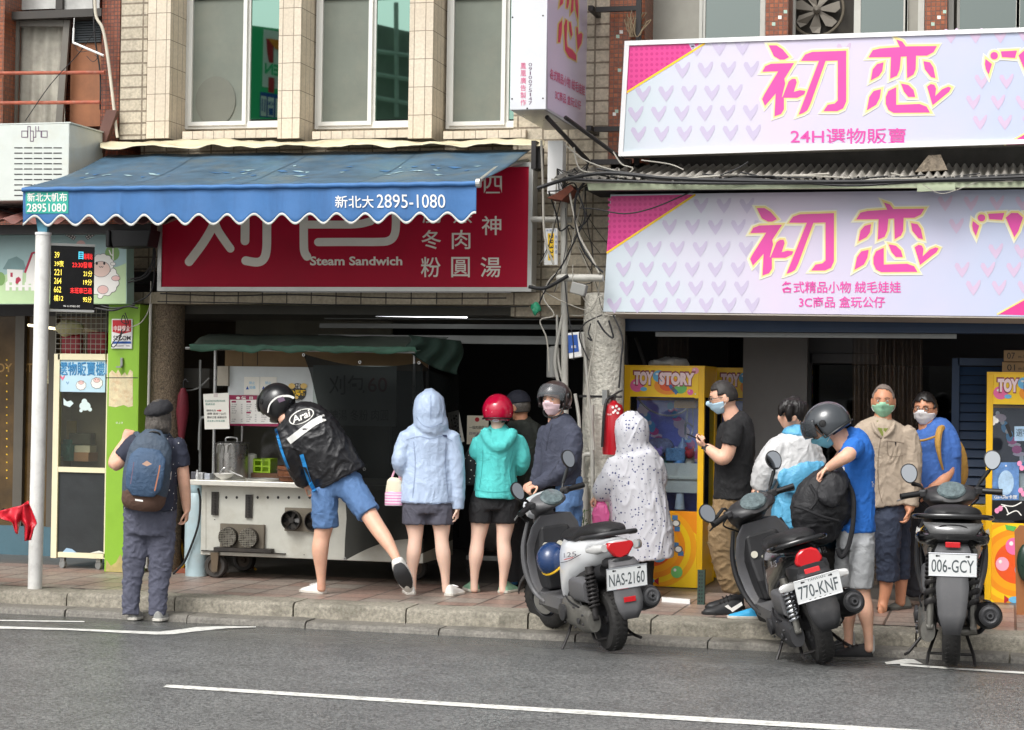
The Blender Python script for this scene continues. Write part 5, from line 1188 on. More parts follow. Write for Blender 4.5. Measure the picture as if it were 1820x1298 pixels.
bm = BM(); pquad(bm,[(968,406),(991,406),(991,471),(967,471)],1.3,.008); mk('plate',bm,WHITE,pl)
pr = Print(onY(1.3)); pr.poly([(973.5,415),(985,415),(984,463),(974,463)],YINK,1)
for k,ch in enumerate('29326'): pr.text(ch,0,0,0,0,INK,2,.008,quadpts=[(983.5,417+k*9),(983.5,424+k*9),(975.5,424+k*9),(975.5,417+k*9)])
for k,ch in enumerate('抽水馬達'): pr.text(ch,986.5,418+k*9,990,424+k*9,BLUEINK,1)
pr.text('水電行',970,408,988,412,BLUEINK,1); pr.build('lettering',pl)
mt = thing('meter_box','white meter box with a blue label beside the drain pipe','meter box',WY(1020,638,1.2))
bm = BM(); pquad(bm,[(1009,592),(1031,590),(1034,634),(1011,638)],1.2,.08); mk('box',bm,WHITE,mt,bev=.006)
pr = Print(onY(1.2)); pr.poly([(1009.5,596),(1026,595),(1029,625),(1010.5,628)],BLUEINK,1); pr.text('台電',1015,614,1024,619,WINK,2); pr.build('label',mt)
bm = BM(); p = WY(984,622,1.3); lathe(bm,[(.03,.0),(.055,.0),(.055,-.22),(.0,-.23)],p,(0,0,1),18); ell(bm,p,(.055,.055,.03),14); solo('grey_canister',bm,GREYPL,'dull grey canister hanging left of the drain pipe','canister',smooth=True)
bm = BM(); box(bm,WY(1029,514,1.0),(.12,.08,.09),Matrix.Rotation(.25,3,'Y')); solo('hanging_box',bm,GREYPL,'grey plastic junction box dangling from the cables','junction box',bev=.008)
bm = BM(); ell(bm,WY(953,548,1.05),(.035,.035,.05),12)
for v in bm.verts: v.co += V((noise.noise(v.co*30),noise.noise(v.co*30+V((5,0,0))),noise.noise(v.co*30+V((0,7,0)))))*.02
solo('green_wrap',bm,M('green_plastic',(40,150,110),rough=.35,var=.2),'scrap of green plastic tied around a hanging cable','plastic wrap',smooth=True)
random.seed(11)
cbn = thing('cable_bundle','tangle of black and grey cables along the canopy roof','cables',WY(1200,320,.9))
for k,(pts,r,m) in enumerate((
    ([(955,335),(1010,318),(1080,308),(1200,318),(1400,323),(1600,322),(1900,312)],.016,CABLE),([(1000,318),(1100,322),(1250,326),(1500,325),(1700,321),(1900,318)],.012,CABLE),([(1060,300),(1150,312),(1250,322),(1330,318),(1500,330),(1620,324),(1760,318),(1900,314)],.009,CABLE),
    ([(1005,258),(1040,285),(1100,305),(1180,314),(1240,320)],.006,CABLEW),([(1020,262),(1030,300),(1065,308),(1120,312)],.006,CABLEW),([(1090,270),(1105,292),(1125,300),(1105,315),(1100,300)],.006,CABLEW),([(1140,285),(1190,292),(1215,302)],.005,CABLEW),([(1280,312),(1310,300),(1330,288)],.006,CABLE),([(1500,327),(1570,318),(1700,320),(1800,322)],.007,CABLEW),([(1640,328),(1670,344),(1700,338),(1740,322)],.003,CABLEW))):
    bm = BM(); wire(bm,pts,.88,r,6); mk('cable',bm,m,cbn,smooth=True)
cbn2 = thing('cable_bundle','loose black and grey cables drooping between the drain pipe and lower pink sign','cables',WY(1020,450,1.0))
for pts,r,m in (([(1002,332),(1020,326),(1030,350),(1040,385),(1025,420),(1000,470),(975,505),(958,540)],.007,CABLE),([(1010,330),(1018,372),(1030,420),(1052,460),(1065,485)],.009,CABLEW),([(1045,318),(1025,345),(1022,390),(1035,440),(1056,470),(1072,484)],.010,CABLE),([(996,480),(975,500),(966,530),(985,560),(960,570),(972,604),(976,660)],.006,CABLEW),([(1030,370),(1060,372),(1110,380),(1160,370),(1220,345),(1256,330)],.006,CABLE),([(1018,470),(1018,520)],.003,CABLEW),([(1034,525),(1050,545),(1062,530),(1072,525)],.006,CABLEW),([(1060,540),(1058,600),(1044,690),(1052,780)],.006,CABLEW),([(1062,570),(1075,590),(1090,600),(1082,570)],.008,CABLE),([(1090,560),(1106,600),(1104,640),(1100,690)],.007,CABLE),([(1004,500),(1010,560),(1018,600),(1020,640)],.005,CABLE),([(962,250),(965,330),(968,420),(984,470)],.010,CABLEW),([(940,510),(970,512),(1010,490)],.016,CABLE),([(1070,560),(1040,575),(1030,600),(1046,640)],.006,CABLE),([(1050,575),(1046,592),(1052,606),(1044,600)],.006,CABLE)):
    bm = BM(); wire(bm,pts,1.02,r,6); mk('cable',bm,m,cbn2,smooth=True)
cbn3 = thing('cable_bundle','dark cables bunched beside the picture sign and red sign frame','cables',WY(260,480,1.2))
for pts,r in (([(232,496),(255,490),(272,460),(270,410)],.007),([(228,502),(262,490),(276,450),(262,405)],.007),([(236,540),(268,520),(275,470),(275,410)],.006),([(170,548),(200,552),(225,545),(245,548)],.009),([(180,544),(205,548),(240,542)],.007),([(285,522),(400,526),(520,524),(700,530),(900,530)],.006),([(0,372),(30,380),(60,372),(-20,366)],.006),([(280,536),(500,540),(780,546),(940,545)],.005)):
    bm = BM(); wire(bm,pts,1.18,r,6); mk('cable',bm,CABLE,cbn3,smooth=True)
# facade wires, antenna and pipe on the left house
fw = thing('wall_pipe','cream conduit bent down the red mosaic pillar with a small white antenna arm','pipe',WY(205,245,1.5))
bm = BM(); wire(bm,[(168,-40),(170,25),(182,50),(190,90),(200,170),(206,225),(209,245)],1.6,.014,10); mk('conduit',bm,M('cream_conduit',(212,204,186),rough=.5,dirt=.3),fw,smooth=True)
bm = BM(); wire(bm,[(130,76),(184,99)],1.5,.010,8,1); wire(bm,[(132,32),(131,50)],1.5,.004,6,1); wire(bm,[(131,50),(130,76)],1.5,.009,8,1); mk('antenna',bm,WHITE,fw)
bm = BM(); wire(bm,[(165,-40),(168,60),(178,130),(178,195)],1.62,.008,6); wire(bm,[(172,50),(140,95),(90,150),(45,215)],1.55,.004,6); wire(bm,[(132,80),(140,92),(160,90)],1.5,.003); wire(bm,[(154,100),(165,110),(173,103),(168,98)],1.5,.003); mk('wire',bm,CABLE,fw)
# dry twigs by the grey window
tw = thing('dry_plant','leafless dry twigs growing beside the grey window above the pink sign','plant',WY(1120,75,1.5))
bm = BM(); random.seed(5)
for k in range(34):
    x = 1118+random.random()*16; y = 66; pts = [(x,y)]; dx = random.uniform(-1.4,4.2); dy = random.uniform(-6,-2.5)
    for s in range(6): x += dx+random.uniform(-2,2); y += dy*random.uniform(1.2,2.4); dx += random.uniform(-.4,.8); dy += random.uniform(-.3,.9); pts.append((x,y))
    wire(bm,pts,1.5+random.uniform(-.08,.1),.0036,4,2)
mk('twigs',bm,M('dry_twig',(150,134,108),rough=.9,var=.2),tw)

# ================================================================ fire extinguisher on the column
EY = 1.22
fx = thing('fire_extinguisher','red fire extinguisher hung on the white rendered column','fire extinguisher',WY(1089,808,EY))
c = WY(1089,808,EY); h = WY(1089,716,EY).z-c.z; R_ = .083
bm = BM(); lathe(bm,[(0,0),(R_*.96,0),(R_,.015),(R_,h-.06),(R_*.85,h-.02),(R_*.4,h),(.02,h+.02),(0,h+.02)],c,(0,0,1),32); mk('cylinder',bm,M('extinguisher_red',(176,20,34),rough=.3,var=.06,coat=.3),fx,smooth=True)
bm = BM(); bb(bm,c.x-.015,c.x+.015,c.y-.02,c.y+.02,c.z+h+.015,c.z+h+.06); tube(bm,[c+V((-.01,0,h+.055)),c+V((.05,-.01,h+.09)),c+V((.075,-.01,h+.1))],.008,8); tube(bm,[c+V((-.01,0,h+.04)),c+V((.07,-.01,h+.05))],.006,8); mk('valve',bm,DARKST,fx)
bm = BM(); tube(bm,[c+V((0,-.02,h+.05)),c+V((-.04,-.06,h+.02)),c+V((-.055,-.09,h-.08)),c+V((-.06,-.095,h*.5)),c+V((-.065,-.095,.06))],.012,10,sm=5); mk('hose',bm,CABLE,fx,smooth=True)
bm = BM(); bb(bm,c.x-.10,c.x-.06,c.y+.04,c.y+.12,c.z+h-.02,c.z+h+.1); mk('bracket',bm,GALV,fx)
pr = Print(lambda x,y,l: V(((q := WY(x,y,EY)).x,c.y-sqrt(max(0,R_*R_-(q.x-c.x)**2))-.002-.001*l,q.z)))
for x,y in ((1093,724),(1099,722),(1103,727),(1097,730),(1101,734),(1094,733)): pr.disc(x,y,2.2,2.4,WINK,1,8)
pr.text('滅火器',1083,735,1091,738,WINK,1); pr.build('label',fx)

# more cables strung round the pipes, and steam over the pot
random.seed(31)
AN = [(945,505),(958,470),(975,340),(990,300),(1005,262),(1020,300),(1040,330),(1050,380),(1030,440),(1068,486),(1000,490),(985,520),(1015,560),(1050,570),(1066,545),(1094,562),(1012,400),(1046,290),(1090,300)]
for k in range(24):
    (xa,ya),(xb,yb) = random.sample(AN,2)
    if abs(ya-yb) > 190: yb = ya+150*(1 if yb > ya else -1)
    s_ = random.uniform(8,34); bm = BM(); wire(bm,[(xa,ya),((2*xa+xb)/3+random.uniform(-8,8),(2*ya+yb)/3+s_*.8),((xa+2*xb)/3+random.uniform(-8,8),(ya+2*yb)/3+s_),(xb,yb)],1.06+.012*k,random.choice((.003,.004,.005,.007)),5,4); mk('cable',bm,CABLE if k % 4 else CABLEW,cbn2,smooth=True)
for k in range(18):
    x = 980+(k*67) % 640; bm = BM(); wire(bm,[(x,312+random.uniform(-6,8)),(x+90,320+random.uniform(-4,8)),(x+200,318+random.uniform(-6,8)),(x+330,316+random.uniform(-8,6))],.9+.01*k,random.choice((.004,.006,.009)),5,4); mk('cable',bm,CABLE if k % 3 else CABLEW,cbn,smooth=True)
bm = BM(); ell(bm,WY(488,800,KY+.35),(.13,.1,.22),20); stm = solo('steam',bm,None,'thin white steam rising beside the stock pot','steam',kind='stuff',smooth=True)
m_ = bpy.data.materials.new('steam_vapour'); m_.use_nodes = True; n_ = m_.node_tree; n_.nodes.clear()
o_ = N(n_,'ShaderNodeOutputMaterial'); v_ = N(n_,'ShaderNodeVolumePrincipled'); t_ = N(n_,'ShaderNodeTexCoord'); q_ = N(n_,'ShaderNodeTexNoise'); q_.inputs['Scale'].default_value = 9; r_ = N(n_,'ShaderNodeMapRange'); r_.inputs['From Min'].default_value = .45; r_.inputs['From Max'].default_value = .75; r_.inputs['To Max'].default_value = 7
n_.links.new(t_.outputs['Object'],q_.inputs['Vector']); n_.links.new(q_.outputs['Fac'],r_.inputs['Value']); n_.links.new(r_.outputs[0],v_.inputs['Density']); n_.links.new(v_.outputs[0],o_.inputs['Volume'])
stm.data.materials.clear(); stm.data.materials.append(m_)
# ================================================================ claw machines
YEL = M('machine_yellow',(244,190,22),rough=.35,var=.06,dirt=.12,dcol=(180,130,30))
YELP = M('print_yellow',(252,206,30),rough=.35,var=.04); ORP = M('print_orange',(246,150,30),rough=.35,var=.05); RDO = M('print_red_orange',(236,92,36),rough=.35,var=.05)
HEADR = M('maroon_outline',(150,50,60),rough=.4,var=0); LPINK = M('letter_pink',(250,222,224),rough=.4,var=0); LPK2 = M('letter_shade',(240,150,160),rough=.4,var=0)
CLGL = MGLASS('claw_glass',(226,232,240),.05,.03)
def claw_machine(label,X0,X1,Y,zb,z1,z2,z3,depth_,side_w,fill,group,header=True,cab=(150,156,232)):
    """cabinet between X0 and X1, front on plane Y; zb base, z1 lower panel top, z2 glass top, z3 top"""
    w_ = X1-X0; t = thing('claw_machine',label,'claw machine',(X0+w_/2,Y+depth_/2,.1),0,group)
    P = .05
    def ob(name,fn,m,par=t,**k): bm = BM(); fn(bm); return mk(name,bm,m,par,**k)
    for xa in (X0,X1-P):
        ob('corner_post',lambda bm: (bb(bm,xa,xa+P,Y,Y+P,zb,z3)),YEL,bev=.004)
        ob('corner_post',lambda bm: (bb(bm,xa,xa+P,Y+depth_-P,Y+depth_,zb,z3)),YEL,bev=.004)
    ob('header',lambda bm: bb(bm,X0+P,X1-P,Y+.006,Y+.03,z2,z3),YELP)
    ob('lower_panel',lambda bm: bb(bm,X0+P,X1-P,Y+.006,Y+.03,zb,z1),YELP)
    for xa,za,zc_ in ((X1-.02,zb,z1),(X0+.004,zb,z1),(X1-.02,z2,z3)): ob('side_panel',lambda bm: bb(bm,xa,xa+.016,Y+P,Y+depth_-P,za,zc_),YEL)
    ob('top',lambda bm: bb(bm,X0,X1,Y,Y+depth_,z3,z3+.015),YEL)
    ob('back_panel',lambda bm: bb(bm,X0+P,X1-P,Y+.32,Y+.34,zb,z3),M('cabinet_violet%d' % cab[0],cab,rough=.5,var=.3,scale=5))
    ob('floor_panel',lambda bm: bb(bm,X0+P,X1-P,Y+.035,Y+.315,z1+.28*(z2-z1),z1+.28*(z2-z1)+.02),M('play_field',(224,220,196),rough=.5))
    ob('chute',lambda bm: bb(bm,X0+P+.12*w_,X1-P,Y+.05,Y+.06,z1+.16*(z2-z1),z1+.42*(z2-z1)),M('chute_cream',(226,222,200),rough=.5))
    ob('glass',lambda bm: bb(bm,X0+P,X1-P,Y+.018,Y+.022,z1,z2),CLGL)
    ob('side_glass',lambda bm: bb(bm,X1-.016,X1-.012,Y+P,Y+depth_-P,z1,z2),CLGL)
    # gantry, claw, cable
    gz = z2-.09; gx = X0+w_*.72
    ob('gantry',lambda bm: (bb(bm,gx-.09,gx+.09,Y+.16,Y+.3,gz,gz+.06),bb(bm,X0+P,X1-P,Y+.3,Y+.32,gz+.06,gz+.08)),M('gantry_yellow',(220,160,40),rough=.4))
    ob('claw',lambda bm: (tube(bm,[V((gx,Y+.3,gz)),V((gx,Y+.3,gz-.12))],.006,6),[tube(bm,[V((gx,Y+.3,gz-.12)),V((gx+.05*cos(a),Y+.3+.05*sin(a),gz-.16)),V((gx+.035*cos(a),Y+.3+.035*sin(a),gz-.22))],.006,6,sm=2) for a in (.4,2.5,4.6)]),STEEL)
    if fill:
        ob('chain',lambda bm: tube(bm,[V((X0+P+.04,Y+.1,z2-.01)),V((X0+.3*w_,Y+.1,z2-.11)),V((X0+.52*w_,Y+.12,z2-.155)),V((X0+.7*w_,Y+.15,z2-.12)),V((gx+.04,Y+.2,gz+.04))],.008,8,sm=6),CABLEW,smooth=True)
        ob('cord',lambda bm: tube(bm,[V((gx+.02,Y+.18,gz)),V((gx-.0,Y+.17,gz-.2)),V((gx+.04,Y+.17,gz-.26)),V((gx+.07,Y+.18,gz-.18)),V((gx+.06,Y+.2,gz))],.004,6,sm=5),CABLEW,smooth=True)
    pr = Print(lambda x,y,l: V((X0+P+(w_-2*P)*x,Y+.318-.001*l,z1+(z2-z1)*(1-y))))
    for k in range(26): pr.disc(.06+.88*((k*37) % 26)/26,.08+.5*((k*11) % 13)/13,.03+.02*(k % 4),.02+.015*(k % 3),(WINK,SKYINK,PINKINK,LPINK)[k % 4],.5+.04*k,12)
    pr.build('back_art',t)
    f = lambda x,y,l: V((X0+P+(w_-2*P)*x,Y+.0055-.0014*l,z2+(z3-z2)*(1-y)))
    pr = Print(f)
    if header:
        pr.poly([(0,.0),(.3,.0),(.3,1),(0,1)],YELP,.0); pr.disc(.55,.62,.20,.30,ORP,.4); pr.disc(.55,.6,.12,.2,RDO,.8)
        for x,y,r,m in ((.1,.62,.10,PINKINK),(.74,.68,.09,M('balloon_green',(120,196,110),var=0)),(.88,.82,.045,PINKINK),(.06,.05,.0,PINKINK),(.95,.1,.05,M('balloon_rose',(246,170,190),var=0)),(.42,.3,.09,SKYINK),(.97,.92,.05,YINK)):
            if r: pr.disc(x,y,r,r*2.2,m,1.5); pr.disc(x-.3*r,y-.8*r,r*.25,r*.4,WINK,2)
        pr.disc(.2,.74,.05,.07,SKYINK,2)
        for k in range(3): pr.poly([(.56+k*.035,.62+k*.08),(.60+k*.035,.56+k*.08),(.64+k*.035,.68+k*.08),(.60+k*.035,.76+k*.08)],M('watch_blue',(70,120,170),var=0) if k != 1 else GRY,2+.2*k)
        wd,ht = ('TOY','STORY'),((.05,.35),(.42,.95))
        for s,(a,b) in zip(wd,ht):
            y0 = .12 if s == 'TOY' else .14
            pr.text(s,a-.01,y0-.02,b+.01,.64,HEADR,4,.10); pr.text(s,a+.008,y0+.03,b-.008,.60,LPINK,5,.065)
        pr.build('header_art',t)
        f2 = lambda x,y,l: V((X0+P+(w_-2*P)*x,Y+.0055-.0014*l,zb+(z1-zb)*(1-y)))
        pr = Print(f2)
        for k,(r,m) in enumerate(((.64,M('print_amber',(250,170,30),rough=.35,var=.05)),(.56,YELP),(.48,ORP),(.40,M('print_amber',(250,170,30))),(.30,RDO))):
            pts = [(min(1,max(0,.35+r*1.02*cos(a))),min(1,max(0,.48+r*.86*sin(a)))) for a in (2*pi*j/40 for j in range(40))]
            pr.poly(pts,m,.3+.3*k)
        pr.poly([(.55,0),(1,0),(1,.3)],ORP,.1)
        for x,y,r,m in ((.3,.28,.11,PINKINK),(.45,.56,.13,SKYINK),(.72,.80,.085,M('balloon_green',(120,196,110))),(.15,.5,.09,M('balloon_rose',(246,170,190)))):
            pr.disc(x,y,r,r*.95,m,3); pr.disc(x-.3*r,y-.3*r,r*.25,r*.25,WINK,3.5)
        for x,y,a in ((.7,.16,.35),(.74,.5,.8)):
            for k in range(-1,2):
                d = V((sin(a),cos(a)))*.05*k
                if k: pr.poly([(x+d.x-.04,y+d.y*1.6-.03),(x+d.x+.04,y+d.y*1.6-.03),(x+d.x+.04,y+d.y*1.6+.03),(x+d.x-.04,y+d.y*1.6+.03)],M('watch_blue',(70,120,170)),3)
                else: pr.disc(x,y,.065,.05,GRY,3.6); pr.disc(x,y,.045,.035,LW,4)
        c = (.32,.93); pr.poly([(c[0]-.14,c[1]-.05),(c[0]-.06,c[1]),(c[0]-.14,c[1]+.05)],REDINK,3); pr.poly([(c[0]+.14,c[1]-.05),(c[0]+.06,c[1]),(c[0]+.14,c[1]+.05)],REDINK,3); pr.disc(c[0],c[1],.08,.04,SKYINK,3.4)
        pr.poly([(.18,.02),(.34,.04),(.3,.10),(.2,.08)],GREENINK,3)
        pr.build('panel_art',t)
    return t
MY = 1.98
mz = lambda y,Y=MY: WY(1180,y,Y).z
x0 = WY(1107,850,MY).x; x1 = WY(1250,850,MY).x
cm = claw_machine('bright yellow claw machine beside the white column with a claw and prizes behind glass',x0,x1,MY,mz(1043),mz(908),mz(706),mz(653),.66,.1,True,'yellow claw machines')
for k,(x,y,s,m,lb,nm,ct) in enumerate(((1222,835,(.10,.1,.06),PAPER,'small white carton on the playfield of the claw machine','white_carton','prize'),(1200,808,(.16,.14,.11),M('bag_blue',(120,160,190),var=.5,scale=30),'blue printed plastic pouch inside the claw machine','prize_pouch','prize'))):
    c = WY(x,y,MY+.15); bm = BM(); box(bm,c,s,Matrix.Rotation(.2*k,3,'Z')); solo(nm,bm,m,lb,ct,'prizes in the claw machine',bev=.012)
c = WY(1213,800,MY+.16); bm = BM(); lathe(bm,[(0,-.05),(.05,-.045),(.055,.0),(.03,.05),(.012,.075),(.01,.1),(0,.105)],c,(0,0,1),18); solo('bottle_toy',bm,M('ice_blue',(170,190,214),rough=.3,var=.1),'pale blue bottle shaped toy inside the claw machine','prize','prizes in the claw machine',smooth=True)
c = WY(1172,795,MY+.2); bm = BM(); ell(bm,c,(.13,.08,.07),18)
for v in bm.verts: v.co += V((noise.noise(v.co*12),noise.noise(v.co*12+V((5,0,0))),noise.noise(v.co*12+V((0,7,0)))))*.025
solo('plush_toy',bm,M('grey_plush',(150,150,170),rough=.9,var=.4,scale=30),'lumpy grey plush toy inside the claw machine','prize','prizes in the claw machine',smooth=True)
for k,(cn_,col) in enumerate((('rose pink',(236,140,170)),('lemon yellow',(240,214,90)),('mint green',(140,206,170)),('sky blue',(120,180,230)),('cream',(238,226,196)),('orange',(240,150,60)),('lilac',(190,160,220)),('brown',(140,100,70)),('white',(232,232,232)),('red',(200,60,60)))):
    c = WY(1150+(k % 5)*19,822-(k//5)*16,MY+.12+.05*(k % 3)); bm = BM(); ell(bm,c,(.042,.038,.042),12)
    for s_ in (-1,1): ell(bm,c+V((s_*.028,0,.04)),(.014,.01,.018),8); ell(bm,c+V((s_*.014,-.036,.008)),(.005,.004,.006),6)
    solo('plush_toy',bm,M('plush_'+cn_.replace(' ','_'),col,rough=.9,var=.2,scale=40),'small '+cn_+' round eared plush toy in the claw machine heap','prize','prizes in the claw machine',smooth=True)
for x in (1170,1208):
    c = WY(x,905,MY+.08); bm = BM(); lathe(bm,[(.042,0),(.04,.02),(.03,.13),(.026,.13),(.03,.02)],c,(0,0,1),18); solo('foam_cup',bm,M('foam_cup',(214,220,216),rough=.6,var=.1),('left' if x < 1190 else 'right')+' upturned pale cup in the chute of the claw machine','cup','cups in the chute',smooth=True)
c = WY(1192,652,MY+.25); bm = BM(); ell(bm,c,(.16,.14,.07),22)
for v in bm.verts:
    v.co += V((noise.noise(v.co*10),noise.noise(v.co*10+V((5,0,0))),abs(noise.noise(v.co*10+V((0,7,0))))))*.06; v.co.z = max(v.co.z,mz(653)+.016)
solo('grey_cloth',bm,M('grey_silver_cloth',(176,176,174),rough=.45,var=.3,scale=9),'crumpled grey cloth thrown on top of the bright claw machine','cloth',smooth=True)
an = thing('angle_post','perforated dark green angle iron at the foot of the claw machine','post',G1(1246,1075))
p = G1(1246,1075); bm = BM(); zt_ = WY(1246,1013,p.y).z; bb(bm,p.x-.03,p.x+.02,p.y,p.y+.004,.1,zt_); bb(bm,p.x+.02,p.x+.024,p.y,p.y+.05,.1,zt_); mk('angle',bm,M('dark_green_angle',(58,80,72),rough=.5,metal=.3,dirt=.4),an)
pr = Print(lambda x,y,l: V((p.x-.03+.05*x,p.y-.002-.001*l,zt_+(.1-zt_)*y)))
for k in range(9): pr.rect(.2,.04+k*.105,.45,.09+k*.105,INK,0); pr.rect(.62,.04+k*.105,.8,.09+k*.105,INK,0)
pr.build('slots',an)
bm = BM(); a = G1(1176,1070); e = G1(1226,1074); slab(bm,[a,e,e+V((0,.03,0)),a+V((0,.03,0))],(0,0,.035)); solo('broken_strip',bm,WHITE,'white plastic strip lying on the pavers under the claw machine','strip')
# machines further back
def copy_machine(dx,dy,lb): 
    c = copy_tree(cm); c.location = c.location+V((dx,dy,0)); c['label'] = lb; return c
for x,Y,lb in ((1262,2.9,'shaded claw machine just behind the bright one, left of the black shirt man'),(1418,3.9,'dark claw machine deep inside, left one of the pair'),(1462,4.3,'dark claw machine deep inside, right one of the pair')):
    copy_machine(WY(x,850,Y).x-x0,Y-MY,lb)
# right-hand machine
RY_ = 1.9; rz = lambda y: WY(1790,y,RY_).z
xr0 = WY(1752,850,RY_).x; xr1 = xr0+.66
rm = claw_machine('yellow claw machine cut by the right picture edge with posters stuck on its glass',xr0,xr1,RY_,rz(1076),rz(930),rz(719),rz(665),.7,.1,False,'yellow claw machines',cab=(70,68,72))
fr = lambda x,y,l: WY(x,y,RY_+.017-.0015*l) if 719 < y < 930 else WY(x,y,RY_+.004-.0015*l)
pr = Print(fr)
pr.rect(1763,822,1811,889,M('poster_sky',(96,136,190),rough=.3,var=.5,scale=14),1); pr.disc(1788,858,14,22,M('poster_pale',(170,200,226),var=.3,scale=18),2); pr.disc(1788,828,1.6,1.6,WINK,3); pr.text('Ga-Ole卡匣',1767,880,1808,887,WINK,3,.01)
pr.poly([(1763,890),(1822,890),(1822,924),(1800,926),(1766,923),(1762,918)],M('poster_black',(24,24,26),rough=.3,var=.1),1.2)
for pts in ([(1770,905),(1785,900),(1792,912)],[(1780,897),(1800,900),(1815,893)],[(1790,915),(1806,908),(1815,916)]): pr.stroke(pts,2.0,WINK,2.4)
for x,y in ((1772,908),(1778,904),(1812,824),(1816,832),(1814,872),(1819,878)): pr.disc(x,y,4.4,5,M('sticker_pink',(242,150,190),var=0),3,9)
for x,y in ((1766,744),(1771,748),(1765,752),(1768,812)): pr.disc(x,y,4.2,4.6,WINK,3,9)
pr.rect(1803,758,1836,784,M('poster_pale',(170,200,226)),1); pr.text('選物',1806,762,1830,776,INK,2); pr.poly([(1786,756),(1792,752),(1800,775),(1795,778)],INK,1.4)
pr.build('sticker',rm)
for k,(s,y0,y1,lb) in enumerate((('07',622,643,'upper brown carton marked 07 on the right claw machine'),('01',643,664,'lower brown carton marked 01 on the right claw machine'))):
    t = thing('carton',lb,'carton',WY(1800,y1,RY_+.1),0,'cartons on the right claw machine')
    bm = BM(); pbox(bm,1781+3*(1-k),y0+1,1880,y1,RY_+.1+.03*k,.4); mk('box',bm,M('cardboard',(150,122,88),rough=.8,var=.15,dirt=.2),t,bev=.003)
    pr = Print(onY(RY_+.1+.03*k)); pr.text(s,1790,y0+5,1804,y1-5,INK,1); pr.text('m-1',1810,y0+9,1820,y1-6,INK,1); pr.build('lettering',t)
bm = BM(); pquad(bm,[(1803,945),(1812,934),(1860,936),(1860,1112),(1807,1106)],1.1,.02); solo('leaning_board',bm,M('brown_board',(150,96,54),rough=.7,var=.15,dirt=.2),'brown wooden board leaning at the right edge of the pavement','board')
bm = BM(); ell(bm,WY(1822,1000,1.05),(.06,.05,.14),12); solo('dark_helmet',bm,M('helmet_green',(40,60,50),rough=.3),'dark rounded helmet hanging on the leaning brown board','helmet',smooth=True)
# yellow low cabinet, shutter, curtain, inner things
bm = BM(); pbox(bm,1712,898,1751,1040,2.3,.4); solo('yellow_cabinet',bm,YEL,'plain low yellow cabinet left of the right claw machine','cabinet',bev=.006)
sh = thing('steel_shutter','navy blue louvred steel shutter behind the right claw machine','shutter',WY(1725,1040,2.45))
bm = BM(); 
for k in range(24): y = 652+k*16.2; a = WY(1702,y,2.45); e = WY(1800,y,2.45); d = WY(1702,y+15,2.45); slab(bm,[V((a.x,2.45,a.z)),V((e.x,2.45,a.z)),V((e.x,2.42,d.z)),V((a.x,2.42,d.z))],(0,.015,0))
mk('slats',bm,BLUEB,sh)
bm = BM(); pbox(bm,1690,637,1703,1045,2.4,.08); pbox(bm,1703,637,1800,650,2.4,.08); mk('frame',bm,BLUEB,sh)
VC = M('dull_vinyl_strip',(112,96,82),rough=.3,var=.25,scale=4,alpha=.45)
def strips(name,lb,xa,xb,y0,y1,Y,n):
    t = thing(name,lb,'curtain',WY((xa+xb)/2,y1,Y))
    bm = BM(); grid(bm,lambda u,v: WY(xa+(xb-xa)*u,y0+(y1-y0)*v,Y+.035*sin(u*n*2*pi)+.02*noise.noise(V((u*8,v*4,1)))),n*10,12); mk('strips',bm,VC,t,smooth=True)
strips('strip_curtain','brownish clear vinyl strip curtain hanging behind the two masked men',1515,1640,600,1040,2.6,8)
strips('strip_curtain','short narrow vinyl strip curtain hanging above the bright claw machine',1168,1225,592,668,2.9,5)
bm = BM(); tube(bm,[WY(1112,596,2.3),WY(1116,690,2.3)],.02,8); tube(bm,[WY(1130,600,2.4),WY(1150,670,2.4),WY(1120,690,2.4)],.016,8,sm=3); solo('dark_stand',bm,DARKST,'bent black metal stand in the gloom right of the column','stand')
# plant at the column foot
pt = thing('weed','small green leafy weed growing at the foot of the white column','plant',WY(1030,965,1.0))
bm = BM(); random.seed(9)
base_ = WY(1030,965,1.05)
for k in range(130):
    a = random.uniform(0,2*pi); h = random.uniform(0,.26); r = random.uniform(.0,.09)*(1.2-h); c = base_+V((r*cos(a),r*sin(a)*.6,h)); d = V((cos(a),sin(a)*.6,random.uniform(-.2,.8))).normalized()*random.uniform(.02,.045); s_ = d.cross(V((0,0,1))).normalized()*.011
    bm.faces.new([bm.verts.new(q) for q in (c,c+d*.5+s_,c+d,c+d*.5-s_)])
for k in range(8): tube(bm,[base_,base_+V((random.uniform(-.04,.04),0,.14)),base_+V((random.uniform(-.08,.08),random.uniform(-.05,.05),.26))],.003,4)
mk('leaves',bm,M('weed_green',(74,112,44),rough=.6,var=.35,scale=30),pt)
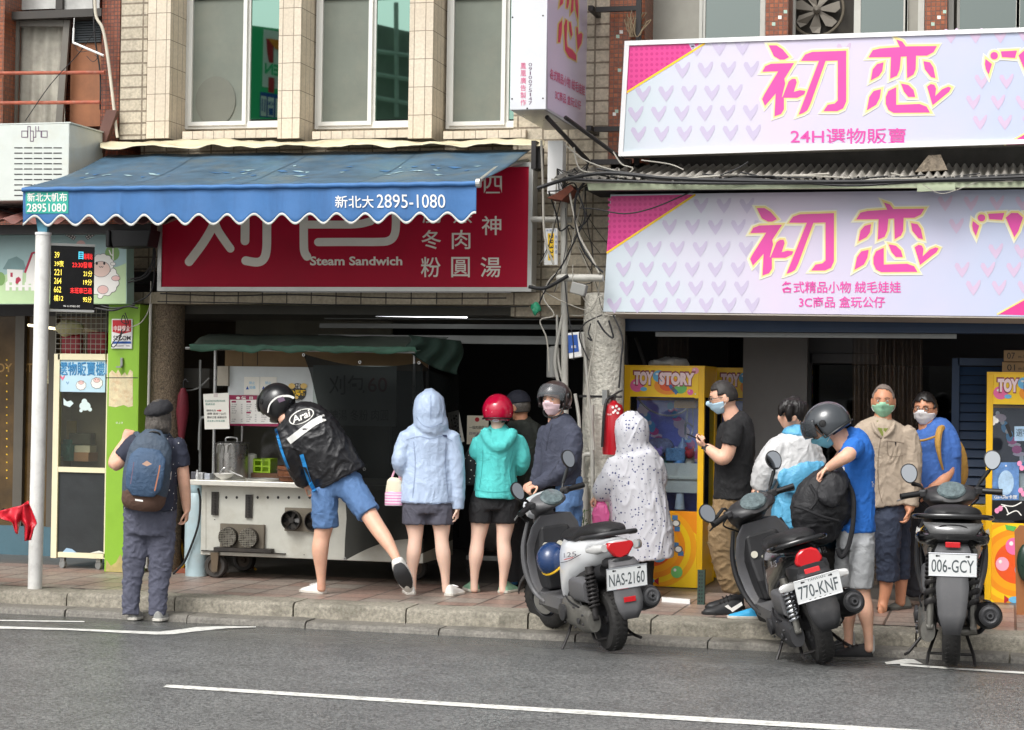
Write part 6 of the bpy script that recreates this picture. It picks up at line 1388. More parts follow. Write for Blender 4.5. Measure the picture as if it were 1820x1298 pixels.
# across the street: the shop sign and flat roofed block whose reflections show in the green panes
mirror_y = 2*(WY0+.028)
def mir(x,y,dep): q = WY(x,y,WY0+.028); d = ray(x,y); d = V((d.x,-d.y,d.z)); return q+d*((dep-q.y)/d.y)
OY = -17.0
os_ = thing('lightbox_sign','green white and orange convenience shop sign mirrored in the first green pane','shop sign',mir(470,220,OY))
def onmir(x,y,l): return mir(x,y,OY+.02+.02*l)
bm = BM(); slab(bm,[mir(437,44,OY),mir(560,60,OY),mir(560,215,OY),mir(437,211,OY)],(0,-.3,0)); mk('box',bm,M('sign_green',(20,112,70),rough=.4,var=0,emit=.7),os_)
pr = Print(onmir); zc_ = lambda x,y: (x/3.244,y/3.244)
pr.poly([zc_(1520,170),zc_(1760,205),zc_(1760,540),zc_(1512,500)],WINK,1)
pr.poly([zc_(1535,222),zc_(1580,235),zc_(1575,300),zc_(1575,365),zc_(1550,360),zc_(1540,300)],REDINK,2); pr.poly([zc_(1545,222),zc_(1760,255),zc_(1760,310),zc_(1590,285)],ORNGINK,2.5); pr.poly([zc_(1548,445),zc_(1582,450),zc_(1580,540),zc_(1546,532)],REDINK,2)
pr.text('ELEVEN',0,0,0,0,M('sign_green',(20,112,70)),3,.03,quadpts=[zc_(1752,400),zc_(1527,362),zc_(1527,425),zc_(1752,470)])
pr.poly([zc_(1500,530),zc_(1760,570),zc_(1760,690),zc_(1497,675)],BLUEINK,2.4); pr.poly([zc_(1505,552),zc_(1537,558),zc_(1535,672),zc_(1503,668)],WINK,3); pr.poly([zc_(1545,560),zc_(1580,566),zc_(1578,676),zc_(1543,672)],WINK,3); pr.poly([zc_(1590,567),zc_(1640,574),zc_(1640,682),zc_(1588,677)],WINK,3)
pr.stroke([zc_(1513,570),zc_(1512,640)],1.6,BLUEINK,4); pr.stroke([zc_(1528,574),zc_(1526,645)],1.6,BLUEINK,4); pr.text('ATM',0,0,0,0,BLUEINK,4,.02,quadpts=[zc_(1577,590),zc_(1548,585),zc_(1548,608),zc_(1577,612)]); pr.rect(*zc_(1550,625),*zc_(1574,665),BLUEINK,4)
pr.build('artwork',os_)
ob_ = thing('opposite_block','pale flat roofed block across the street mirrored in the second window','building',(-10,-19,0))
bm = BM(); slab(bm,[mir(560,210,-19),mir(760,225,-19),mir(760,62,-19),mir(720,55,-19),mir(666,42,-19),mir(560,30,-19)],(0,-.6,0)); mk('wall',bm,M('streaked_concrete',(150,156,146),rough=.8,var=.3,scale=.8,dirt=.6,dscale=.6,streak=True),ob_)
bm = BM()
for pts in ([(704,5),(705,208)],[(662,90),(735,100)],[(662,172),(735,186)],[(662,131),(735,143)]): tube(bm,[mir(x,y,-18.8) for x,y in pts],.05,6)
mk('pipe',bm,M('pale_pipe',(190,200,190),rough=.5),ob_)
# ================================================================ scooters (local: x forward, y left, z up, origin under the rear tyre)
RUB = M('scooter_rubber',(40,39,38),rough=.8,var=.15,dirt=.35,dcol=(92,86,78),bump=.3,bscale=60)
GRYPL = M('grey_body_plastic',(92,92,94),rough=.5,var=.1,dirt=.3,dcol=(120,116,108))
DKPL = M('dark_body_plastic',(44,44,46),rough=.45,var=.12,dirt=.35,dcol=(98,94,88))
GLOSS = M('gloss_black',(12,12,14),rough=.16,var=.05,coat=.6,dirt=.15,dcol=(70,66,62))
PEARL = M('pearl_white',(230,232,234),rough=.2,var=.03,coat=.5,dirt=.12,dcol=(160,152,140))
SEATM = M('seat_vinyl',(28,28,29),rough=.5,var=.1,bump=.2,bscale=120)
CAST = M('cast_aluminium',(132,130,124),rough=.45,metal=.7,var=.2,dirt=.55,dcol=(66,60,52),dscale=9)
CASTD = M('dark_casting',(72,72,74),rough=.5,metal=.4,var=.15,dirt=.4)
TAILR = M('tail_lens_red',(196,18,28),rough=.12,var=.05,coat=.5)
CLEARL = M('clear_lens',(206,206,204),rough=.1,var=.1,coat=.5,metal=.2)
AMBER = M('amber_lens',(220,130,30),rough=.15,var=0)
PLATE = M('plate_white',(236,238,238),rough=.35,var=.03,dirt=.1)
PLTXT = M('plate_grey',(84,92,96),rough=.5,var=0)
CHROME = M('chrome',(214,216,220),rough=.1,metal=1.0,var=.05)
MIRR = M('mirror_glass',(176,180,184),rough=.02,metal=1.0,var=0)
def sring(x,y,z,hw,hh,n=20,e=2.6,tilt=0.0,topk=1.0,botk=1.0):
    """superellipse ring in the plane x = const; topk/botk scale the width at the top and bottom"""
    r = []
    for k in range(n):
        a = 2*pi*k/n; c,s = cos(a),sin(a)
        yy = hw*(abs(c)**(2/e))*(1 if c >= 0 else -1); zz = hh*(abs(s)**(2/e))*(1 if s >= 0 else -1)
        t = (zz/hh+1)/2; yy *= botk+(topk-botk)*t
        r.append(V((x+tilt*zz,y+yy,z+zz)))
    return r
def scooter(label,plate,loc,heading,lean,pitch,steer,side,shocks,spring,tail,scale=1.0,style=0):
    t = bpy.data.objects.new('scooter',None); COL.objects.link(t); t.empty_display_size = .1
    t.location = loc; t.rotation_euler = (lean,-pitch,heading); t.rotation_mode = 'XYZ'; t.scale = (scale,)*3
    tag(t,label,'scooter','scooters parked along the kerb')
    KEEP = ('tyre','rim','brake_disc','muffler','end_cap','heat_shield','belt_case','case_cover','axle_arm','exhaust_pipe')
    def warp(p,wide=True):
        x,z = p.x,p.z; yk = 1+.32*min(1,max(0,(.35-x)/.3))*min(1,max(0,(z-.46)/.12)) if style == 2 and wide else 1
        if x < -.1 and z > .24: x = -.1+(x+.1)*.66
        if style == 2 and z > .28: z += .16*min(1,max(0,(.62-p.x)/.7))*min(1,(z-.28)/.12)
        return V((x,p.y*yk,z))
    def P(name,bm,m,par=t,**k):
        if name not in KEEP:
            for v in bm.verts: v.co = warp(v.co,name not in ('licence_plate','plate_rim','rear_mudguard','shock_absorber','spring','reflector','air_filter_box'))
        return mk(name,bm,m,par,world=False,smooth=k.pop('smooth',True),**k)
    WB = 1.2
    R_ = .215
    ST = Matrix.Translation((1.02,0,.6)) @ Matrix.Rotation(radians(-24),4,'Y') @ Matrix.Rotation(steer,4,'Z') @ Matrix.Rotation(radians(24),4,'Y') @ Matrix.Translation((-1.02,0,-.6))
    def turned(bm): bmesh.ops.transform(bm,matrix=ST,verts=bm.verts); return bm
    def wheel_(x,wd,front):
        fx = turned if front else (lambda b: b)
        bm = BM(); prof = [(.118,-wd*.42),(.15,-wd*.5),(.19,-wd*.47),(.208,-wd*.3),(R_,0),(.208,wd*.3),(.19,wd*.47),(.15,wd*.5),(.118,wd*.42)]
        lathe(bm,prof,(x,0,R_),(0,1,0),44,cap=False)
        for k in range(36):          # tread blocks
            a = 2*pi*k/36
            for s in (-1,1):
                c = V((x+cos(a)*.2125,s*wd*.2,R_+sin(a)*.2125)); box(bm,c,(.004,wd*.22,.016),Matrix.Rotation(-a,3,'Y') @ Matrix.Rotation(.5*s,3,'X'))
        w_ = P('tyre',fx(bm),RUB)
        bm = BM(); lathe(bm,[(.118,-wd*.42),(.11,-wd*.3),(.11,wd*.3),(.118,wd*.42)],(x,0,R_),(0,1,0),36,cap=False); lathe(bm,[(.0,-.035),(.03,-.035),(.03,.035),(0,.035)],(x,0,R_),(0,1,0),16)
        for k in range(5):
            a = 2*pi*k/5; d = V((cos(a),0,sin(a))); tube(bm,[V((x,0,R_))+d*.02,V((x,0,R_))+d*.112],[.018,.013],6)
        rm = P('rim',fx(bm),CASTD,w_)
        if front:
            bm = BM(); lathe(bm,[(.04,.05),(.09,.05),(.09,.054),(.04,.054)],(x,0,R_),(0,1,0),28); P('brake_disc',fx(bm),STEEL,w_)
    wheel_(0,.115,False); wheel_(WB,.10,True)
    # fork and front fender
    bm = BM()
    for s in (-1,1): tube(bm,[V((WB-.01,s*.075,R_)),V((WB-.06,s*.075,.40)),V((WB-.13,s*.06,.56))],.02,10)
    P('fork',turned(bm),CASTD)
    bm = BM(); rings(bm,[[V((WB+cos(a)*(.245+.012*k2),y,R_+sin(a)*(.245+.012*k2))) for y,k2 in ((-.075,-2),(-.06,0),(-.03,1),(0,1.3),(.03,1),(.06,0),(.075,-2))] for a in (radians(d) for d in range(20,165,9))],False,closed=False); P('front_fender',turned(bm),DKPL if style != 1 else GLOSS,solid=.006)
    # leg shield, front apron
    bm = BM(); secs = []
    for z,x,w_,b in ((.24,.93,.13,.03),(.30,.98,.17,.05),(.42,1.02,.20,.07),(.55,1.03,.215,.075),(.68,1.00,.21,.07),(.80,.95,.18,.06),(.88,.92,.12,.05)):
        r = []
        for k in range(20):
            a = 2*pi*k/20; c,s = cos(a),sin(a); r.append(V((x+(.10*max(0,s)+.045*min(0,s))*(1-.35*abs(c)**3)-.06*abs(c)**2.5,w_*(abs(c)**.8)*(1 if c > 0 else -1),z)))
        secs.append(r)
    rings(bm,secs); P('leg_shield',bm,M('weathered_apron',(108,108,111),rough=.5,var=.15,dirt=.45,dcol=(112,108,102),dscale=5) if style != 2 else GLOSS,ang=60)
    bm = BM(); rings(bm,[[V((x,y*w_,z)) for x,y in ((.98,-1),(.98,1),(xb,.8),(xb,-.8))] for z,w_,xb in ((.34,.13,.86),(.48,.15,.85),(.62,.16,.88),(.78,.14,.90),(.84,.10,.92))]); P('glove_box',bm,DKPL,bev=.02,smooth=False)
    bm = BM()
    for y in (.09,-.02): lathe(bm,[(0,0),(.024,0),(.024,.006),(0,.006)],(.884,y,.66),(-1,0,.15),16)
    P('badge',bm,M('round_badge',(210,206,190),rough=.4,var=.1))
    for s in (-1,1):   # sloping edge of the shield
        bm = BM(); tube(bm,[V((.99,s*.17,.84)),V((1.0,s*.222,.66)),V((.985,s*.225,.48)),V((.93,s*.19,.33)),V((.80,s*.165,.27))],[.012,.018,.02,.018,.012],8,sm=4); P('shield_trim',bm,DKPL if style != 0 else GRYPL)
    # floor and belly
    bm = BM(); rings(bm,[sring(x,0,z,hw,hh,16,4) for x,z,hw,hh in ((.50,.29,.15,.05),(.62,.285,.165,.045),(.86,.285,.165,.045),(.97,.31,.14,.055))]); P('floorboard',bm,DKPL)
    bm = BM(); rings(bm,[[V((x,s*w_,z)) for s,w_,z in ((1,.165,.33),(1,.172,.25),(1,.10,.18),(-1,.10,.18),(-1,.172,.25),(-1,.165,.33))] for x in (.48,.6,.75,.92)]); P('belly_panel',bm,GRYPL)
    # under-seat body sweeping up to the tail
    bm = BM()
    rings(bm,[sring(.56,0,.50,.13,.24,22,3,0,.85,1.0),sring(.45,0,.56,.165,.22,22,3,0,.85,1.0),sring(.28,0,.625,.185,.165,22,2.8,0,.82,.9),sring(.08,0,.665,.19,.125,22,2.6,0,.8,.8),sring(-.14,0,.70,.18,.095,22,2.5,0,.8,.7),sring(-.32,0,.725,.145,.072,22,2.4,-.25,.8,.7),sring(-.43,0,.735,.10,.05,22,2.4,-.3,.8,.7)])
    body = P('body',bm,side)
    bm = BM(); rings(bm,[sring(.52,0,.42,.11,.16,18,3),sring(.3,0,.46,.125,.11,18,3),sring(.05,0,.52,.12,.07,18,3),sring(-.2,0,.58,.10,.05,18,3)]); P('inner_tray',bm,DKPL)
    # seat: rider part, step, passenger part
    bm = BM(); rings(bm,[sring(x,0,z,hw,hh,22,2.6,0,.8,1.0) for x,z,hw,hh in ((.60,.745,.05,.02),(.57,.755,.085,.035),(.48,.77,.115,.045),(.33,.775,.145,.048),(.18,.785,.155,.05),(.10,.815,.155,.055),(-.02,.835,.15,.052),(-.18,.845,.135,.045),(-.29,.842,.10,.032),(-.33,.838,.05,.018))]); P('seat',bm,SEATM)
    # grab rail
    bm = BM(); tube(bm,[V((-.08,.175,.80)),V((-.24,.17,.815)),V((-.38,.12,.83)),V((-.43,.0,.835)),V((-.38,-.12,.83)),V((-.24,-.17,.815)),V((-.08,-.175,.80))],.017,10,sm=4); P('grab_rail',bm,GLOSS if style else DKPL)
    # tail light and indicators
    if tail == 'pentagon':
        bm = BM(); slab(bm,[V((-.455,y,z)) for y,z in ((-.085,.775),(.085,.775),(.10,.745),(.055,.685),(0,.665),(-.055,.685),(-.10,.745))],(.09,0,0)); P('tail_light',bm,TAILR,bev=.012)
        for s in (-1,1): bm = BM(); rings(bm,[sring(-.43,s*.11,.745,.025,.025,12),sring(-.36,s*.145,.738,.035,.034,12),sring(-.22,s*.183,.728,.012,.014,12)]); P('indicator',bm,CLEARL)
        bm = BM(); rings(bm,[sring(-.46,0,.655,.05,.02,14),sring(-.44,0,.64,.09,.035,14),sring(-.30,0,.635,.11,.04,14)]); P('tail_under',bm,DKPL)
    elif tail == 'round':
        bm = BM(); slab(bm,[V((-.46,y,z)) for y,z in ((-.07,.765),(-.035,.785),(.035,.785),(.07,.765),(.09,.705),(.075,.685),(-.075,.685),(-.09,.705))],(.08,0,0)); P('tail_light',bm,TAILR,bev=.014)
        bm = BM(); box(bm,(-.47,0,.645),(.012,.10,.04),Matrix.Rotation(.3,3,'Y')); P('reflector',bm,TAILR,smooth=False,bev=.004)
        bm = BM(); rings(bm,[sring(-.465,0,.65,.09,.04,14,4),sring(-.36,0,.645,.13,.06,14,4),sring(-.2,0,.64,.13,.05,14,4)]); P('tail_under',bm,DKPL)
        for s in (-1,1): bm = BM(); rings(bm,[sring(-.43,s*.215,.57,.012,.012,12),sring(-.41,s*.175,.575,.055,.026,12,2.5),sring(-.36,s*.15,.58,.04,.02,12)]); P('indicator',bm,CLEARL)
    else:
        bm = BM(); rings(bm,[[V((-.43-.06*v+.05*abs(u),.14*u*(1-.25*v),.79-.065*v)) for u in (-1,-.6,-.2,.2,.6,1)] for v in (0,.5,1)],False,closed=False); P('tail_light',bm,M('grey_tail_lens',(108,108,108),rough=.15,var=.15,scale=60,coat=.5,metal=.3),solid=.012)
        bm = BM(); rings(bm,[sring(-.50,0,.715,.10,.018,16,4),sring(-.44,0,.70,.15,.03,16,4),sring(-.3,0,.69,.17,.05,16,4)]); P('tail_under',bm,GLOSS)
        bm = BM(); box(bm,(-.505,0,.665),(.012,.09,.035)); P('reflector',bm,TAILR,smooth=False,bev=.004)
    # plate bracket, plate, rear mudguard
    py,pz,ptl = 0.0,.545,radians(14)
    pm = Matrix.Translation((-.53,py,pz)) @ Matrix.Rotation(-ptl,4,'Y')
    pf = lambda y,z,l=0: pm @ V((-.004-.0012*l,y,z))
    PW,PH = .29,.148
    bm = BM(); rings(bm,[[V((x,y,z)) for y in (-w_,-w_*.5,w_*.5,w_)] for x,z,w_ in ((-.42,.66,.09),(-.49,.62,.11),(-.50,.54,.10),(-.50,.46,.095),(-.53,.40,.10),(-.55,.33,.085),(-.54,.27,.05))],False,closed=False); P('rear_mudguard',bm,DKPL if style == 1 else GRYPL,solid=.014,smooth=True)
    bm = BM(); slab(bm,[pf(-PW/2,-PH/2),pf(PW/2,-PH/2),pf(PW/2,PH/2),pf(-PW/2,PH/2)],(.004,0,0)); pl = P('licence_plate',bm,PLATE,smooth=False)
    pr = Print(lambda x,y,l: pf(-(x-.5)*PW*-1*-1,(.5-y)*PH,l))
    pr.text(plate,.06,.27,.94,.84,PLTXT,1,.006)
    for a in (.17,.83): pr.disc(a,.12,.025,.05,INK,1,10); pr.disc(a+.04*(1 if a < .5 else -1),.12,.03,.03,INK,1.5,8)
    if style == 1: pr.text('TAIWAN',.3,.06,.7,.15,PLTXT,1); pr.text('·····',.25,.92,.75,.95,INK,1)
    [setattr(v,'co',warp(v.co,False)) for v in pr.bm.verts]; pr.build('lettering',pl,world=False)
    bm = BM(); tube(bm,[pf(-PW/2,PH/2,.5),pf(PW/2,PH/2,.5),pf(PW/2,-PH/2,.5),pf(-PW/2,-PH/2,.5),pf(-PW/2,PH/2,.5)],.0035,6); P('plate_rim',bm,CHROME if style != 1 else PLATE,pl)
    if style == 0: bm = BM(); box(bm,(-.557,0,.40),(.012,.085,.035)); P('reflector',bm,TAILR,smooth=False,bev=.003)
    # engine, belt case, filter box, muffler
    bm = BM(); rings(bm,[sring(.40,.14,.27,.05,.085,18,2.6),sring(.30,.15,.265,.062,.095,18,2.6),sring(.15,.15,.25,.06,.085,18,2.6),sring(.02,.15,.235,.058,.095,18,2.4),sring(-.09,.145,.23,.045,.07,18,2.2)]); P('belt_case',bm,CAST if style != 1 else CASTD)
    bm = BM(); lathe(bm,[(0,.0),(.055,.0),(.06,-.02),(.0,-.03)],(.30,.212,.265),(0,-1,0),20); lathe(bm,[(.0,0),(.02,0),(.022,-.01)],(.02,.214,.235),(0,-1,0),12)
    for a in range(7): c = V((.15+.22*cos(a*.9),.208,.25+.07*sin(a*.9))); lathe(bm,[(0,0),(.008,0),(.008,-.012)],c,(0,-1,0),8)
    P('case_cover',bm,CASTD)
    bm = BM(); rings(bm,[sring(.25,.13,.43,.05,.07,14,4),sring(.12,.135,.435,.06,.085,14,4),sring(-.04,.13,.43,.055,.075,14,4)]); P('air_filter_box',bm,GRYPL)
    bm = BM(); rings(bm,[sring(.48,0,.30,.10,.09,16,3),sring(.3,0,.33,.11,.12,16,3),sring(.1,0,.30,.09,.09,16,3)])
    for k in range(6): bb(bm,.36+.018*k,.37+.018*k,-.12,.10,.2,.4)
    P('engine',bm,CASTD,smooth=False)
    bm = BM(); tube(bm,[V((.12,.10,.37)),V((.10,.17,.40)),V((.06,.16,.30)),V((.0,.17,.20))],.009,8,sm=4); tube(bm,[V((.38,.16,.36)),V((.2,.2,.345)),V((.06,.19,.32))],.006,6,sm=4); tube(bm,[V((.3,-.1,.25)),V((.1,-.16,.2)),V((.05,-.2,.24))],.016,8,sm=4); P('engine_hose',bm,CABLE)
    my,mz_ = -.205,.335
    ax = V((-1,-.06,.16)).normalized()
    bm = BM(); lathe(bm,[(.03,0),(.07,.02),(.082,.10),(.088,.30),(.08,.42),(.068,.45),(.06,.452)],V((.22,my,mz_-.04)),ax,24); mf = P('muffler',bm,DKPL if style == 0 else BLACK)
    e_ = V((.22,my,mz_-.04))+ax*.445
    bm = BM(); lathe(bm,[(.06,0),(.058,.012),(.045,.02),(.03,.012),(.02,.03),(.012,.03),(.01,.0)],e_,ax,20); P('end_cap',bm,CASTD if style else GRYPL,mf)
    bm = BM(); rings(bm,[[V((x,my-.09*cos(a)-.0,mz_+dz+.095*sin(a))) for a in (radians(d) for d in (-50,-20,10,40,70,95))] for x,dz in ((.16,-.03),(0,-.005),(-.16,.02))],False,closed=False); P('heat_shield',bm,DKPL if style != 1 else GLOSS,mf,solid=.008)
    bm = BM(); tube(bm,[V((.24,my+.02,.3)),V((.3,-.13,.2)),V((.36,-.05,.18))],.02,10,sm=3); P('exhaust_pipe',bm,CASTD,mf)
    bm = BM(); tube(bm,[V((.0,-.06,R_)),V((-.0,-.16,R_+.01))],.026,10); P('axle_arm',bm,CAST)
    # shock absorbers
    for s in shocks:
        a,b = V((-.10,s*.135,.26)),V((-.04,s*.125,.60)); ax_ = (b-a)
        bm = BM(); tube(bm,[a,b],.014,10); tube(bm,[a-ax_*.02,a+ax_*.22],.022,10); lathe(bm,[(0,-.018),(.02,-.018),(.02,.018),(0,.018)],a,(0,1,0),12); tube(bm,[a+ax_*.86,b],.03,12); sk = P('shock_absorber',bm,CAST if style != 0 else DARKST)
        bm = BM(); u = ax_.normalized().orthogonal().normalized(); v = ax_.normalized().cross(u); n = 90
        tube(bm,[a+ax_*(.2+.68*i/n)+(u*cos(2*pi*8.5*i/n)+v*sin(2*pi*8.5*i/n))*.033 for i in range(n+1)],.0085,7); P('spring',bm,spring,sk)
    # stands
    bm = BM(); tube(bm,[V((.38,.12,.2)),V((.30,.2,.1)),V((.26,.27,.015)),V((.23,.29,.008))],.010,8); P('side_stand',bm,DARKST)
    bm = BM()
    for s in (-1,1): tube(bm,[V((.16,s*.09,.19)),V((.05 if style == 2 else -.05,s*.14,.10 if style != 2 else .06)),V((-.04 if style == 2 else -.16,s*.15,.09 if style != 2 else .008))],.011,8)
    tube(bm,[V((.05 if style == 2 else -.05,-.14,.1 if style != 2 else .06)),V((.05 if style == 2 else -.05,.14,.1 if style != 2 else .06))],.009,8); P('centre_stand',bm,DARKST)
    # handlebar assembly
    bm = BM(); rings(bm,[sring(1.03,0,.90,.07,.08,18,2.6),sring(.99,0,.955,.13,.075,18,2.4,.2),sring(.93,0,.975,.155,.062,18,2.4,.3),sring(.86,0,.975,.125,.04,18,2.4,.4),sring(.83,0,.965,.06,.02,18,2.4,.4)]); tube(bm,[V((1.04,0,.70)),V((1.0,0,.92))],[.07,.08],14)
    if style:
        for v in bm.verts: v.co = V((.93+(v.co.x-.93)*1.2,v.co.y*1.25,.96+(v.co.z-.96)*1.15))
    hc = P('handlebar_cover',turned(bm),GRYPL if style == 0 else DKPL)
    bm = BM(); c = V((.875-.01*(style > 0),0,1.0+.012*(style > 0))); nn = V((-.62,0,.78)).normalized(); u = V((0,1,0)); v = nn.cross(u)
    lathe(bm,[(0,.026),(.07,.022),(.078,.01),(.075,-.01)],c,nn,24)
    for vv_ in bm.verts: vv_.co.y *= 1.25
    P('instrument',turned(bm),M('instrument_glass',(96,110,112),rough=.1,var=.5,scale=40,coat=.5),hc)
    if style == 0:
        bm = BM(); rings(bm,[sring(1.06,0,.93,.05,.07,16),sring(1.03,0,.95,.15,.085,16,2.6,.2),sring(.99,0,.97,.165,.07,16,2.6,.25)]); P('front_cowl',turned(bm),side,hc)
    for s in (-1,1):
        bm = BM(); tube(bm,[V((.93,s*.10,.985)),V((.91,s*.20,1.0)),V((.875,s*.33,.99))],.017,10); tube(bm,[V((.905,s*.215,.998)),V((.872,s*.34,.988))],.021,12); P('grip',turned(bm),BLACK)
        bm = BM(); box(bm,(.915,s*.185,1.0),(.06,.055,.05),Matrix.Rotation(-.3*s,3,'Z')); P('switch_block',turned(bm),DKPL,bev=.01,smooth=False)
        bm = BM(); tube(bm,[V((.95,s*.19,.985)),V((.945,s*.27,.975)),V((.915,s*.36,.955))],[.008,.007,.006],8,sm=3); P('brake_lever',turned(bm),STEEL if style != 1 else DARKST)
        mt_ = V((.90,s*.285,1.185)) if s < 0 or style == 1 else V((.90,s*.27,1.12))
        if style == 1 and s > 0: mt_ = V((.90,s*.33,1.05))
        bm = BM(); tube(bm,[V((.925,s*.17,1.01)),V((.93,s*.20,1.05)),mt_+V((.02,-s*.02,-.06)),mt_+V((.02,0,-.01))],.009,8,sm=3); tube(bm,[V((.93,s*.20,1.05)),mt_+V((.02,-s*.02,-.05))],.013,8); sm_ = P('mirror_stem',turned(bm),BLACK)
        f_ = Matrix.Rotation(-.15*s,3,'X') @ Matrix.Rotation(.2,3,'Y') @ Matrix.Rotation(.1*s,3,'Z')
        bm = BM(); rr_ = [(mt_+f_ @ V((dx,k_*.058*cos(a)*(1+.15*sin(a)),k_*.068*sin(a)+.02))) for dx,k_ in ((.0,1)) for a in (0,)] if False else None
        def ringm(dx,kk): return [mt_+f_ @ V((dx,kk*.055*cos(a)*(1+.12*sin(a)),kk*.066*sin(a)+.02)) for a in (2*pi*q/20 for q in range(20))]
        rings(bm,[ringm(-.006,.95),ringm(-.004,1.06),ringm(.012,1.0),ringm(.032,.5)]); P('mirror_shell',turned(bm),BLACK,sm_)
        bm = BM(); bm.faces.new([bm.verts.new(q) for q in ringm(-.0075,.93)]); P('mirror_glass',turned(bm),MIRR,sm_)
    for s in (-1,1):
        bm = BM(); tube(bm,[V((.93,s*.16,.99)),V((1.02,s*.2,.93)),V((1.05,s*.1,.84)),V((1.02,s*.03,.74))],.006,6,sm=4); P('cable',turned(bm),CABLE)
    # side graphics
    for s in (-1,1):
        f = lambda x,y,l: V((.42-.75*x,s*(.178+.001*l-.05*max(0,x-.55)),.70-.13*y+.10*x))
        def fs(x,y,l):
            xx = .42-.75*x; zz = .70-.13*y+.10*x
            # lie on the loft: pick half-width from the section table
            tb = ((.56,.13,.5,.24),(.45,.165,.56,.22),(.28,.185,.625,.165),(.08,.19,.665,.125),(-.14,.18,.70,.095),(-.32,.145,.725,.072),(-.43,.10,.735,.05))
            for (xa,ha,za,va),(xb,hb,zb_,vb) in zip(tb,tb[1:]):
                if xb <= xx <= xa:
                    k = (xa-xx)/(xa-xb); hw = ha+(hb-ha)*k; zc_2 = za+(zb_-za)*k; hh = va+(vb-va)*k
                    q = min(.98,abs((zz-zc_2)/hh)); return V((xx,s*(hw*(1-q**2.6)**(1/2.6)*.86+.014+.001*l),zz))
            return V((xx,s*.12,zz))
        pr = Print(fs)
        if style == 0: pr.text('125',.15,.36,.5,.62,M('grey_decal',(70,72,78),var=0),1,.0,slant=.0); pr.stroke([(.02,.86),(.3,.8),(.6,.55)],.03,INK,1); pr.stroke([(.16,.72),(.4,.66)],.04,REDINK,1.5)
        elif style == 1: pr.text('X-125',.55,.3,.78,.6,M('silver_decal',(180,180,184),var=0),1)
        else:
            pr.poly([(.3,.75),(.75,.55),(.95,.2),(.95,.35),(.78,.72),(.34,.9)],M('decal_yellow',(244,190,30),var=0),1)
            for k in range(5): pr.poly([(.60+k*.06,.25+.04*k),(.64+k*.06,.2+.04*k),(.66+k*.06,.55),(.62+k*.06,.6)],WINK,2)
            pr.text('125',.62,.64,.84,.8,WINK,2)
        [setattr(v,'co',warp(v.co)) for v in pr.bm.verts]; pr.build('decal',body,world=False)
    return t

S1 = GZ(1089,1157,0); S2 = GZ(1466,1178,0); S3 = GZ(1690,1182,0)
scooter('white and dark grey scooter with blue helmet and plate NAS-2160','NAS-2160',S1,radians(124),radians(-7),0,radians(26),PEARL,(1,),DARKST,'pentagon',.97,0)
scooter('scuffed black scooter with plate 770-KNF and a backpack on its seat','770-KNF',S2,radians(110),radians(-16),0,radians(18),GLOSS,(1,-1),CHROME,'round',1.0,1)
scooter('glossy black scooter with yellow and white decals and plate 006-GCY','006-GCY',S3,radians(92),0,radians(4),radians(8),GLOSS,(1,-1),DARKST,'wide',1.0,2)
# ================================================================ people: traced sweeps joined into one skin surface each, clothes as their own surfaces
SKIN = M('skin',(222,174,148),rough=.5,var=.1,scale=14,dirt=.35,dcol=(196,128,106),dscale=9); SKIN2 = M('skin_tan',(198,140,108),rough=.5,var=.1,scale=9); SKINP = M('skin_pale',(230,194,174),rough=.5,var=.07,scale=9)
for _s in (SKIN,SKIN2,SKINP):
    _p = _s.node_tree.nodes['Principled BSDF']; _p.inputs['Subsurface Weight'].default_value = .12; _p.inputs['Subsurface Radius'].default_value = (.01,.004,.002)
def cloth(n,col,rough=.8,var=.12,bump=.25,scale=7,**k):
    if n in _m: return _m[n]
    m = M(n,col,rough=rough,var=var,scale=scale,bump=bump,bscale=k.pop('bscale',240),**k); nt = m.node_tree; L = nt.links.new; b = nt.nodes['Principled BSDF']   # weave plus fine creases
    tc = N(nt,'ShaderNodeTexCoord'); q = N(nt,'ShaderNodeTexNoise'); q.inputs['Scale'].default_value = 10; q.inputs['Detail'].default_value = 3; q.inputs['Distortion'].default_value = 1.0; L(tc.outputs['Object'],q.inputs['Vector'])
    a = N(nt,'ShaderNodeMath',operation='MULTIPLY_ADD'); a.inputs[1].default_value = 2; a.inputs[2].default_value = -1; L(q.outputs['Fac'],a.inputs[0])
    c = N(nt,'ShaderNodeMath',operation='ABSOLUTE'); L(a.outputs[0],c.inputs[0]); bp = N(nt,'ShaderNodeBump',invert=True); bp.inputs['Strength'].default_value = .26; bp.inputs['Distance'].default_value = .03
    L(c.outputs[0],bp.inputs['Height']); L(b.inputs['Normal'].links[0].from_socket,bp.inputs['Normal']); L(bp.outputs[0],b.inputs['Normal']); return m
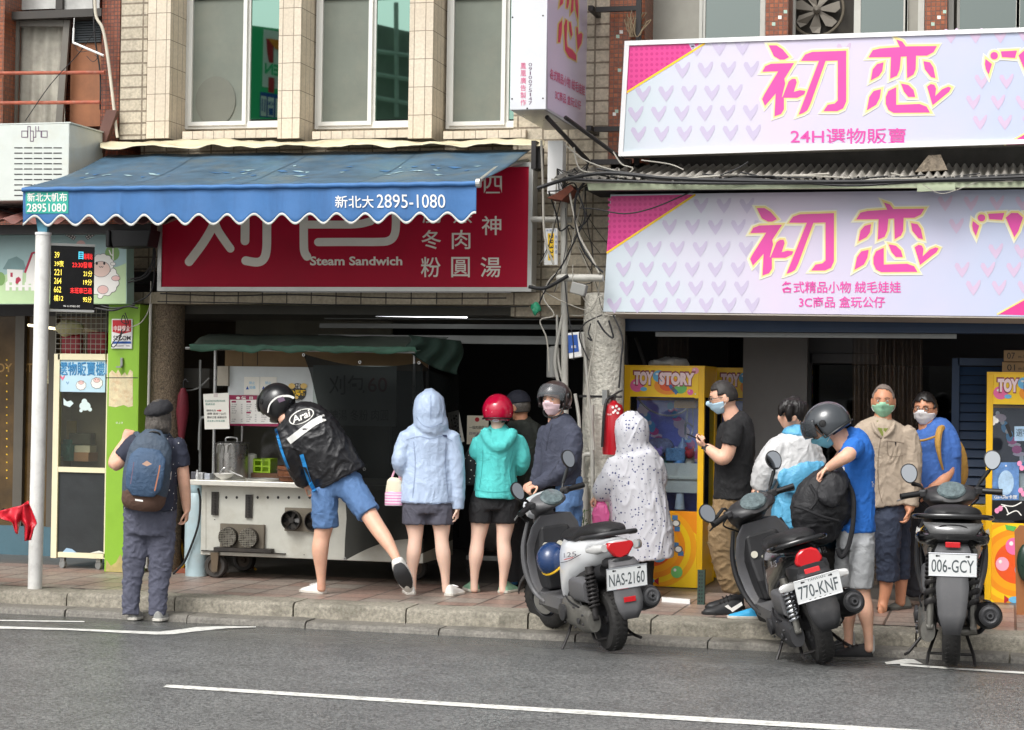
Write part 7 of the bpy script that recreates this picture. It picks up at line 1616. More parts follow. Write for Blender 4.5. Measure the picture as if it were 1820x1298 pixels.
def dots(name,basecol,dotcol,scale,size,rough=.8,rnd=.3):
    m = M(name,basecol,rough=rough,var=.05); nt = m.node_tree; L = nt.links.new; b = nt.nodes['Principled BSDF']
    tc = N(nt,'ShaderNodeTexCoord'); vo = N(nt,'ShaderNodeTexVoronoi'); vo.inputs['Scale'].default_value = scale; L(tc.outputs['Object'],vo.inputs['Vector'])
    sx = N(nt,'ShaderNodeSeparateColor'); L(vo.outputs['Color'],sx.inputs[0])
    th = N(nt,'ShaderNodeMath',operation='MULTIPLY_ADD'); th.inputs[1].default_value = -size*rnd*2; th.inputs[2].default_value = size*(1+rnd); L(sx.outputs[0],th.inputs[0])
    lt = N(nt,'ShaderNodeMath',operation='LESS_THAN'); L(vo.outputs['Distance'],lt.inputs[0]); L(th.outputs[0],lt.inputs[1])
    mx = N(nt,'ShaderNodeMix',data_type='RGBA'); L(lt.outputs[0],mx.inputs[0]); src = b.inputs['Base Color'].links[0].from_socket; L(src,mx.inputs[6]); mx.inputs[7].default_value = RGB(dotcol); L(mx.outputs[2],b.inputs['Base Color'])
    return m
def vox(bm,size,sm=4):
    me = bpy.data.meshes.new('tmp'); bmesh.ops.recalc_face_normals(bm,faces=bm.faces); bm.to_mesh(me); bm.free()
    o = bpy.data.objects.new('tmp',me); COL.objects.link(o)
    md = o.modifiers.new('r','REMESH'); md.mode = 'VOXEL'; md.voxel_size = size
    if sm: m2 = o.modifiers.new('s','SMOOTH'); m2.iterations = sm; m2.factor = .5
    r = bpy.data.meshes.new_from_object(o.evaluated_get(bpy.context.evaluated_depsgraph_get()))
    bpy.data.objects.remove(o); bpy.data.meshes.remove(me); return r
def emit_mesh(name,me,m,par,folds=0.0,fs=(9,9,5),seed=0):
    if folds:
        ns = [v.normal.copy() for v in me.vertices]; sd = V((seed*3.1,seed*1.7,seed))
        for v,n in zip(me.vertices,ns):
            p = v.co; q = V((p.x*fs[0],p.y*fs[1],p.z*fs[2]))*1.35+sd
            w_ = V((noise.noise(q*.7+V((9,2,4))),noise.noise(q*.7+V((1,7,3))),noise.noise(q*.7)))*1.1
            a = 1-2*abs(noise.noise(q+w_)); b = 1-2*abs(noise.noise(q*2.1+w_*1.5+V((5,5,5))))
            v.co = p+n*folds*.72*((a**3 if a > 0 else 0)*1.0+.42*(b**3 if b > 0 else 0)-.45)
    me.materials.clear(); me.materials.append(m)
    for p in me.polygons: p.use_smooth = True
    o = bpy.data.objects.new(name,me); COL.objects.link(o)
    if par: o.parent = par; o.matrix_parent_inverse = mw(par).inverted()
    return o
def sweep(bm,D,pts,dk=1.0,sm=4,seg=16,grow=1.0,add=0.0,flat=False):
    """pts: (px, py, depth offset, radius in px[, depth ratio])"""
    P3 = [DZ(p[0],p[1],D+p[2]) for p in pts]; rr = [V((p[3]*(D+p[2])/F_PX*grow+add,(p[4] if len(p) > 4 else dk),0)) for p in pts]
    if sm and len(P3) > 2: P3 = smoothpts(P3,sm); rr = smoothpts(rr,sm)
    rs = []
    for i,p in enumerate(P3):
        t = (P3[min(i+1,len(P3)-1)]-P3[max(i-1,0)]).normalized()
        e1 = t.cross(FW); 
        if e1.length < .15: e1 = RT - t*RT.dot(t)
        e1.normalize(); e2 = e1.cross(t).normalized(); r = max(rr[i].x,.003); k = rr[i].y
        rs.append([p+e1*r*cos(a)+e2*r*k*sin(a) for a in (2*pi*j/seg for j in range(seg))])
    for e,s in ((0,1),(-1,-1)):      # rounded ends
        if flat and (e or flat == 2): continue
        q = rs[e]; c = sum(q,V())/seg; t = (P3[0]-P3[1] if e == 0 else P3[-1]-P3[-2]).normalized(); r = max(rr[e].x,.003)*.45
        cap_ = [c+(p-c)*.6+t*r for p in q]
        rs = [cap_]+rs if e == 0 else rs+[cap_]
    rings(bm,rs,True)
def hbasis(yaw,pitch,roll=0.0):
    """head axes (right, forward, up); yaw 0 looks away from the camera, 90 looks to the picture's right, 180 at the camera"""
    f = (f0*cos(radians(yaw))+r0*sin(radians(yaw))); f = f*cos(radians(pitch))+V((0,0,sin(radians(pitch)))); f.normalize()
    r = f.cross(V((0,0,1))).normalized(); u = r.cross(f)
    r,u = r*cos(radians(roll))+u*sin(radians(roll)),u*cos(radians(roll))-r*sin(radians(roll))
    return r,f,u
def gs(x,s): return math.exp(-(x/s)**2)
def headpt(d,grow=0.0):
    x,y,z = d.x*.078,d.y*.098,d.z*.118
    if z < .0: t = -z/.118; x *= 1-.30*t*t; y *= 1-.10*t if y > 0 else 1-.25*t
    if y > .02:
        y += .020*gs(x,.013)*gs(z+.022,.022)+.006*gs(x,.02)*gs(z+.064,.012)+.006*gs(x,.03)*gs(z+.100,.02)+.004*gs(x,.05)*gs(z-.03,.014)
        y -= .009*(gs(x-.032,.017)+gs(x+.032,.017))*gs(z-.008,.014)
    p = V((x,y,z)); return p+p.normalized()*grow
def sph(n=28,m=20): return [[V((sin(pi*j/m)*cos(2*pi*i/n),sin(pi*j/m)*sin(2*pi*i/n),cos(pi*j/m))) for i in range(n)] for j in range(m+1)]
class Head:
    def __init__(s,px,py,D,yaw,pitch=0,roll=0,k=1.0):
        s.c = DZ(px,py,D); s.r,s.f,s.u = hbasis(yaw,pitch,roll); s.k = k
    def w(s,p): return s.c+(s.r*p[0]+s.f*p[1]+s.u*p[2])*s.k
    def add(s,bm):
        for r in (True,):
            g = sph(); rings(bm,[[s.w(headpt(d)) for d in ring] for ring in g[1:-1]],True)
        for sg in (-1,1):
            rings(bm,[[s.w((sg*(.074+dx),-.008+.024*rr*cos(a),-.008+.034*rr*sin(a))) for a in (2*pi*q/10 for q in range(10))] for dx,rr in ((0,.6),(.004,1),(.012,1),(.014,.6))],True)
        rings(bm,[[s.w((.052*cos(a),-.018+.055*sin(a),z)) for a in (2*pi*q/14 for q in range(14))] for z in (-.03,-.09,-.14,-.165)],True)
    def shell(s,name,keep,rad,m,par,thick=.006,off=(0,0,0),n=44,mm=32,smooth=True,fn=None):
        bm = BM(); g = sph(n,mm); vs = {}
        for j in range(mm+1):
            for i in range(n):
                d = g[j][i]; p = fn(d) if fn else V((d.x*rad[0]+off[0],d.y*rad[1]+off[1],d.z*rad[2]+off[2])); vs[(j,i)] = (p,keep(p,d))
        bv = {}
        def gv(k):
            if k not in bv: bv[k] = bm.verts.new(s.w(vs[k][0]))
            return bv[k]
        for j in range(mm):
            for i in range(n):
                q = [(j,i),(j,(i+1) % n),(j+1,(i+1) % n),(j+1,i)]
                if all(vs[k][1] for k in q): bm.faces.new([gv(k) for k in q])
        bmesh.ops.remove_doubles(bm,verts=bm.verts,dist=.0004)
        return mk(name,bm,m,par,smooth=smooth,solid=thick)
    def hair(s,par,m,line=.045,nape=-.07,vol=.010,side=-.01,name='hair'):
        return s.shell(name,lambda p,d: (p.z > line+.02*(1-min(1,abs(p.x)/.05))+.014*noise.noise(d*16) if p.y > .045 else (p.z > side if p.y > -.0 else p.z > nape)),None,m,par,.010,fn=lambda d: (lambda q: q+q.normalized()*(vol+(.004+vol*.35)*noise.noise(V((d.x*15,d.y*15,d.z*4)))+.003*noise.noise(d*5)))(headpt(d)))
    def mask(s,par,m,z0=-.098,z1=.002):
        o = s.shell('mask',lambda p,d: p.y > .012 and z0-.01 < p.z < z1+.012*gs(p.x,.02)-.02*min(1,abs(p.x)/.06)**2,None,m,par,.004,fn=lambda d: (lambda q: V((q.x*1.02,q.y+.016*(1-min(1,abs(q.x)/.075)**2)+.002*sin(q.z*420),q.z)))(headpt(d,.004)))
        bm = BM()
        for sg in (-1,1):
            for z in (-.012,-.07): tube(bm,[s.w((sg*.062,.045,z)),s.w((sg*.078,.01,z*.6-.01)),s.w((sg*.088,-.016,-.012))],.0018,5,sm=3)
        mk('ear_loop',bm,WINK,o); return o
    def eyes(s,par,brow=(40,34,30),open_=1.0):
        bm = BM()
        for sg in (-1,1): ell(bm,s.w((sg*.031,.0815,.007)),(.0098*s.k,)*3,10)
        e = mk('eyes',bm,M('eye_white',(214,206,198),rough=.3,var=0),par,smooth=True)
        bm = BM()
        for sg in (-1,1): ell(bm,s.w((sg*.031,.0878,.007)),(.0052*s.k,)*3,8)
        mk('iris',bm,M('iris_dark',(26,18,14),rough=.2,var=0),e,smooth=True)
        bm = BM()
        for sg in (-1,1):
            tube(bm,[s.w((sg*.014,.096,.026)),s.w((sg*.032,.095,.031)),s.w((sg*.050,.083,.026))],.0024,6,sm=3); tube(bm,[s.w((sg*.019,.0935,.0145)),s.w((sg*.032,.0945,.017)),s.w((sg*.044,.088,.0135))],.0013,5,sm=3)
        mk('brow',bm,M('brow%d' % brow[0],brow,rough=.8,var=0),par)
    def glasses(s,par):
        bm = BM()
        for sg in (-1,1):
            tube(bm,[s.w((sg*.033+.024*cos(a),.108-.2*abs(sg*.033+.024*cos(a))**1.5*3,.006+.018*sin(a))) for a in (2*pi*q/16 for q in range(17))],.0026,6)
            tube(bm,[s.w((sg*.056,.096,.01)),s.w((sg*.082,.05,.01)),s.w((sg*.083,-.01,.004))],.0024,6)
        tube(bm,[s.w((-.01,.112,.01)),s.w((.01,.112,.01))],.0024,6); mk('glasses',bm,M('dark_frames',(34,28,28),rough=.3,var=0),par,smooth=True)
    def helmet(s,par,m,full=False,visor=None,rad=(.128,.150,.140),vm=None):
        off = (0,-.012,.022)
        if full: keep = lambda p,d: not (p.y > .05 and -.075 < p.z < .075 and abs(p.x) < .1) and p.z > -.115
        else: keep = lambda p,d: (p.z > .052 if p.y > .045 else (p.z > -.045 if p.y > -.03 else p.z > -.068)) 
        h = s.shell('helmet',keep,rad,m,par,.014,off)
        bm = BM(); n = 40; e = [s.w((off[0]+rad[0]*1.01*cos(a),off[1]+rad[1]*1.01*sin(a),(.052 if sin(a) > .42 else -.045) if not full else -.108)) for a in (2*pi*q/n for q in range(n+1))]
        if not full: tube(bm,e,.006,6); mk('rim',bm,BLACK,h)
        else: bm.free()
        if visor is not None:
            tl = radians(visor)
            def vf(d):
                p = V((d.x*(rad[0]+.012),d.y*(rad[1]+.018),d.z*(rad[2]+.012))); q = V((p.x,p.y*cos(tl)-p.z*sin(tl),p.y*sin(tl)+p.z*cos(tl))); return q+V(off)
            s.shell('visor',lambda p,d: d.y > .35 and -.45 < d.z < .42,None,vm or VISOR,h,.003,fn=vf)
            bm = BM()
            for sg in (-1,1): lathe(bm,[(0,.012),(.02,.010),(.024,0),(.024,-.01)],s.w((sg*(rad[0]+.004),off[1]+.01,off[2]+.02)),s.r*sg,14)
            mk('visor_pivot',bm,BLACK,h)
        return h
VISOR = M('smoked_visor',(60,64,68),rough=.08,var=.1,alpha=.62,coat=.5)
CLEARV = M('clear_visor',(120,124,128),rough=.06,var=.1,alpha=.28,coat=.6)
def hand(bm,wrist,dirv,palm,curl=.5,k=1.0,thumb=1):
    """wrist, finger direction and palm-facing normal; curl 0 open to 1 closed; five unequal bent fingers"""
    d = dirv.normalized(); n = (palm-d*palm.dot(d)).normalized(); s = d.cross(n)*thumb
    w = V(wrist)
    rs = []
    for t,hw,ht in ((-.02,.026,.020),(.0,.028,.019),(.03,.037,.016),(.065,.041,.014),(.085,.039,.012)):
        rs.append([w+d*t*k+s*hw*k*cos(a)+n*ht*k*sin(a) for a in (2*pi*q/14 for q in range(14))])
    rings(bm,rs,True)
    for i,(o,L) in enumerate(((.029,.066),(.0105,.076),(-.009,.070),(-.028,.055))):
        p = w+d*.08*k+s*o*k; a = 0; pts = [p]; r = [.0092*k]
        for j,f in enumerate((.45,.32,.23)):
            a += curl*(1.0,1.15,.75)[j]*(1+.08*i)*1.15; p = p+(d*cos(a)+n*sin(a))*L*f*k+s*(o*.10*k if j == 0 else 0); pts.append(p); r.append((.0088,.008,.0068)[j]*k)
        tube(bm,pts,r,8)
    p = w+d*.022*k+s*.030*k; q = p+(d*.55+s*.75+n*.35)*.036*k; q2 = q+(d*.9+s*.15+n*.5*(.4+curl))*.030*k; q3 = q2+(d*.95-s*.1+n*.5*curl)*.024*k
    tube(bm,[w+d*.005*k+s*.016*k,p,q,q2,q3],[.014*k,.013*k,.0105*k,.0092*k,.0075*k],8)
def shoe(par,heel,toe,z,m,sole,wd=.048,hgt=.075,name='shoe',lace=None):
    """a low shoe standing on z between two ground points"""
    a = V((heel.x,heel.y,z)); b = V((toe.x,toe.y,z)); d = (b-a); L = d.length; d.normalize(); s = V((-d.y,d.x,0)); up = V((0,0,1))
    secs = [(0,.6,.95),(.05,.82,1.05),(.2,.92,1.05),(.38,.88,.95),(.55,.95,.74),(.75,1.0,.55),(.92,.78,.44),(1.0,.40,.30)]
    rs = []
    for t,ww,hh in secs:
        c = a+d*L*t; r = []
        for k in range(16):
            q = 2*pi*k/16; y = cos(q)*wd*ww; zz = sin(q); zz = .018+(hgt*hh-.018)*(zz if zz > 0 else 0)+(.0 if zz > 0 else zz*.006); r.append(c+s*y*(1-.35*max(0,sin(q))**2)+up*zz)
        rs.append(r)
    bm = BM(); rings(bm,rs,True); o = mk(name,bm,m,par,smooth=True,sub=1)
    bm = BM(); rings(bm,[[a+d*L*t+s*wd*1.06*ww*y+up*zz for y,zz in ((-1,.001),(-1,.022),(1,.022),(1,.001))] for t,ww,hh in ((-.015,.5,0),(.05,.8,0),(.2,.92,0),(.38,.86,0),(.55,.95,0),(.75,1,0),(.92,.8,0),(1.02,.42,0))],True); mk('sole',bm,sole,o,bev=.004)
    if lace:
        bm = BM()
        for t in (.36,.46,.56): c = a+d*L*t; tube(bm,[c+s*wd*.45+up*hgt*(.9-.55*(t-.3)),c+up*hgt*(1.0-.7*(t-.3)),c-s*wd*.45+up*hgt*(.9-.55*(t-.3))],.004,5)
        mk('lace',bm,lace,o)
    return o
class Person:
    def __init__(s,label,px,py,z,skin,cat='person'):
        s.base = GZ(px,py,z); s.z = z; s.D = depth(s.base); s.t = thing('person',label,cat,s.base); s.bm = BM(); s.skin = skin; s.seed = px
    def P(s,px,py,dz=0.0): return DZ(px,py,s.D+dz)
    def garment(s,name,sweeps,m,folds=.010,fs=(9,9,5),size=.010,body=.74,dk=.62,sm=3,add=0.0,par=None,label=None):
        bm = BM()
        for w_ in sweeps:
            if isinstance(w_,dict): sweep(bm,s.D,w_['p'],w_.get('k',dk),flat=w_.get('flat',False),add=add); pts,kk = w_['p'],w_.get('k',dk)
            else: sweep(bm,s.D,w_,dk if len(w_) > 2 and w_[0][3] > 22 else .95,flat=True,add=add); pts,kk = w_,(dk if len(w_) > 2 and w_[0][3] > 22 else .95)
            if body: sweep(s.bm,s.D,pts,kk,grow=body,flat=2)
        o = emit_mesh(name,vox(bm,size,sm),m,par or s.t,folds,fs,s.seed % 17)
        if label: o['label'] = label
        return o
    def limb(s,pts,dk=.95): sweep(s.bm,s.D,pts,dk)
    def hand(s,wx,wy,dz,tx,ty,tdz,palm,curl=.5,thumb=1,k=1.0):
        a = s.P(wx,wy,dz); b = s.P(tx,ty,tdz); hand(s.bm,a,b-a,palm,curl,k,thumb)
    def done(s,size=.0075):
        return emit_mesh('body',vox(s.bm,size,2),s.skin,s.t)
AW = f0.copy(); TOW = -f0; RI = r0.copy(); LE = -r0; DN = V((0,0,-1)); ZU = V((0,0,1))
DENIM = cloth('blue_denim',(88,122,168),var=.2,bump=.35)
BLKC = cloth('black_cloth',(24,24,27),var=.15,rough=.75)
WSH = M('white_canvas_shoe',(226,224,218),rough=.6,var=.06,dirt=.3); SOLEW = M('white_sole',(206,202,192),rough=.6,var=.05,dirt=.35); SOLEB = M('black_sole',(26,26,27),rough=.7)
HAIRB = M('black_hair',(24,20,19),rough=.45,var=.3,scale=60); HAIRG = M('grey_hair',(92,86,80),rough=.5,var=.5,scale=90)

# ---- woman with the backpack, on the road by the kerb
p = Person('person with a navy blue backpack and black cap standing on the road, seen from behind',257,1103,-.045,SKIN)
p.garment('trousers',[[(267,900,0,47),(266,925,0,47),(264,950,0,44)],[(243,930,0,24),(240,975,-.01,22),(236,1020,0,19),(233,1060,0,16),(232,1092,0,15)],[(287,930,0,26),(287,975,.0,24),(284,1020,0,20),(281,1060,0,17),(279,1094,0,16)]],cloth('slate_trousers',(88,90,106),var=.12),.013,(9,9,11))
p.garment('shirt',[[(278,772,0,20),(277,784,0,42),(274,805,0,47),(270,850,0,46),(267,905,0,48)],[(243,784,0,17),(228,802,-.02,17),(216,815,-.03,16)],[(312,788,0,18),(319,808,0,17),(323,830,0,16)]],dots('navy_spotted_shirt',(44,48,64),(220,220,220),26,.13),.008)
p.limb([(222,812,-.02,12),(205,826,-.03,12),(207,812,.02,11),(222,786,.06,8)]); p.hand(222,786,.06,233,758,.08,AW,.75,-1)
p.limb([(323,828,0,12),(327,856,0,11),(330,885,.02,9.5),(332,908,.03,7)]); p.hand(332,906,.03,331,935,.03,LE,.55,-1)
h = Head(282,742,p.D,-8,5); h.add(p.bm); p.limb([(281,765,.0,11),(280,785,0,14)])
h.hair(p.t,HAIRG,line=.2,nape=-.12,vol=.012,side=-.08)
h.shell('cap',lambda q,d: q.z > .018,None,cloth('black_cap',(36,36,40)),p.t,.006,fn=lambda d: V((d.x*.104*(1+.06*noise.noise(d*4)),-.012+d.y*.122,.052+d.z*(.076 if d.z > 0 else .05)+.008*noise.noise(d*3)+.02*d.x)))
bm = BM(); sweep(bm,p.D,[(281,742,-.02,21,1),(281,758,-.03,23,.9),(281,768,-.04,22,.8),(282,774,-.05,18,.7)],.9,flat=True); emit_mesh('back_hair',vox(bm,.007,2),HAIRG,p.t,.010,(22,22,4),2)
p.done()
for a,b in (((233,1103),(236,1092)),((278,1105),(281,1093))):
    hh = GZ(*a,p.z); dv = (AW*.9+RI*.25).normalized(); shoe(p.t,hh,hh+dv*.25,p.z,M('grey_trainers',(150,150,146),rough=.6,var=.2,scale=20),SOLEW,.047)
bp_ = thing('backpack','navy blue backpack with brown base worn by the person in the black cap','backpack',p.P(262,900,-.16))
bm = BM(); sweep(bm,p.D,[(272,775,-.13,24,.55),(268,795,-.16,37,.5),(263,830,-.18,42,.55),(258,865,-.19,42,.6),(255,888,-.19,38,.6),(254,900,-.18,34,.5)],1.0,flat=True); emit_mesh('pack',vox(bm,.009,3),cloth('navy_pack',(66,80,96),rough=.65,var=.2),bp_,.006,(11,11,8),3)
bm = BM(); sweep(bm,p.D,[(257,876,-.19,40,.7),(254,892,-.19,39,.68),(253,903,-.18,33,.6)],1.0,flat=True); emit_mesh('base_panel',vox(bm,.009,3),cloth('brown_suede',(88,64,52)),bp_,.003)
bm = BM(); sweep(bm,p.D,[(263,812,-.28,33,.22),(258,840,-.31,35,.25),(255,868,-.31,33,.22)],1.0); emit_mesh('front_pocket',vox(bm,.008,4),cloth('navy_pack2',(60,84,112),rough=.65),bp_,.004,(12,12,9),5)
bm = BM()
for x0_,x1_ in ((242,226),(297,318)): tube(bm,[p.P(x0_+8*(1 if x0_ < 270 else -1),782,-.10),p.P(x0_,772,.02),p.P(x1_+4*(1 if x1_ < 270 else -1),800,.12)],.022,8,sm=4)
mk('strap',bm,cloth('navy_pack',(52,76,104)),bp_,smooth=True)
bm = BM(); tube(bm,[p.P(262,778,-.16),p.P(268,768,-.17),p.P(282,770,-.17),p.P(285,780,-.16)],.008,8,sm=4); mk('grab_loop',bm,BLACK,bp_)
pr = Print(lambda x,y,l: p.P(x,y,-.395-.002*l)); pr.poly([(252,825),(261,819),(270,825),(261,829)],M('tan_patch',(186,150,130),var=0),0); pr.poly([(240,887),(254,889),(254,892),(240,890)],WINK,0); pr.stroke([(284,828),(281,845),(275,872)],2.4,M('orange_zip',(170,110,80),var=0),0); pr.stroke([(238,822),(232,860)],1.6,M('grey_ink',(110,90,110)),0); pr.build('trim',bp_)
bm = BM(); a = p.P(298,852,-.12); tube(bm,[a,a+V((.005,0,.06))],.024,12); mk('bottle',bm,WHITE,bp_,smooth=True)

# ---- man bending over the counter
p = Person('person in black jacket and blue shorts bending over the cart counter, one foot lifted',565,1056,.1,SKIN)
p.garment('shorts',[[(603,848,0,43),(598,866,0,43),(594,880,0,36)],{'p': [(578,872,.0,25),(577,900,-.02,24),(579,938,-.02,23)],'k': 1.0,'flat': True},{'p': [(618,858,0,27),(636,885,-.06,24),(656,914,-.12,22)],'k': 1.0,'flat': True}],DENIM,.011,(9,9,9))
JK = cloth('black_nylon_jacket',(30,30,33),rough=.42,var=.15,bump=.15)
p.garment('jacket',[{'p': [(512,735,.10,22,.9),(530,750,.06,44,.75),(556,774,.0,50,.7),(580,808,-.02,49,.66),(598,838,-.02,49,.62),(606,852,-.02,48,.6)],'flat': True},{'p': [(508,762,.02,18),(513,800,-.02,19),(527,830,.04,17),(541,858,.10,14)],'k': 1},{'p': [(556,760,.12,17),(552,800,.2,17),(540,850,.22,14)],'k': 1}],JK,.015,(6,6,5))
bm = BM(); sweep(bm,p.D,[(508,732,.08,15),(515,742,.07,20),(520,750,.06,20)],1.0); emit_mesh('collar',vox(bm,.008,3),cloth('bright_blue_trim',(40,140,210),rough=.5),p.t,.003)
pr = Print(lambda x,y,l: p.P(x,y,0)-FW*0)
p.limb([(541,856,.1,9),(547,866,.12,7)]); p.hand(545,862,.11,556,872,.14,DN,.8,1)
p.limb([(577,930,-.02,17),(572,955,-.02,15),(569,978,-.03,15),(570,1005,-.02,11),(571,1030,-.01,8),(571,1048,0,8)])
p.limb([(652,908,-.11,16),(668,934,-.18,15),(684,957,-.26,13.5),(697,978,-.32,10),(706,996,-.36,8),(711,1008,-.36,8)])
h = Head(492,722,p.D+.10,-48,-38,0); h.add(p.bm); p.limb([(500,735,.1,13),(515,745,.07,16)]); p.done()
h.helmet(p.t,M('matt_black_helmet',(30,30,32),rough=.3,var=.15,coat=.4),full=True,visor=34,rad=(.132,.158,.148),vm=M('black_visor',(20,20,22),rough=.1,coat=.5))
pr = Print(lambda x,y,l: DZ(x,y,p.D+.10-.152-.002*l)); pr.stroke([(476,733),(480,718),(494,706),(512,704),(521,707)],3.6,WINK,0,taper=(.6,1.2)); pr.poly([(492,708),(503,705),(507,712),(496,716)],M('grey_ink',(110,90,110)),1); pr.build('helmet_decal',p.t)
hh = GZ(577,1056,.1); shoe(p.t,hh,hh+(AW*.55+LE*.8).normalized()*.24,.1,WSH,SOLEW,.048,.085,lace=WHITE)
# lifted shoe, sole towards the camera
bm = BM(); a = p.P(707,998,-.37); b = p.P(718,1040,-.30); sweep(bm,p.D,[(706,996,-.36,11),(712,1012,-.35,14),(720,1030,-.30,14),(726,1044,-.24,9)],1.5); o = emit_mesh('shoe',vox(bm,.007,3),WSH,p.t)
bm = BM(); sweep(bm,p.D,[(708,1006,-.45,11,.2),(713,1018,-.445,14.5,.2),(721,1034,-.40,13.5,.2),(726,1045,-.34,8,.2)],.2); emit_mesh('sole',vox(bm,.006,2),M('dark_grey_sole',(46,46,48),rough=.7,var=.2),o)
# jacket emblem, reflective band and blue piping follow the back of the jacket
def onback(x,y,l):   # nearest point of the jacket surface along the view ray
    c = DZ(x,y,p.D-.6); d = ray(x,y).normalized(); hit,loc,nrm_,_ = JO.ray_cast(JO.matrix_world.inverted() @ c if False else c-mw(JO).translation,d); 
    return (loc+mw(JO).translation if hit else DZ(x,y,p.D-.15))-FW*(.004+.0015*l)
JO = [o for o in p.t.children if o.name.startswith('jacket')][0]; JO.matrix_parent_inverse = Matrix.Translation(-p.base); bpy.context.view_layer.update()
def strip(pts,wd,n=40):
    q = smoothpts([V((a,b,0)) for a,b in pts],max(1,n//len(pts))); return q
pr = Print(onback)
for i,(pts,wd,m,l) in enumerate((([(513,785),(535,768),(560,750),(578,742)],12,M('silver_band',(222,222,218),rough=.35,var=.05,dirt=.15),1),([(490,762),(496,785),(503,808),(513,834)],4.5,M('bright_blue_trim',(40,140,210)),1),([(536,808),(543,832),(549,852),(560,874)],7,M('bright_blue_trim',(40,140,210)),2))): pr.stroke(pts,wd,m,l,sm=8,cap=False)
ca,sa = cos(-.42),sin(-.42)
def el(rx,ry): return [(536+rx*cos(a)*ca-ry*sin(a)*sa,740.5+rx*cos(a)*sa+ry*sin(a)*ca) for a in (2*pi*k/36 for k in range(36))]
pr.poly(el(23.5,12),WINK,2); pr.poly(el(21.5,10.2),INK,3)
def rot(u,v): return (536+u*ca-v*sa,740.5+u*sa+v*ca)
pr.text('Arai',0,0,0,0,WINK,4,.02,quadpts=[rot(-16,-7),rot(18,-7),rot(15,6),rot(-19,6)]); pr.build('emblem',p.t)

# ---- woman in the pale blue hooded jacket
p = Person('person in pale blue hooded rain jacket and grey shorts, queueing with back turned',768,1056,.1,SKINP)
LBJ = cloth('pale_blue_shell',(178,196,222),rough=.5,var=.07,bump=.12)
p.garment('shorts',[[(761,880,0,44),(760,900,0,45),(760,912,0,42)],{'p': [(738,900,0,23),(738,918,0,23),(738,932,0,23)],'k': 1,'flat': True},{'p': [(783,900,0,23),(783,918,0,23),(783,932,0,23)],'k': 1,'flat': True}],cloth('charcoal_shorts',(84,84,96)),.008)
p.garment('jacket',[[(764,752,0,24),(763,766,0,42),(762,785,0,45),(760,820,0,43),(760,860,0,47),(760,894,0,49)],{'p': [(726,775,0,17),(716,800,-.01,16),(711,822,-.03,15),(718,838,.04,13)],'k': 1},{'p': [(799,776,0,18),(808,810,0,17),(812,850,0,15),(813,890,0,13),(813,905,.0,12)],'k': 1,'flat': True},{'p': [(764,697,.0,12,1.1),(764,706,-.01,24,1.1),(763,725,-.02,29,1.1),(764,745,-.02,30,1.0),(766,758,-.03,31,.9),(764,766,-.02,26,.9)]}],LBJ,.007,(7,7,4))
p.limb([(736,925,0,18),(738,942,0,15),(738,960,-.01,12.5),(735,985,-.02,13),(733,1012,-.01,9),(733,1035,0,7),(733,1050,0,7)]); p.limb([(784,925,0,18),(785,942,0,15),(785,961,-.01,12.5),(788,987,-.02,13),(791,1015,-.01,9),(792,1038,0,7),(793,1052,0,7)])
p.limb([(718,836,.04,8),(716,842,.06,7)]); p.hand(717,838,.05,712,858,.04,RI,.9,1)
p.hand(813,902,.0,812,925,.0,LE,.5,-1)
h = Head(765,735,p.D,0,0); h.add(p.bm); p.done()
for x,y,dx in ((731,1058,-.1),(796,1060,.25)): hh = GZ(x,y,.1); shoe(p.t,hh,hh+(AW*.8+RI*dx*1.6).normalized()*.235,.1,WSH,SOLEW,.046,.085,lace=WHITE)
def onmesh(o,D0,dd=.8):
    o.matrix_parent_inverse = mw(o.parent).inverted(); off = V((0,0,0)); bpy.context.view_layer.update()
    def f(x,y,l):
        c = DZ(x,y,D0-dd); d = ray(x,y).normalized(); hit,loc,n_,_ = o.ray_cast(c,d); return (loc if hit else DZ(x,y,D0-.12))-FW*(.004+.0015*l)
    return f
lb = [o for o in p.t.children if o.name.startswith('jacket')][0]
pr = Print(onmesh(lb,p.D)); pr.poly([(786,773),(794,773),(795,778),(788,776)],M('navy_emblem',(50,60,90),var=0),1); pr.build('emblem',p.t)
hb = thing('handbag','cream and pink striped handbag on the arm of the pale blue jacket','handbag',p.P(700,898,-.02))
bm = BM(); sweep(bm,p.D,[(701,855,.0,13,.5),(700,872,0,15,.5),(700,897,0,16,.5)],.5,flat=True); emit_mesh('bag',vox(bm,.007,2),M('cream_bag',(232,222,196),rough=.6,var=.05),hb,.003)
bm = BM(); sweep(bm,p.D,[(700,876,0,16.3,.53),(700,899,0,16.6,.53)],.53,flat=True); emit_mesh('lower_panel',vox(bm,.006,1),MT('pink_stripes',(236,168,206),(232,150,196),(246,232,240),9,.022,.006,0,flat=False,bump=.1,var=.1,dirt=0),hb)
bm = BM(); tube(bm,[p.P(694,858,0),p.P(701,838,.02),p.P(709,830,.05),p.P(710,858,0)],.009,8,sm=4); mk('handle',bm,M('pink_handle',(226,170,190),rough=.6),hb,smooth=True)

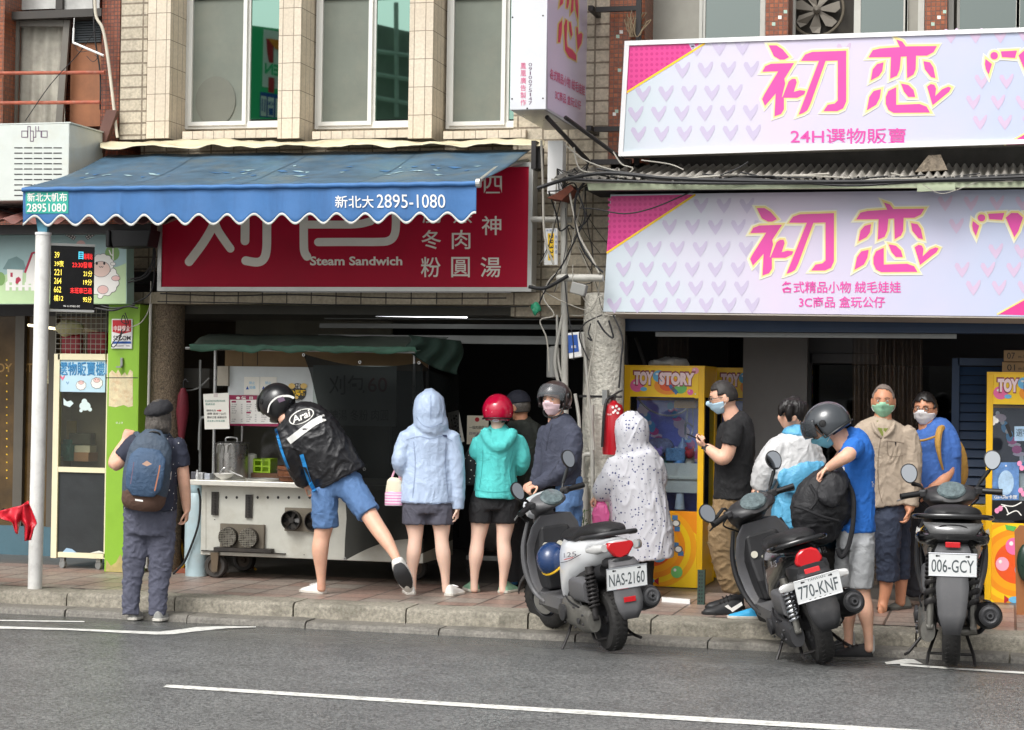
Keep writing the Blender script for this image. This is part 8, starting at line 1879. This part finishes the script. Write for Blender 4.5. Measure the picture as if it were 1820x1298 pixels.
# ---- woman in the teal top with the red helmet
p = Person('person in turquoise hooded top, black shorts and red helmet, back turned',872,1054,.1,SKINP)
TEAL = cloth('turquoise_jersey',(88,204,200),var=.1,bump=.2)
p.garment('shorts',[[(880,876,0,40),(879,892,0,44),(879,905,0,42)],{'p': [(856,895,0,23),(856,912,0,23),(855,929,0,22)],'k': 1,'flat': True},{'p': [(899,895,0,23),(899,912,0,23),(899,930,0,22)],'k': 1,'flat': True}],BLKC,.007)
p.garment('hooded_top',[[(886,762,0,20),(886,774,0,36),(885,795,0,40),(882,830,0,36),(881,860,0,38),(880,885,0,39)],{'p': [(918,782,0,15),(926,802,-.01,15),(929,822,.0,14),(922,836,.1,12)],'k': 1},{'p': [(853,784,0,14),(847,806,.02,14),(848,828,.12,12)],'k': 1},{'p': [(862,766,-.09,10),(870,784,-.135,10),(886,795,-.155,11),(903,785,-.135,10),(911,767,-.09,10)],'k': .9}],TEAL,.007,(8,8,4))
p.limb([(854,922,0,18),(852,942,0,15),(849,962,-.01,12.5),(846,988,-.02,13),(844,1012,-.01,9),(843,1034,0,7),(843,1050,0,7)]); p.limb([(898,922,0,18),(897,942,0,15),(895,963,-.01,12.5),(897,990,-.02,13),(896,1015,-.01,9),(894,1036,0,7),(894,1052,0,7)])
p.hand(922,836,.1,914,842,.2,LE,.7,1); p.hand(848,828,.12,858,836,.2,RI,.7,-1)
for x,y,a in ((843,1050,-.3),(895,1052,.5)):
    hh = GZ(x,y+2,.1); d = (AW+RI*a).normalized(); shoe(p.t,hh-d*.03,hh+d*.22,.1,M('mint_sandal',(136,180,150),rough=.6,var=.3,scale=30),M('pale_sole',(206,204,190),rough=.7),.052,.095,name='sandal')
h = Head(885,735,p.D,2,-4); h.add(p.bm); p.limb([(886,752,0,11),(886,772,0,13)]); p.done()
h.helmet(p.t,M('crimson_helmet',(200,16,60),rough=.15,var=.06,coat=.6),visor=None,rad=(.118,.138,.128))
HM = [o for o in p.t.children if o.name.startswith('helmet')][0]
pr = Print(lambda x,y,l: DZ(x,y,p.D-.155+.00011*((x-884)**2+(y-732)**2)-.002*l))
for k in range(26): a = random.uniform(0,6.28); r = random.uniform(0,9); pr.disc(872+r*cos(a),727+r*.7*sin(a),1.0,.8,M('pale_rose_print',(240,150,170),var=0),0,6)
pr.disc(881,748,6,2.6,M('silver_badge',(220,190,200),var=0),1); pr.stroke([(904,722),(902,734),(907,735)],1.2,M('pale_rose_print',(240,150,170)),0); pr.poly([(892,742),(895,740),(898,751),(891,752)],INK,1); pr.build('helmet_decal',p.t)
sb = thing('shoulder_bag','black shoulder bag with white dots hung on the turquoise top','handbag',p.P(835,862,.0))
bm = BM(); sweep(bm,p.D,[(839,806,.02,11,.6),(837,822,.02,14,.6),(835,862,.02,15,.6)],.6,flat=True); emit_mesh('bag',vox(bm,.008,2),dots('dotted_black_bag',(22,22,24),(214,210,200),34,.16),sb,.004)
bm = BM(); tube(bm,[p.P(832,806,.02),p.P(840,785,.02),p.P(850,772,.02),p.P(850,785,.0),p.P(845,808,.02)],.010,8,sm=4); mk('strap',bm,M('grey_strap',(78,76,74),rough=.7),sb,smooth=True)

# ---- elderly man with the dark cap, in the shade of the doorway
p = Person('person in dark camouflage jacket and navy cap waiting in the shade beside the red helmet',925,1046,.1,SKIN2)
CAMO = M('camouflage_cloth',(44,48,42),rough=.8,var=.6,scale=9,dirt=.7,dcol=(26,26,24),dscale=8)
p.garment('trousers',[[(925,885,0,32),(925,910,0,31)],{'p': [(908,900,0,18),(910,960,0,16),(912,1034,0,14)],'k': 1,'flat': True},{'p': [(942,900,0,18),(940,960,0,16),(938,1034,0,14)],'k': 1,'flat': True}],BLKC,.008)
p.garment('jacket',[[(928,750,0,20),(930,765,0,36),(932,800,0,40),(930,850,0,38),(928,895,0,38)],{'p': [(963,770,0,16),(968,810,0,16),(955,845,.1,14)],'k': 1},{'p': [(898,770,0,15),(894,810,.04,15),(905,840,.15,13)],'k': 1},{'p': [(905,758,-.06,12),(930,772,-.1,13),(952,760,-.06,12)],'k': .9}],CAMO,.012)
h = Head(921,724,p.D,-58,-8); h.add(p.bm); p.limb([(924,742,0,12),(928,760,0,15)]); p.hand(905,840,.15,895,846,.22,RI,.7,-1); p.hand(955,845,.1,944,850,.2,LE,.7,1); p.done()
h.hair(p.t,HAIRG,line=.2,nape=-.05,vol=.005,side=-.005); h.shell('cap',lambda q,d: q.z > .03,(.088,.106,.10),cloth('navy_cap',(34,36,48)),p.t,.006,(0,-.004,.04)); 
h.shell('cap_peak',lambda q,d: d.y > .45 and -.35 < d.z < .1,(.085,.17,.03),cloth('navy_cap',(34,36,48)),p.t,.005,(0,.0,.046))
for x,y in ((912,1044),(940,1044)): hh = GZ(x,y,.1); shoe(p.t,hh,hh+AW*.25,.1,M('blue_shoe',(34,110,170),rough=.5),SOLEB,.047)

# ---- woman in the navy jacket with brown helmet and pink mask
p = Person('person in navy jacket with brown open helmet, raised visor and pink mask by the column',1003,1072,.1,SKIN)
p.garment('jeans',[[(1012,850,0,24),(1012,870,0,25),(1011,900,0,24)],{'p': [(1004,890,-.02,17),(1002,960,0,15),(1000,1060,.02,13)],'k': 1,'flat': True},{'p': [(1020,890,.06,17),(1018,960,.05,15),(1016,1060,.06,13)],'k': 1,'flat': True}],DENIM,.009,dk=.8)
p.garment('jacket',[{'p': [(991,742,0,17,.9),(995,754,0,29,.8),(999,780,0,36,.75),(998,815,0,37,.75),(997,840,0,36,.75),(998,862,0,34,.75)],'flat': True},{'p': [(1016,764,-.06,18),(1018,795,-.10,18),(1008,826,-.12,17),(985,846,-.10,14),(962,858,-.06,12),(953,862,-.04,11)],'k': 1},{'p': [(972,764,.08,15),(966,800,.1,15),(958,840,.1,13),(950,856,.1,11)],'k': 1}],cloth('navy_fleece',(62,66,82),var=.1,bump=.3),.010,(8,8,5))
h = Head(985,713,p.D,-150,2); h.add(p.bm); p.limb([(989,730,0,12),(992,750,0,16)]); p.hand(954,862,-.04,940,868,-.08,DN,.8,1); p.hand(950,856,.1,938,862,.08,DN,.8,-1); p.done()
h.eyes(p.t); h.mask(p.t,M('pink_mask',(236,206,212),rough=.8,var=.03)); h.hair(p.t,HAIRB,line=.06,nape=-.09,vol=.006,side=-.06)
h.helmet(p.t,M('brown_helmet',(62,48,46),rough=.35,var=.1,coat=.3),visor=24,rad=(.118,.140,.128),vm=CLEARV)
bm = BM(); tube(bm,[h.w((-.085,.0,-.03)),h.w((-.07,.03,-.10)),h.w((0,.05,-.125)),h.w((.07,.03,-.10)),h.w((.085,0,-.03))],.006,6,sm=4); mk('chin_strap',bm,BLACK,p.t)
for x,y in ((1000,1068),(1018,1066)): hh = GZ(x,y,.1); shoe(p.t,hh,hh+(LE*.8+TOW*.4).normalized()*.24,.1,M('dark_shoe',(40,40,44),rough=.6),SOLEB)

# ---- person in the star print raincoat
p = Person('person wrapped in white hooded raincoat with dark blue star print, back turned',1140,1062,.1,SKIN)
STAR = dots('star_raincoat',(208,208,214),(58,66,116),38,.21,rough=.35,rnd=.55)
p.garment('trousers',[{'p': [(1128,960,0,15),(1128,1000,0,14),(1127,1050,0,12)],'k': 1,'flat': True},{'p': [(1150,960,0,15),(1149,1000,0,14),(1148,1050,0,12)],'k': 1,'flat': True}],BLKC,.006)
p.garment('raincoat',[{'p': [(1125,737,.02,12,1.1),(1123,748,0,27,1.05),(1123,768,-.01,31,1.0),(1124,790,-.01,29,.95),(1127,803,0,36,.9),(1130,820,0,46,.75),(1130,860,0,50,.72),(1135,900,0,52,.72),(1144,950,0,53,.72),(1148,994,0,51,.72)],'flat': True},{'p': [(1098,822,0,19),(1087,850,0,22),(1072,872,.02,20),(1060,880,.04,15)],'k': 1,'flat': True},{'p': [(1160,818,0,18),(1166,850,.04,20),(1160,880,.12,17)],'k': 1}],STAR,.012,(7,7,2.6))
h = Head(1123,768,p.D,-8,-5,k=.95); h.add(p.bm); p.hand(1062,880,.04,1052,892,.04,DN,.8,1); p.done()
for x,y in ((1127,1062),(1148,1060)): hh = GZ(x,y,.1); shoe(p.t,hh,hh+AW*.24,.1,M('dark_shoe',(40,40,44)),SOLEB)
pk_ = thing('carrier_bag','bright pink carrier bag held by the star print raincoat','bag',p.P(1066,925,-.02))
bm = BM(); sweep(bm,p.D,[(1064,886,.03,6,.6),(1067,902,.0,13,.6),(1068,920,0,16,.6),(1067,932,0,14,.6)],.6); emit_mesh('bag',vox(bm,.007,2),M('pink_bag',(240,110,170),rough=.35,var=.1),pk_,.008,(14,14,8),2)

# ---- man in the black T-shirt looking at his phone
p = Person('person in black T-shirt and khaki trousers looking at a phone by the claw machine',1290,1090,.1,SKIN)
p.garment('trousers',[{'p': [(1303,880,0,33,.75),(1299,905,0,34,.75),(1297,925,0,33,.75)],'flat': True},{'p': [(1289,920,-.05,27),(1284,960,-.06,26),(1292,1005,-.05,24),(1302,1040,-.04,21),(1303,1054,-.04,17)],'k': .95,'flat': True},{'p': [(1306,920,.08,25),(1306,960,.09,24),(1306,1005,.1,21),(1304,1048,.1,18)],'k': .95,'flat': True}],cloth('khaki_twill',(134,110,78),var=.14,bump=.3),.014,(8,8,10))
p.garment('t_shirt',[{'p': [(1303,737,0,14,.9),(1308,748,0,27,1.0),(1308,775,0,35,.95),(1306,815,0,35,.85),(1304,850,0,36,.8),(1303,888,0,36,.8)],'flat': True},{'p': [(1305,756,-.14,18),(1301,775,-.17,18),(1297,792,-.18,17)],'k': 1,'flat': True},{'p': [(1318,760,.15,17),(1322,785,.17,16)],'k': 1,'flat': True}],cloth('black_t_shirt',(24,24,26),var=.12),.009,(8,8,5))
p.limb([(1298,785,-.18,13),(1293,805,-.18,13),(1284,815,-.18,13),(1270,806,-.16,11),(1256,795,-.12,8)]); p.hand(1257,796,-.12,1236,784,-.08,ZU+AW*.4,.55,-1)
p.limb([(1322,780,.17,13),(1326,815,.17,12),(1300,820,.12,11),(1262,798,.0,8)]); p.hand(1262,798,.0,1242,786,-.03,ZU,.6,1)
h = Head(1286,707,p.D,-88,-14); h.add(p.bm); p.limb([(1294,722,0,13),(1303,742,0,15)]); p.done()
h.hair(p.t,M('short_dark_hair',(40,36,34),rough=.6,var=.5,scale=80),line=.065,nape=-.045,vol=.006,side=.02); h.eyes(p.t); h.glasses(p.t); h.mask(p.t,M('blue_mask',(176,206,224),rough=.8,var=.03))
bm = BM(); a = p.P(1253,795,-.12); tube(bm,[p.P(1258,791,-.12),p.P(1254,801,-.12)],.036,14); mk('watch',bm,BLACK,p.t)
for x,y,dz in ((1318,1092,0),(1322,1082,.15)):
    hh = GZ(x,y,.1); o = shoe(p.t,hh,hh+(LE+TOW*.15).normalized()*.29,.1,M('black_trainers',(26,26,28),rough=.5,var=.2),SOLEB,.05,.11,lace=BLACK)
pr = Print(lambda x,y,l: p.P(x,y,-.12)); hh = GZ(1318,1092,.1); dsh = depth(hh)-.055
pr = Print(lambda x,y,l: DZ(x,y,dsh)); pr.poly([(1288,1078),(1294,1075),(1300,1081),(1318,1070),(1320,1076),(1302,1088)],WINK,0); pr.build('shoe_stripe',p.t)
ph = thing('phone','slim smartphone held up by the person in black T-shirt','phone',p.P(1234,780,-.08))
bm = BM(); a = p.P(1224,774,-.10); b = p.P(1246,784,-.06); d = (b-a).normalized(); n_ = d.cross(AW).normalized(); w_ = d.cross(n_).normalized(); slab(bm,[a-w_*.035,b-w_*.035,b+w_*.035,a+w_*.035],n_*.009); mk('case',bm,BLACK,ph,bev=.002)

# ---- woman in the silver and blue poncho
p = Person('person in silver and light blue rain poncho with short black hair, facing left',1380,1096,.1,SKIN)
p.garment('trousers',[{'p': [(1360,960,0,17),(1356,1030,0,15),(1350,1085,0,13)],'k': 1,'flat': True},{'p': [(1392,960,.05,17),(1390,1030,.05,15),(1388,1085,.05,13)],'k': 1,'flat': True}],cloth('light_blue_rain',(70,176,226),rough=.4),.006)
SILV = cloth('silver_poncho',(196,196,196),rough=.42,var=.08,bump=.12); LBL = cloth('light_blue_rain2',(92,168,206),rough=.4)
p.garment('poncho',[{'p': [(1415,766,0,18,.9),(1414,778,0,34,.9),(1412,800,0,46,.8),(1408,830,0,54,.75),(1404,855,0,58,.7)],'flat': True},{'p': [(1390,790,-.05,22),(1366,830,-.05,26),(1352,866,-.02,20)],'k': 1},{'p': [(1440,795,.02,18),(1452,826,.02,17)],'k': 1}],SILV,.010,(8,8,5))
p.garment('poncho_skirt',[{'p': [(1430,850,-.005,38,.9),(1420,880,0,42,.8),(1408,920,0,38,.75),(1402,938,0,33,.75)],'flat': True},{'p': [(1398,858,-.15,26,.3),(1430,838,-.15,18,.3),(1462,830,-.10,12,.3)],'k': .3}],LBL,.012,(8,8,4))
h = Head(1409,740,p.D,-80,2); h.add(p.bm); p.limb([(1412,756,0,12),(1415,772,0,15)]); p.hand(1352,860,-.02,1340,872,-.02,DN,.6,1); p.done()
h.eyes(p.t); bm = BM(); sweep(bm,p.D,[(1413,709,.0,10,1.2),(1412,716,.0,21,1.15),(1413,728,.01,24.5,1.1),(1416,742,.02,22,1.1),(1420,754,.02,16,1.1),(1421,763,.02,9,1.1)],1.1); [sweep(bm,p.D,q_,1.0) for q_ in ([(1402,716,-.05,9),(1392,724,-.06,8),(1388,733,-.06,5),(1387,740,-.055,2.5)],[(1400,716,.03,9),(1390,726,.03,8),(1388,738,.03,3)],[(1404,722,-.09,8),(1402,735,-.1,7),(1403,748,-.09,4)])]; emit_mesh('hair',vox(bm,.006,2),HAIRB,p.t,.007,(20,20,6),5)
bm = BM(); tube(bm,[h.w((-.05,.098,.008)),h.w((-.082,.04,.006)),h.w((-.084,-.01,0))],.003,6); mk('glasses',bm,BLACK,p.t)
bm = BM(); sweep(bm,p.D,[(1416,764,-.02,22,.9),(1415,772,-.02,26,.9)],.9); emit_mesh('collar',vox(bm,.008,2),LBL,p.t,.003)
for x,y in ((1348,1100),(1388,1096)): hh = GZ(x,y,.1); shoe(p.t,hh,hh+LE*.22,.1,M('blue_overshoe',(60,170,220),rough=.4),SOLEW)

# ---- man in the blue T-shirt and helmet, rummaging in his backpack
p = Person('person in blue T-shirt, grey shorts and dark helmet rummaging in the black backpack',1530,1166,-.005,SKIN)
p.garment('shorts',[{'p': [(1523,935,0,33,.75),(1521,960,0,34,.75),(1521,975,0,32,.75)],'flat': True},{'p': [(1506,965,.1,20),(1504,1005,.1,20),(1504,1044,.1,19)],'k': 1,'flat': True},{'p': [(1533,965,-.05,22),(1532,1005,-.06,22),(1530,1046,-.06,21)],'k': 1,'flat': True}],cloth('grey_marl',(156,158,160),var=.1),.010,(8,8,7))
p.garment('t_shirt',[{'p': [(1508,768,0,15,.9),(1516,782,0,27,1.0),(1522,810,0,32,.9),(1524,850,0,31,.85),(1523,900,0,32,.8),(1523,946,0,33,.8)],'flat': True},{'p': [(1522,792,-.15,18),(1514,800,-.19,18),(1508,812,-.21,17)],'k': 1,'flat': True},{'p': [(1510,790,.14,16),(1500,808,.14,15)],'k': 1,'flat': True}],cloth('royal_blue_cotton',(34,104,190),var=.1),.010,(8,8,5))
p.limb([(1518,797,-.19,13),(1508,808,-.24,13.5),(1498,815,-.25,12),(1484,824,-.22,10),(1472,832,-.18,8)]); p.hand(1473,831,-.18,1458,842,-.16,DN,.7,1)
p.limb([(1504,800,.14,12),(1490,820,.10,11),(1476,838,.02,8)]); p.hand(1477,837,.02,1464,850,.0,DN,.7,-1)
p.limb([(1530,1036,-.06,17),(1533,1060,-.06,15),(1538,1086,-.07,15),(1542,1115,-.06,10),(1544,1140,-.05,8),(1544,1156,-.05,8)]); p.limb([(1505,1036,.1,16),(1506,1064,.1,14),(1508,1090,.09,14),(1508,1118,.1,9),(1508,1150,.1,8)])
h = Head(1470,762,p.D-.02,-78,-36); h.add(p.bm); p.limb([(1484,768,0,13),(1505,780,0,17)]); p.done()
h.eyes(p.t); h.mask(p.t,M('sky_mask',(120,190,214),rough=.8,var=.03)); h.hair(p.t,HAIRB,line=.05,nape=-.06,vol=.004,side=-.02)
h.helmet(p.t,M('graphite_helmet',(62,66,70),rough=.22,var=.15,coat=.5),visor=20,rad=(.130,.155,.142),vm=VISOR)
pr = Print(onmesh([o for o in p.t.children if o.name.startswith('t_shirt')][0],p.D)); pr.text('2',1493,828,1502,846,WINK,1,.01); pr.text('Tr',1549,856,1553,866,WINK,1,.01); pr.build('print',p.t)
for x,y,dz in ((1549,1167,-.05),(1514,1160,.1)):
    hh = GZ(x,y,-.005); shoe(p.t,hh,hh+(LE+TOW*.1).normalized()*.28,-.005,M('black_knit_shoe',(26,26,28),rough=.65,var=.2,scale=40),SOLEB,.05,.085,lace=BLACK)
    bm = BM(); sweep(bm,depth(hh),[(x-4,y-36,0,9.5),(x-4,y-22,0,10),(x-4,y-10,0,10)],1); emit_mesh('sock',vox(bm,.008,1),cloth('grey_sock',(190,190,188)),p.t)
bk = thing('backpack','large black backpack standing open on the seat of the middle scooter','backpack',p.P(1462,940,-.12))
bm = BM(); sweep(bm,p.D-.05,[(1480,838,.0,26,.7),(1476,856,0,40,.75),(1466,885,0,54,.7),(1460,915,0,56,.65),(1462,938,0,46,.6),(1466,950,0,34,.6)],.7); emit_mesh('pack',vox(bm,.010,3),cloth('black_pack',(30,30,33),rough=.6,var=.2),bk,.012,(8,8,6),4)
bm = BM(); sweep(bm,p.D-.05,[(1494,850,-.13,20,.4),(1480,868,-.16,25,.4),(1470,890,-.17,22,.4)],.4); emit_mesh('front_pocket',vox(bm,.009,3),cloth('black_pack2',(38,38,41),rough=.6),bk,.009,(11,11,9),6)
bm = BM(); tube(bm,[p.P(1500,850,-.12),p.P(1516,880,-.14),p.P(1516,930,-.16),p.P(1508,970,-.16),p.P(1496,990,-.16),p.P(1488,975,-.15)],.016,8,sm=4); tube(bm,[p.P(1440,862,-.22),p.P(1452,886,-.26),p.P(1440,905,-.26)],.012,8,sm=3); tube(bm,[p.P(1412,900,-.18),p.P(1432,906,-.25),p.P(1460,918,-.26),p.P(1490,926,-.22)],.010,8,sm=3); mk('strap',bm,BLKC,bk,smooth=True)

# ---- man in the sand coloured shirt
p = Person('person with short grey hair in sand coloured shirt, navy capri trousers and green mask',1572,1086,.1,SKIN2)
p.garment('trousers',[{'p': [(1580,885,0,36,.65),(1580,910,0,36,.65),(1580,930,0,34,.65)],'flat': True},{'p': [(1577,920,-.04,25),(1577,960,-.05,24),(1578,1000,-.04,21),(1578,1032,-.03,20)],'k': 1,'flat': True},{'p': [(1598,920,.1,20),(1600,970,.12,18),(1602,1030,.12,16)],'k': 1,'flat': True}],cloth('navy_ripstop',(42,50,68),var=.14),.012,(8,8,8))
SAND = cloth('sand_linen',(172,156,138),var=.1,bump=.3)
p.garment('shirt',[{'p': [(1568,744,0,18,.8),(1567,756,0,42,.62),(1566,780,0,53,.6),(1568,820,0,52,.58),(1575,860,0,50,.58),(1580,898,0,50,.58)],'flat': True},{'p': [(1608,768,-.01,20),(1619,800,-.02,19),(1621,840,-.04,17),(1619,880,-.06,15),(1618,900,-.07,14)],'k': 1,'flat': True},{'p': [(1528,768,.0,18),(1518,800,-.02,17),(1522,840,-.02,15),(1526,880,.0,14)],'k': 1,'flat': True}],SAND,.012,(8,8,4.5))
p.limb([(1617,896,-.07,10),(1616,906,-.08,8.5)]); p.hand(1616,904,-.08,1610,934,-.09,LE,.55,-1,1.05); p.hand(1526,884,0,1526,912,0,RI,.5,1)
p.limb([(1576,1024,-.03,14),(1574,1048,-.03,11),(1570,1068,-.03,9),(1568,1080,-.04,9)]); p.limb([(1602,1022,.12,13),(1601,1050,.12,10),(1600,1074,.12,8.5)])
sweep(p.bm,p.D,[(1570,1076,-.02,9),(1567,1083,-.07,11,.5),(1565,1087,-.14,10,.5)],.6)
h = Head(1570,714,p.D,194,-2,k=1.04); h.add(p.bm); p.limb([(1570,732,0,14),(1568,752,0,18)]); p.done()
h.eyes(p.t,(70,66,62)); h.mask(p.t,M('green_mask',(150,200,168),rough=.8,var=.03)); h.hair(p.t,M('cropped_grey_hair',(118,106,98),rough=.8,var=.5,scale=140),line=.072,nape=-.05,vol=.0015,side=.015)
SM = [o for o in p.t.children if o.name.startswith('shirt')][0]; pr = Print(onmesh(SM,p.D))
pr.poly([(1558,748),(1584,748),(1578,762),(1568,776),(1560,762)],cloth('olive_tee',(112,122,48)),0); pr.stroke([(1566,776),(1562,800),(1560,830),(1562,870),(1568,894)],1.0,M('seam_brown',(110,96,82),var=0),0); pr.stroke([(1576,784),(1596,786),(1606,788)],1.0,M('seam_brown',(110,96,82)),0); pr.stroke([(1577,784),(1578,808),(1590,812),(1604,810)],.8,M('seam_brown',(110,96,82)),0); pr.poly([(1590,786),(1593,786),(1592,794)],INK,1); pr.build('inner_shirt',p.t)
bm = BM(); tube(bm,[p.P(1550,752,-.09),p.P(1556,766,-.13),p.P(1566,778,-.135)],[.012,.016,.006],8,sm=3); tube(bm,[p.P(1590,750,-.09),p.P(1584,766,-.13),p.P(1571,778,-.135)],[.012,.016,.006],8,sm=3); mk('collar',bm,SAND,p.t,smooth=True)
hh = GZ(1570,1080,.1); shoe(p.t,hh,hh+(TOW+LE*.2).normalized()*.24,.1,M('dark_sandal',(52,46,42),rough=.7),SOLEB,.046,.028,name='sandal'); hh = GZ(1602,1074,.1); shoe(p.t,hh,hh+TOW*.2,.1,M('dark_sandal',(52,46,42)),SOLEB,.046,.03,name='sandal')

# ---- man in the blue polo shirt
p = Person('person with glasses, white mask and blue polo shirt standing behind the sand coloured shirt',1640,1078,.1,SKIN2)
p.garment('trousers',[{'p': [(1662,870,0,36,.65),(1660,900,0,36,.65),(1658,930,0,34,.65)],'flat': True},{'p': [(1640,920,0,20),(1634,980,0,19),(1622,1060,0,16)],'k': 1,'flat': True},{'p': [(1676,920,0,20),(1676,980,0,19),(1676,1062,0,16)],'k': 1,'flat': True}],cloth('black_trousers',(34,34,40)),.010,(8,8,8))
p.garment('polo_shirt',[{'p': [(1648,752,0,18,.8),(1655,764,0,36,.65),(1662,790,0,44,.66),(1664,830,0,44,.7),(1664,880,0,43,.65)],'flat': True},{'p': [(1684,776,-.02,18),(1690,796,-.03,18),(1691,814,-.04,17)],'k': 1,'flat': True},{'p': [(1628,774,.04,16),(1624,800,.04,16)],'k': 1,'flat': True}],cloth('cornflower_polo',(62,104,176),var=.1),.009,(8,8,5))
p.limb([(1690,806,-.04,13),(1688,832,-.06,12),(1674,856,-.12,10),(1656,868,-.16,8)]); p.hand(1658,867,-.16,1642,872,-.18,DN,.6,1); p.limb([(1624,795,.04,12),(1626,840,.02,11),(1634,870,-.1,8)]); p.hand(1633,868,-.1,1640,888,-.12,DN,.6,-1)
h = Head(1644,728,p.D,208,-2,k=1.03); h.add(p.bm); p.limb([(1646,744,0,14),(1650,762,0,18)]); p.done()
h.eyes(p.t); h.mask(p.t,M('white_mask',(236,232,232),rough=.8,var=.03)); h.hair(p.t,HAIRB,line=.05,nape=-.05,vol=.010,side=.01); h.glasses(p.t)
for x,y in ((1614,1080),(1676,1078)): hh = GZ(x,y,.1); shoe(p.t,hh,hh+(TOW*.7+LE*.7).normalized()*.26,.1,M('grey_suede_shoe',(120,120,112),rough=.8,var=.1),M('grey_sole',(88,86,80),rough=.7),.05,.08)
yb = thing('backpack','mustard yellow backpack worn by the person in blue polo shirt','backpack',p.P(1700,850,.1))
MUS = cloth('mustard_canvas',(176,134,62),var=.1)
bm = BM(); sweep(bm,p.D,[(1696,790,.14,14,1),(1699,815,.14,20,1),(1700,845,.14,20,1),(1698,860,.14,16,1)],1); emit_mesh('pack',vox(bm,.009,3),MUS,yb,.006)
bm = BM(); tube(bm,[p.P(1686,762,.04),p.P(1672,762,-.10),p.P(1667,785,-.17),p.P(1670,812,-.18),p.P(1676,835,-.15)],[.02,.026,.026,.014,.008],8,sm=4); tube(bm,[p.P(1662,776,-.16),p.P(1645,782,-.17),p.P(1630,784,-.13)],.009,8,sm=3); mk('strap',bm,MUS,yb,smooth=True)
# helmet hung inside the white scooter's leg shield
hl = thing('helmet','navy blue helmet with yellow trim hanging behind the white scooter apron','helmet',DZ(980,1020,depth(S1)+.40))
hd = Head(981,994,depth(S1)+.52,20,40,24,k=.76); sh_ = hd.shell('shell',lambda q,d: q.z > -.04,(.125,.15,.14),M('navy_helmet',(28,54,96),rough=.25,var=.08,coat=.4),hl,.014)
bm = BM(); tube(bm,[hd.w((.127*cos(a),.152*sin(a),-.04)) for a in (2*pi*k/30 for k in range(31))],.010,8); mk('rim',bm,M('helmet_yellow',(226,180,40),rough=.4),hl)

# seams and hems sewn on the clothes
def seams(owner,gname,D0,strokes,m,wd=1.0):
    g = [o for o in owner.children if o.name.startswith(gname)][0]; pr = Print(onmesh(g,D0))
    for st in strokes: pr.stroke(st,wd,m,0,sm=5,cap=False)
    pr.build('seam',owner)
PS = {o['label'][:24]: o for o in bpy.data.objects if o.get('category') == 'person'}
def sw(k): return [o for a,o in PS.items() if k in a][0]
for k,g,st,m in (('pale blue','jacket',[[(722,782),(745,776),(765,780),(785,776),(804,784)],[(714,890),(740,894),(765,896),(790,894),(806,891)],[(735,785),(738,830),(733,885)],[(793,786),(792,830),(797,885)],[(740,742),(752,756),(768,759),(786,752)],[(765,702),(766,720),(765,745)]],M('pale_seam',(140,156,184),var=0)),
    ('turquoise','hooded_top',[[(845,871),(862,874),(885,875),(915,872)],[(912,800),(906,830),(910,868)],[(858,800),(857,830),(852,868)]],M('teal_seam',(60,168,166),var=0)),
    ('black jacket','jacket',[[(560,864),(585,856),(620,840),(642,828)],[(578,760),(604,800),(632,828)]],M('jacket_seam',(54,54,58),var=0)),
    ('navy jacket','jacket',[[(981,752),(975,775),(970,800)],[(1000,800),(990,825),(975,846)]],M('fleece_seam',(42,45,58),var=0))):
    o = sw(k); seams(o,g,depth(o.location),st,m)
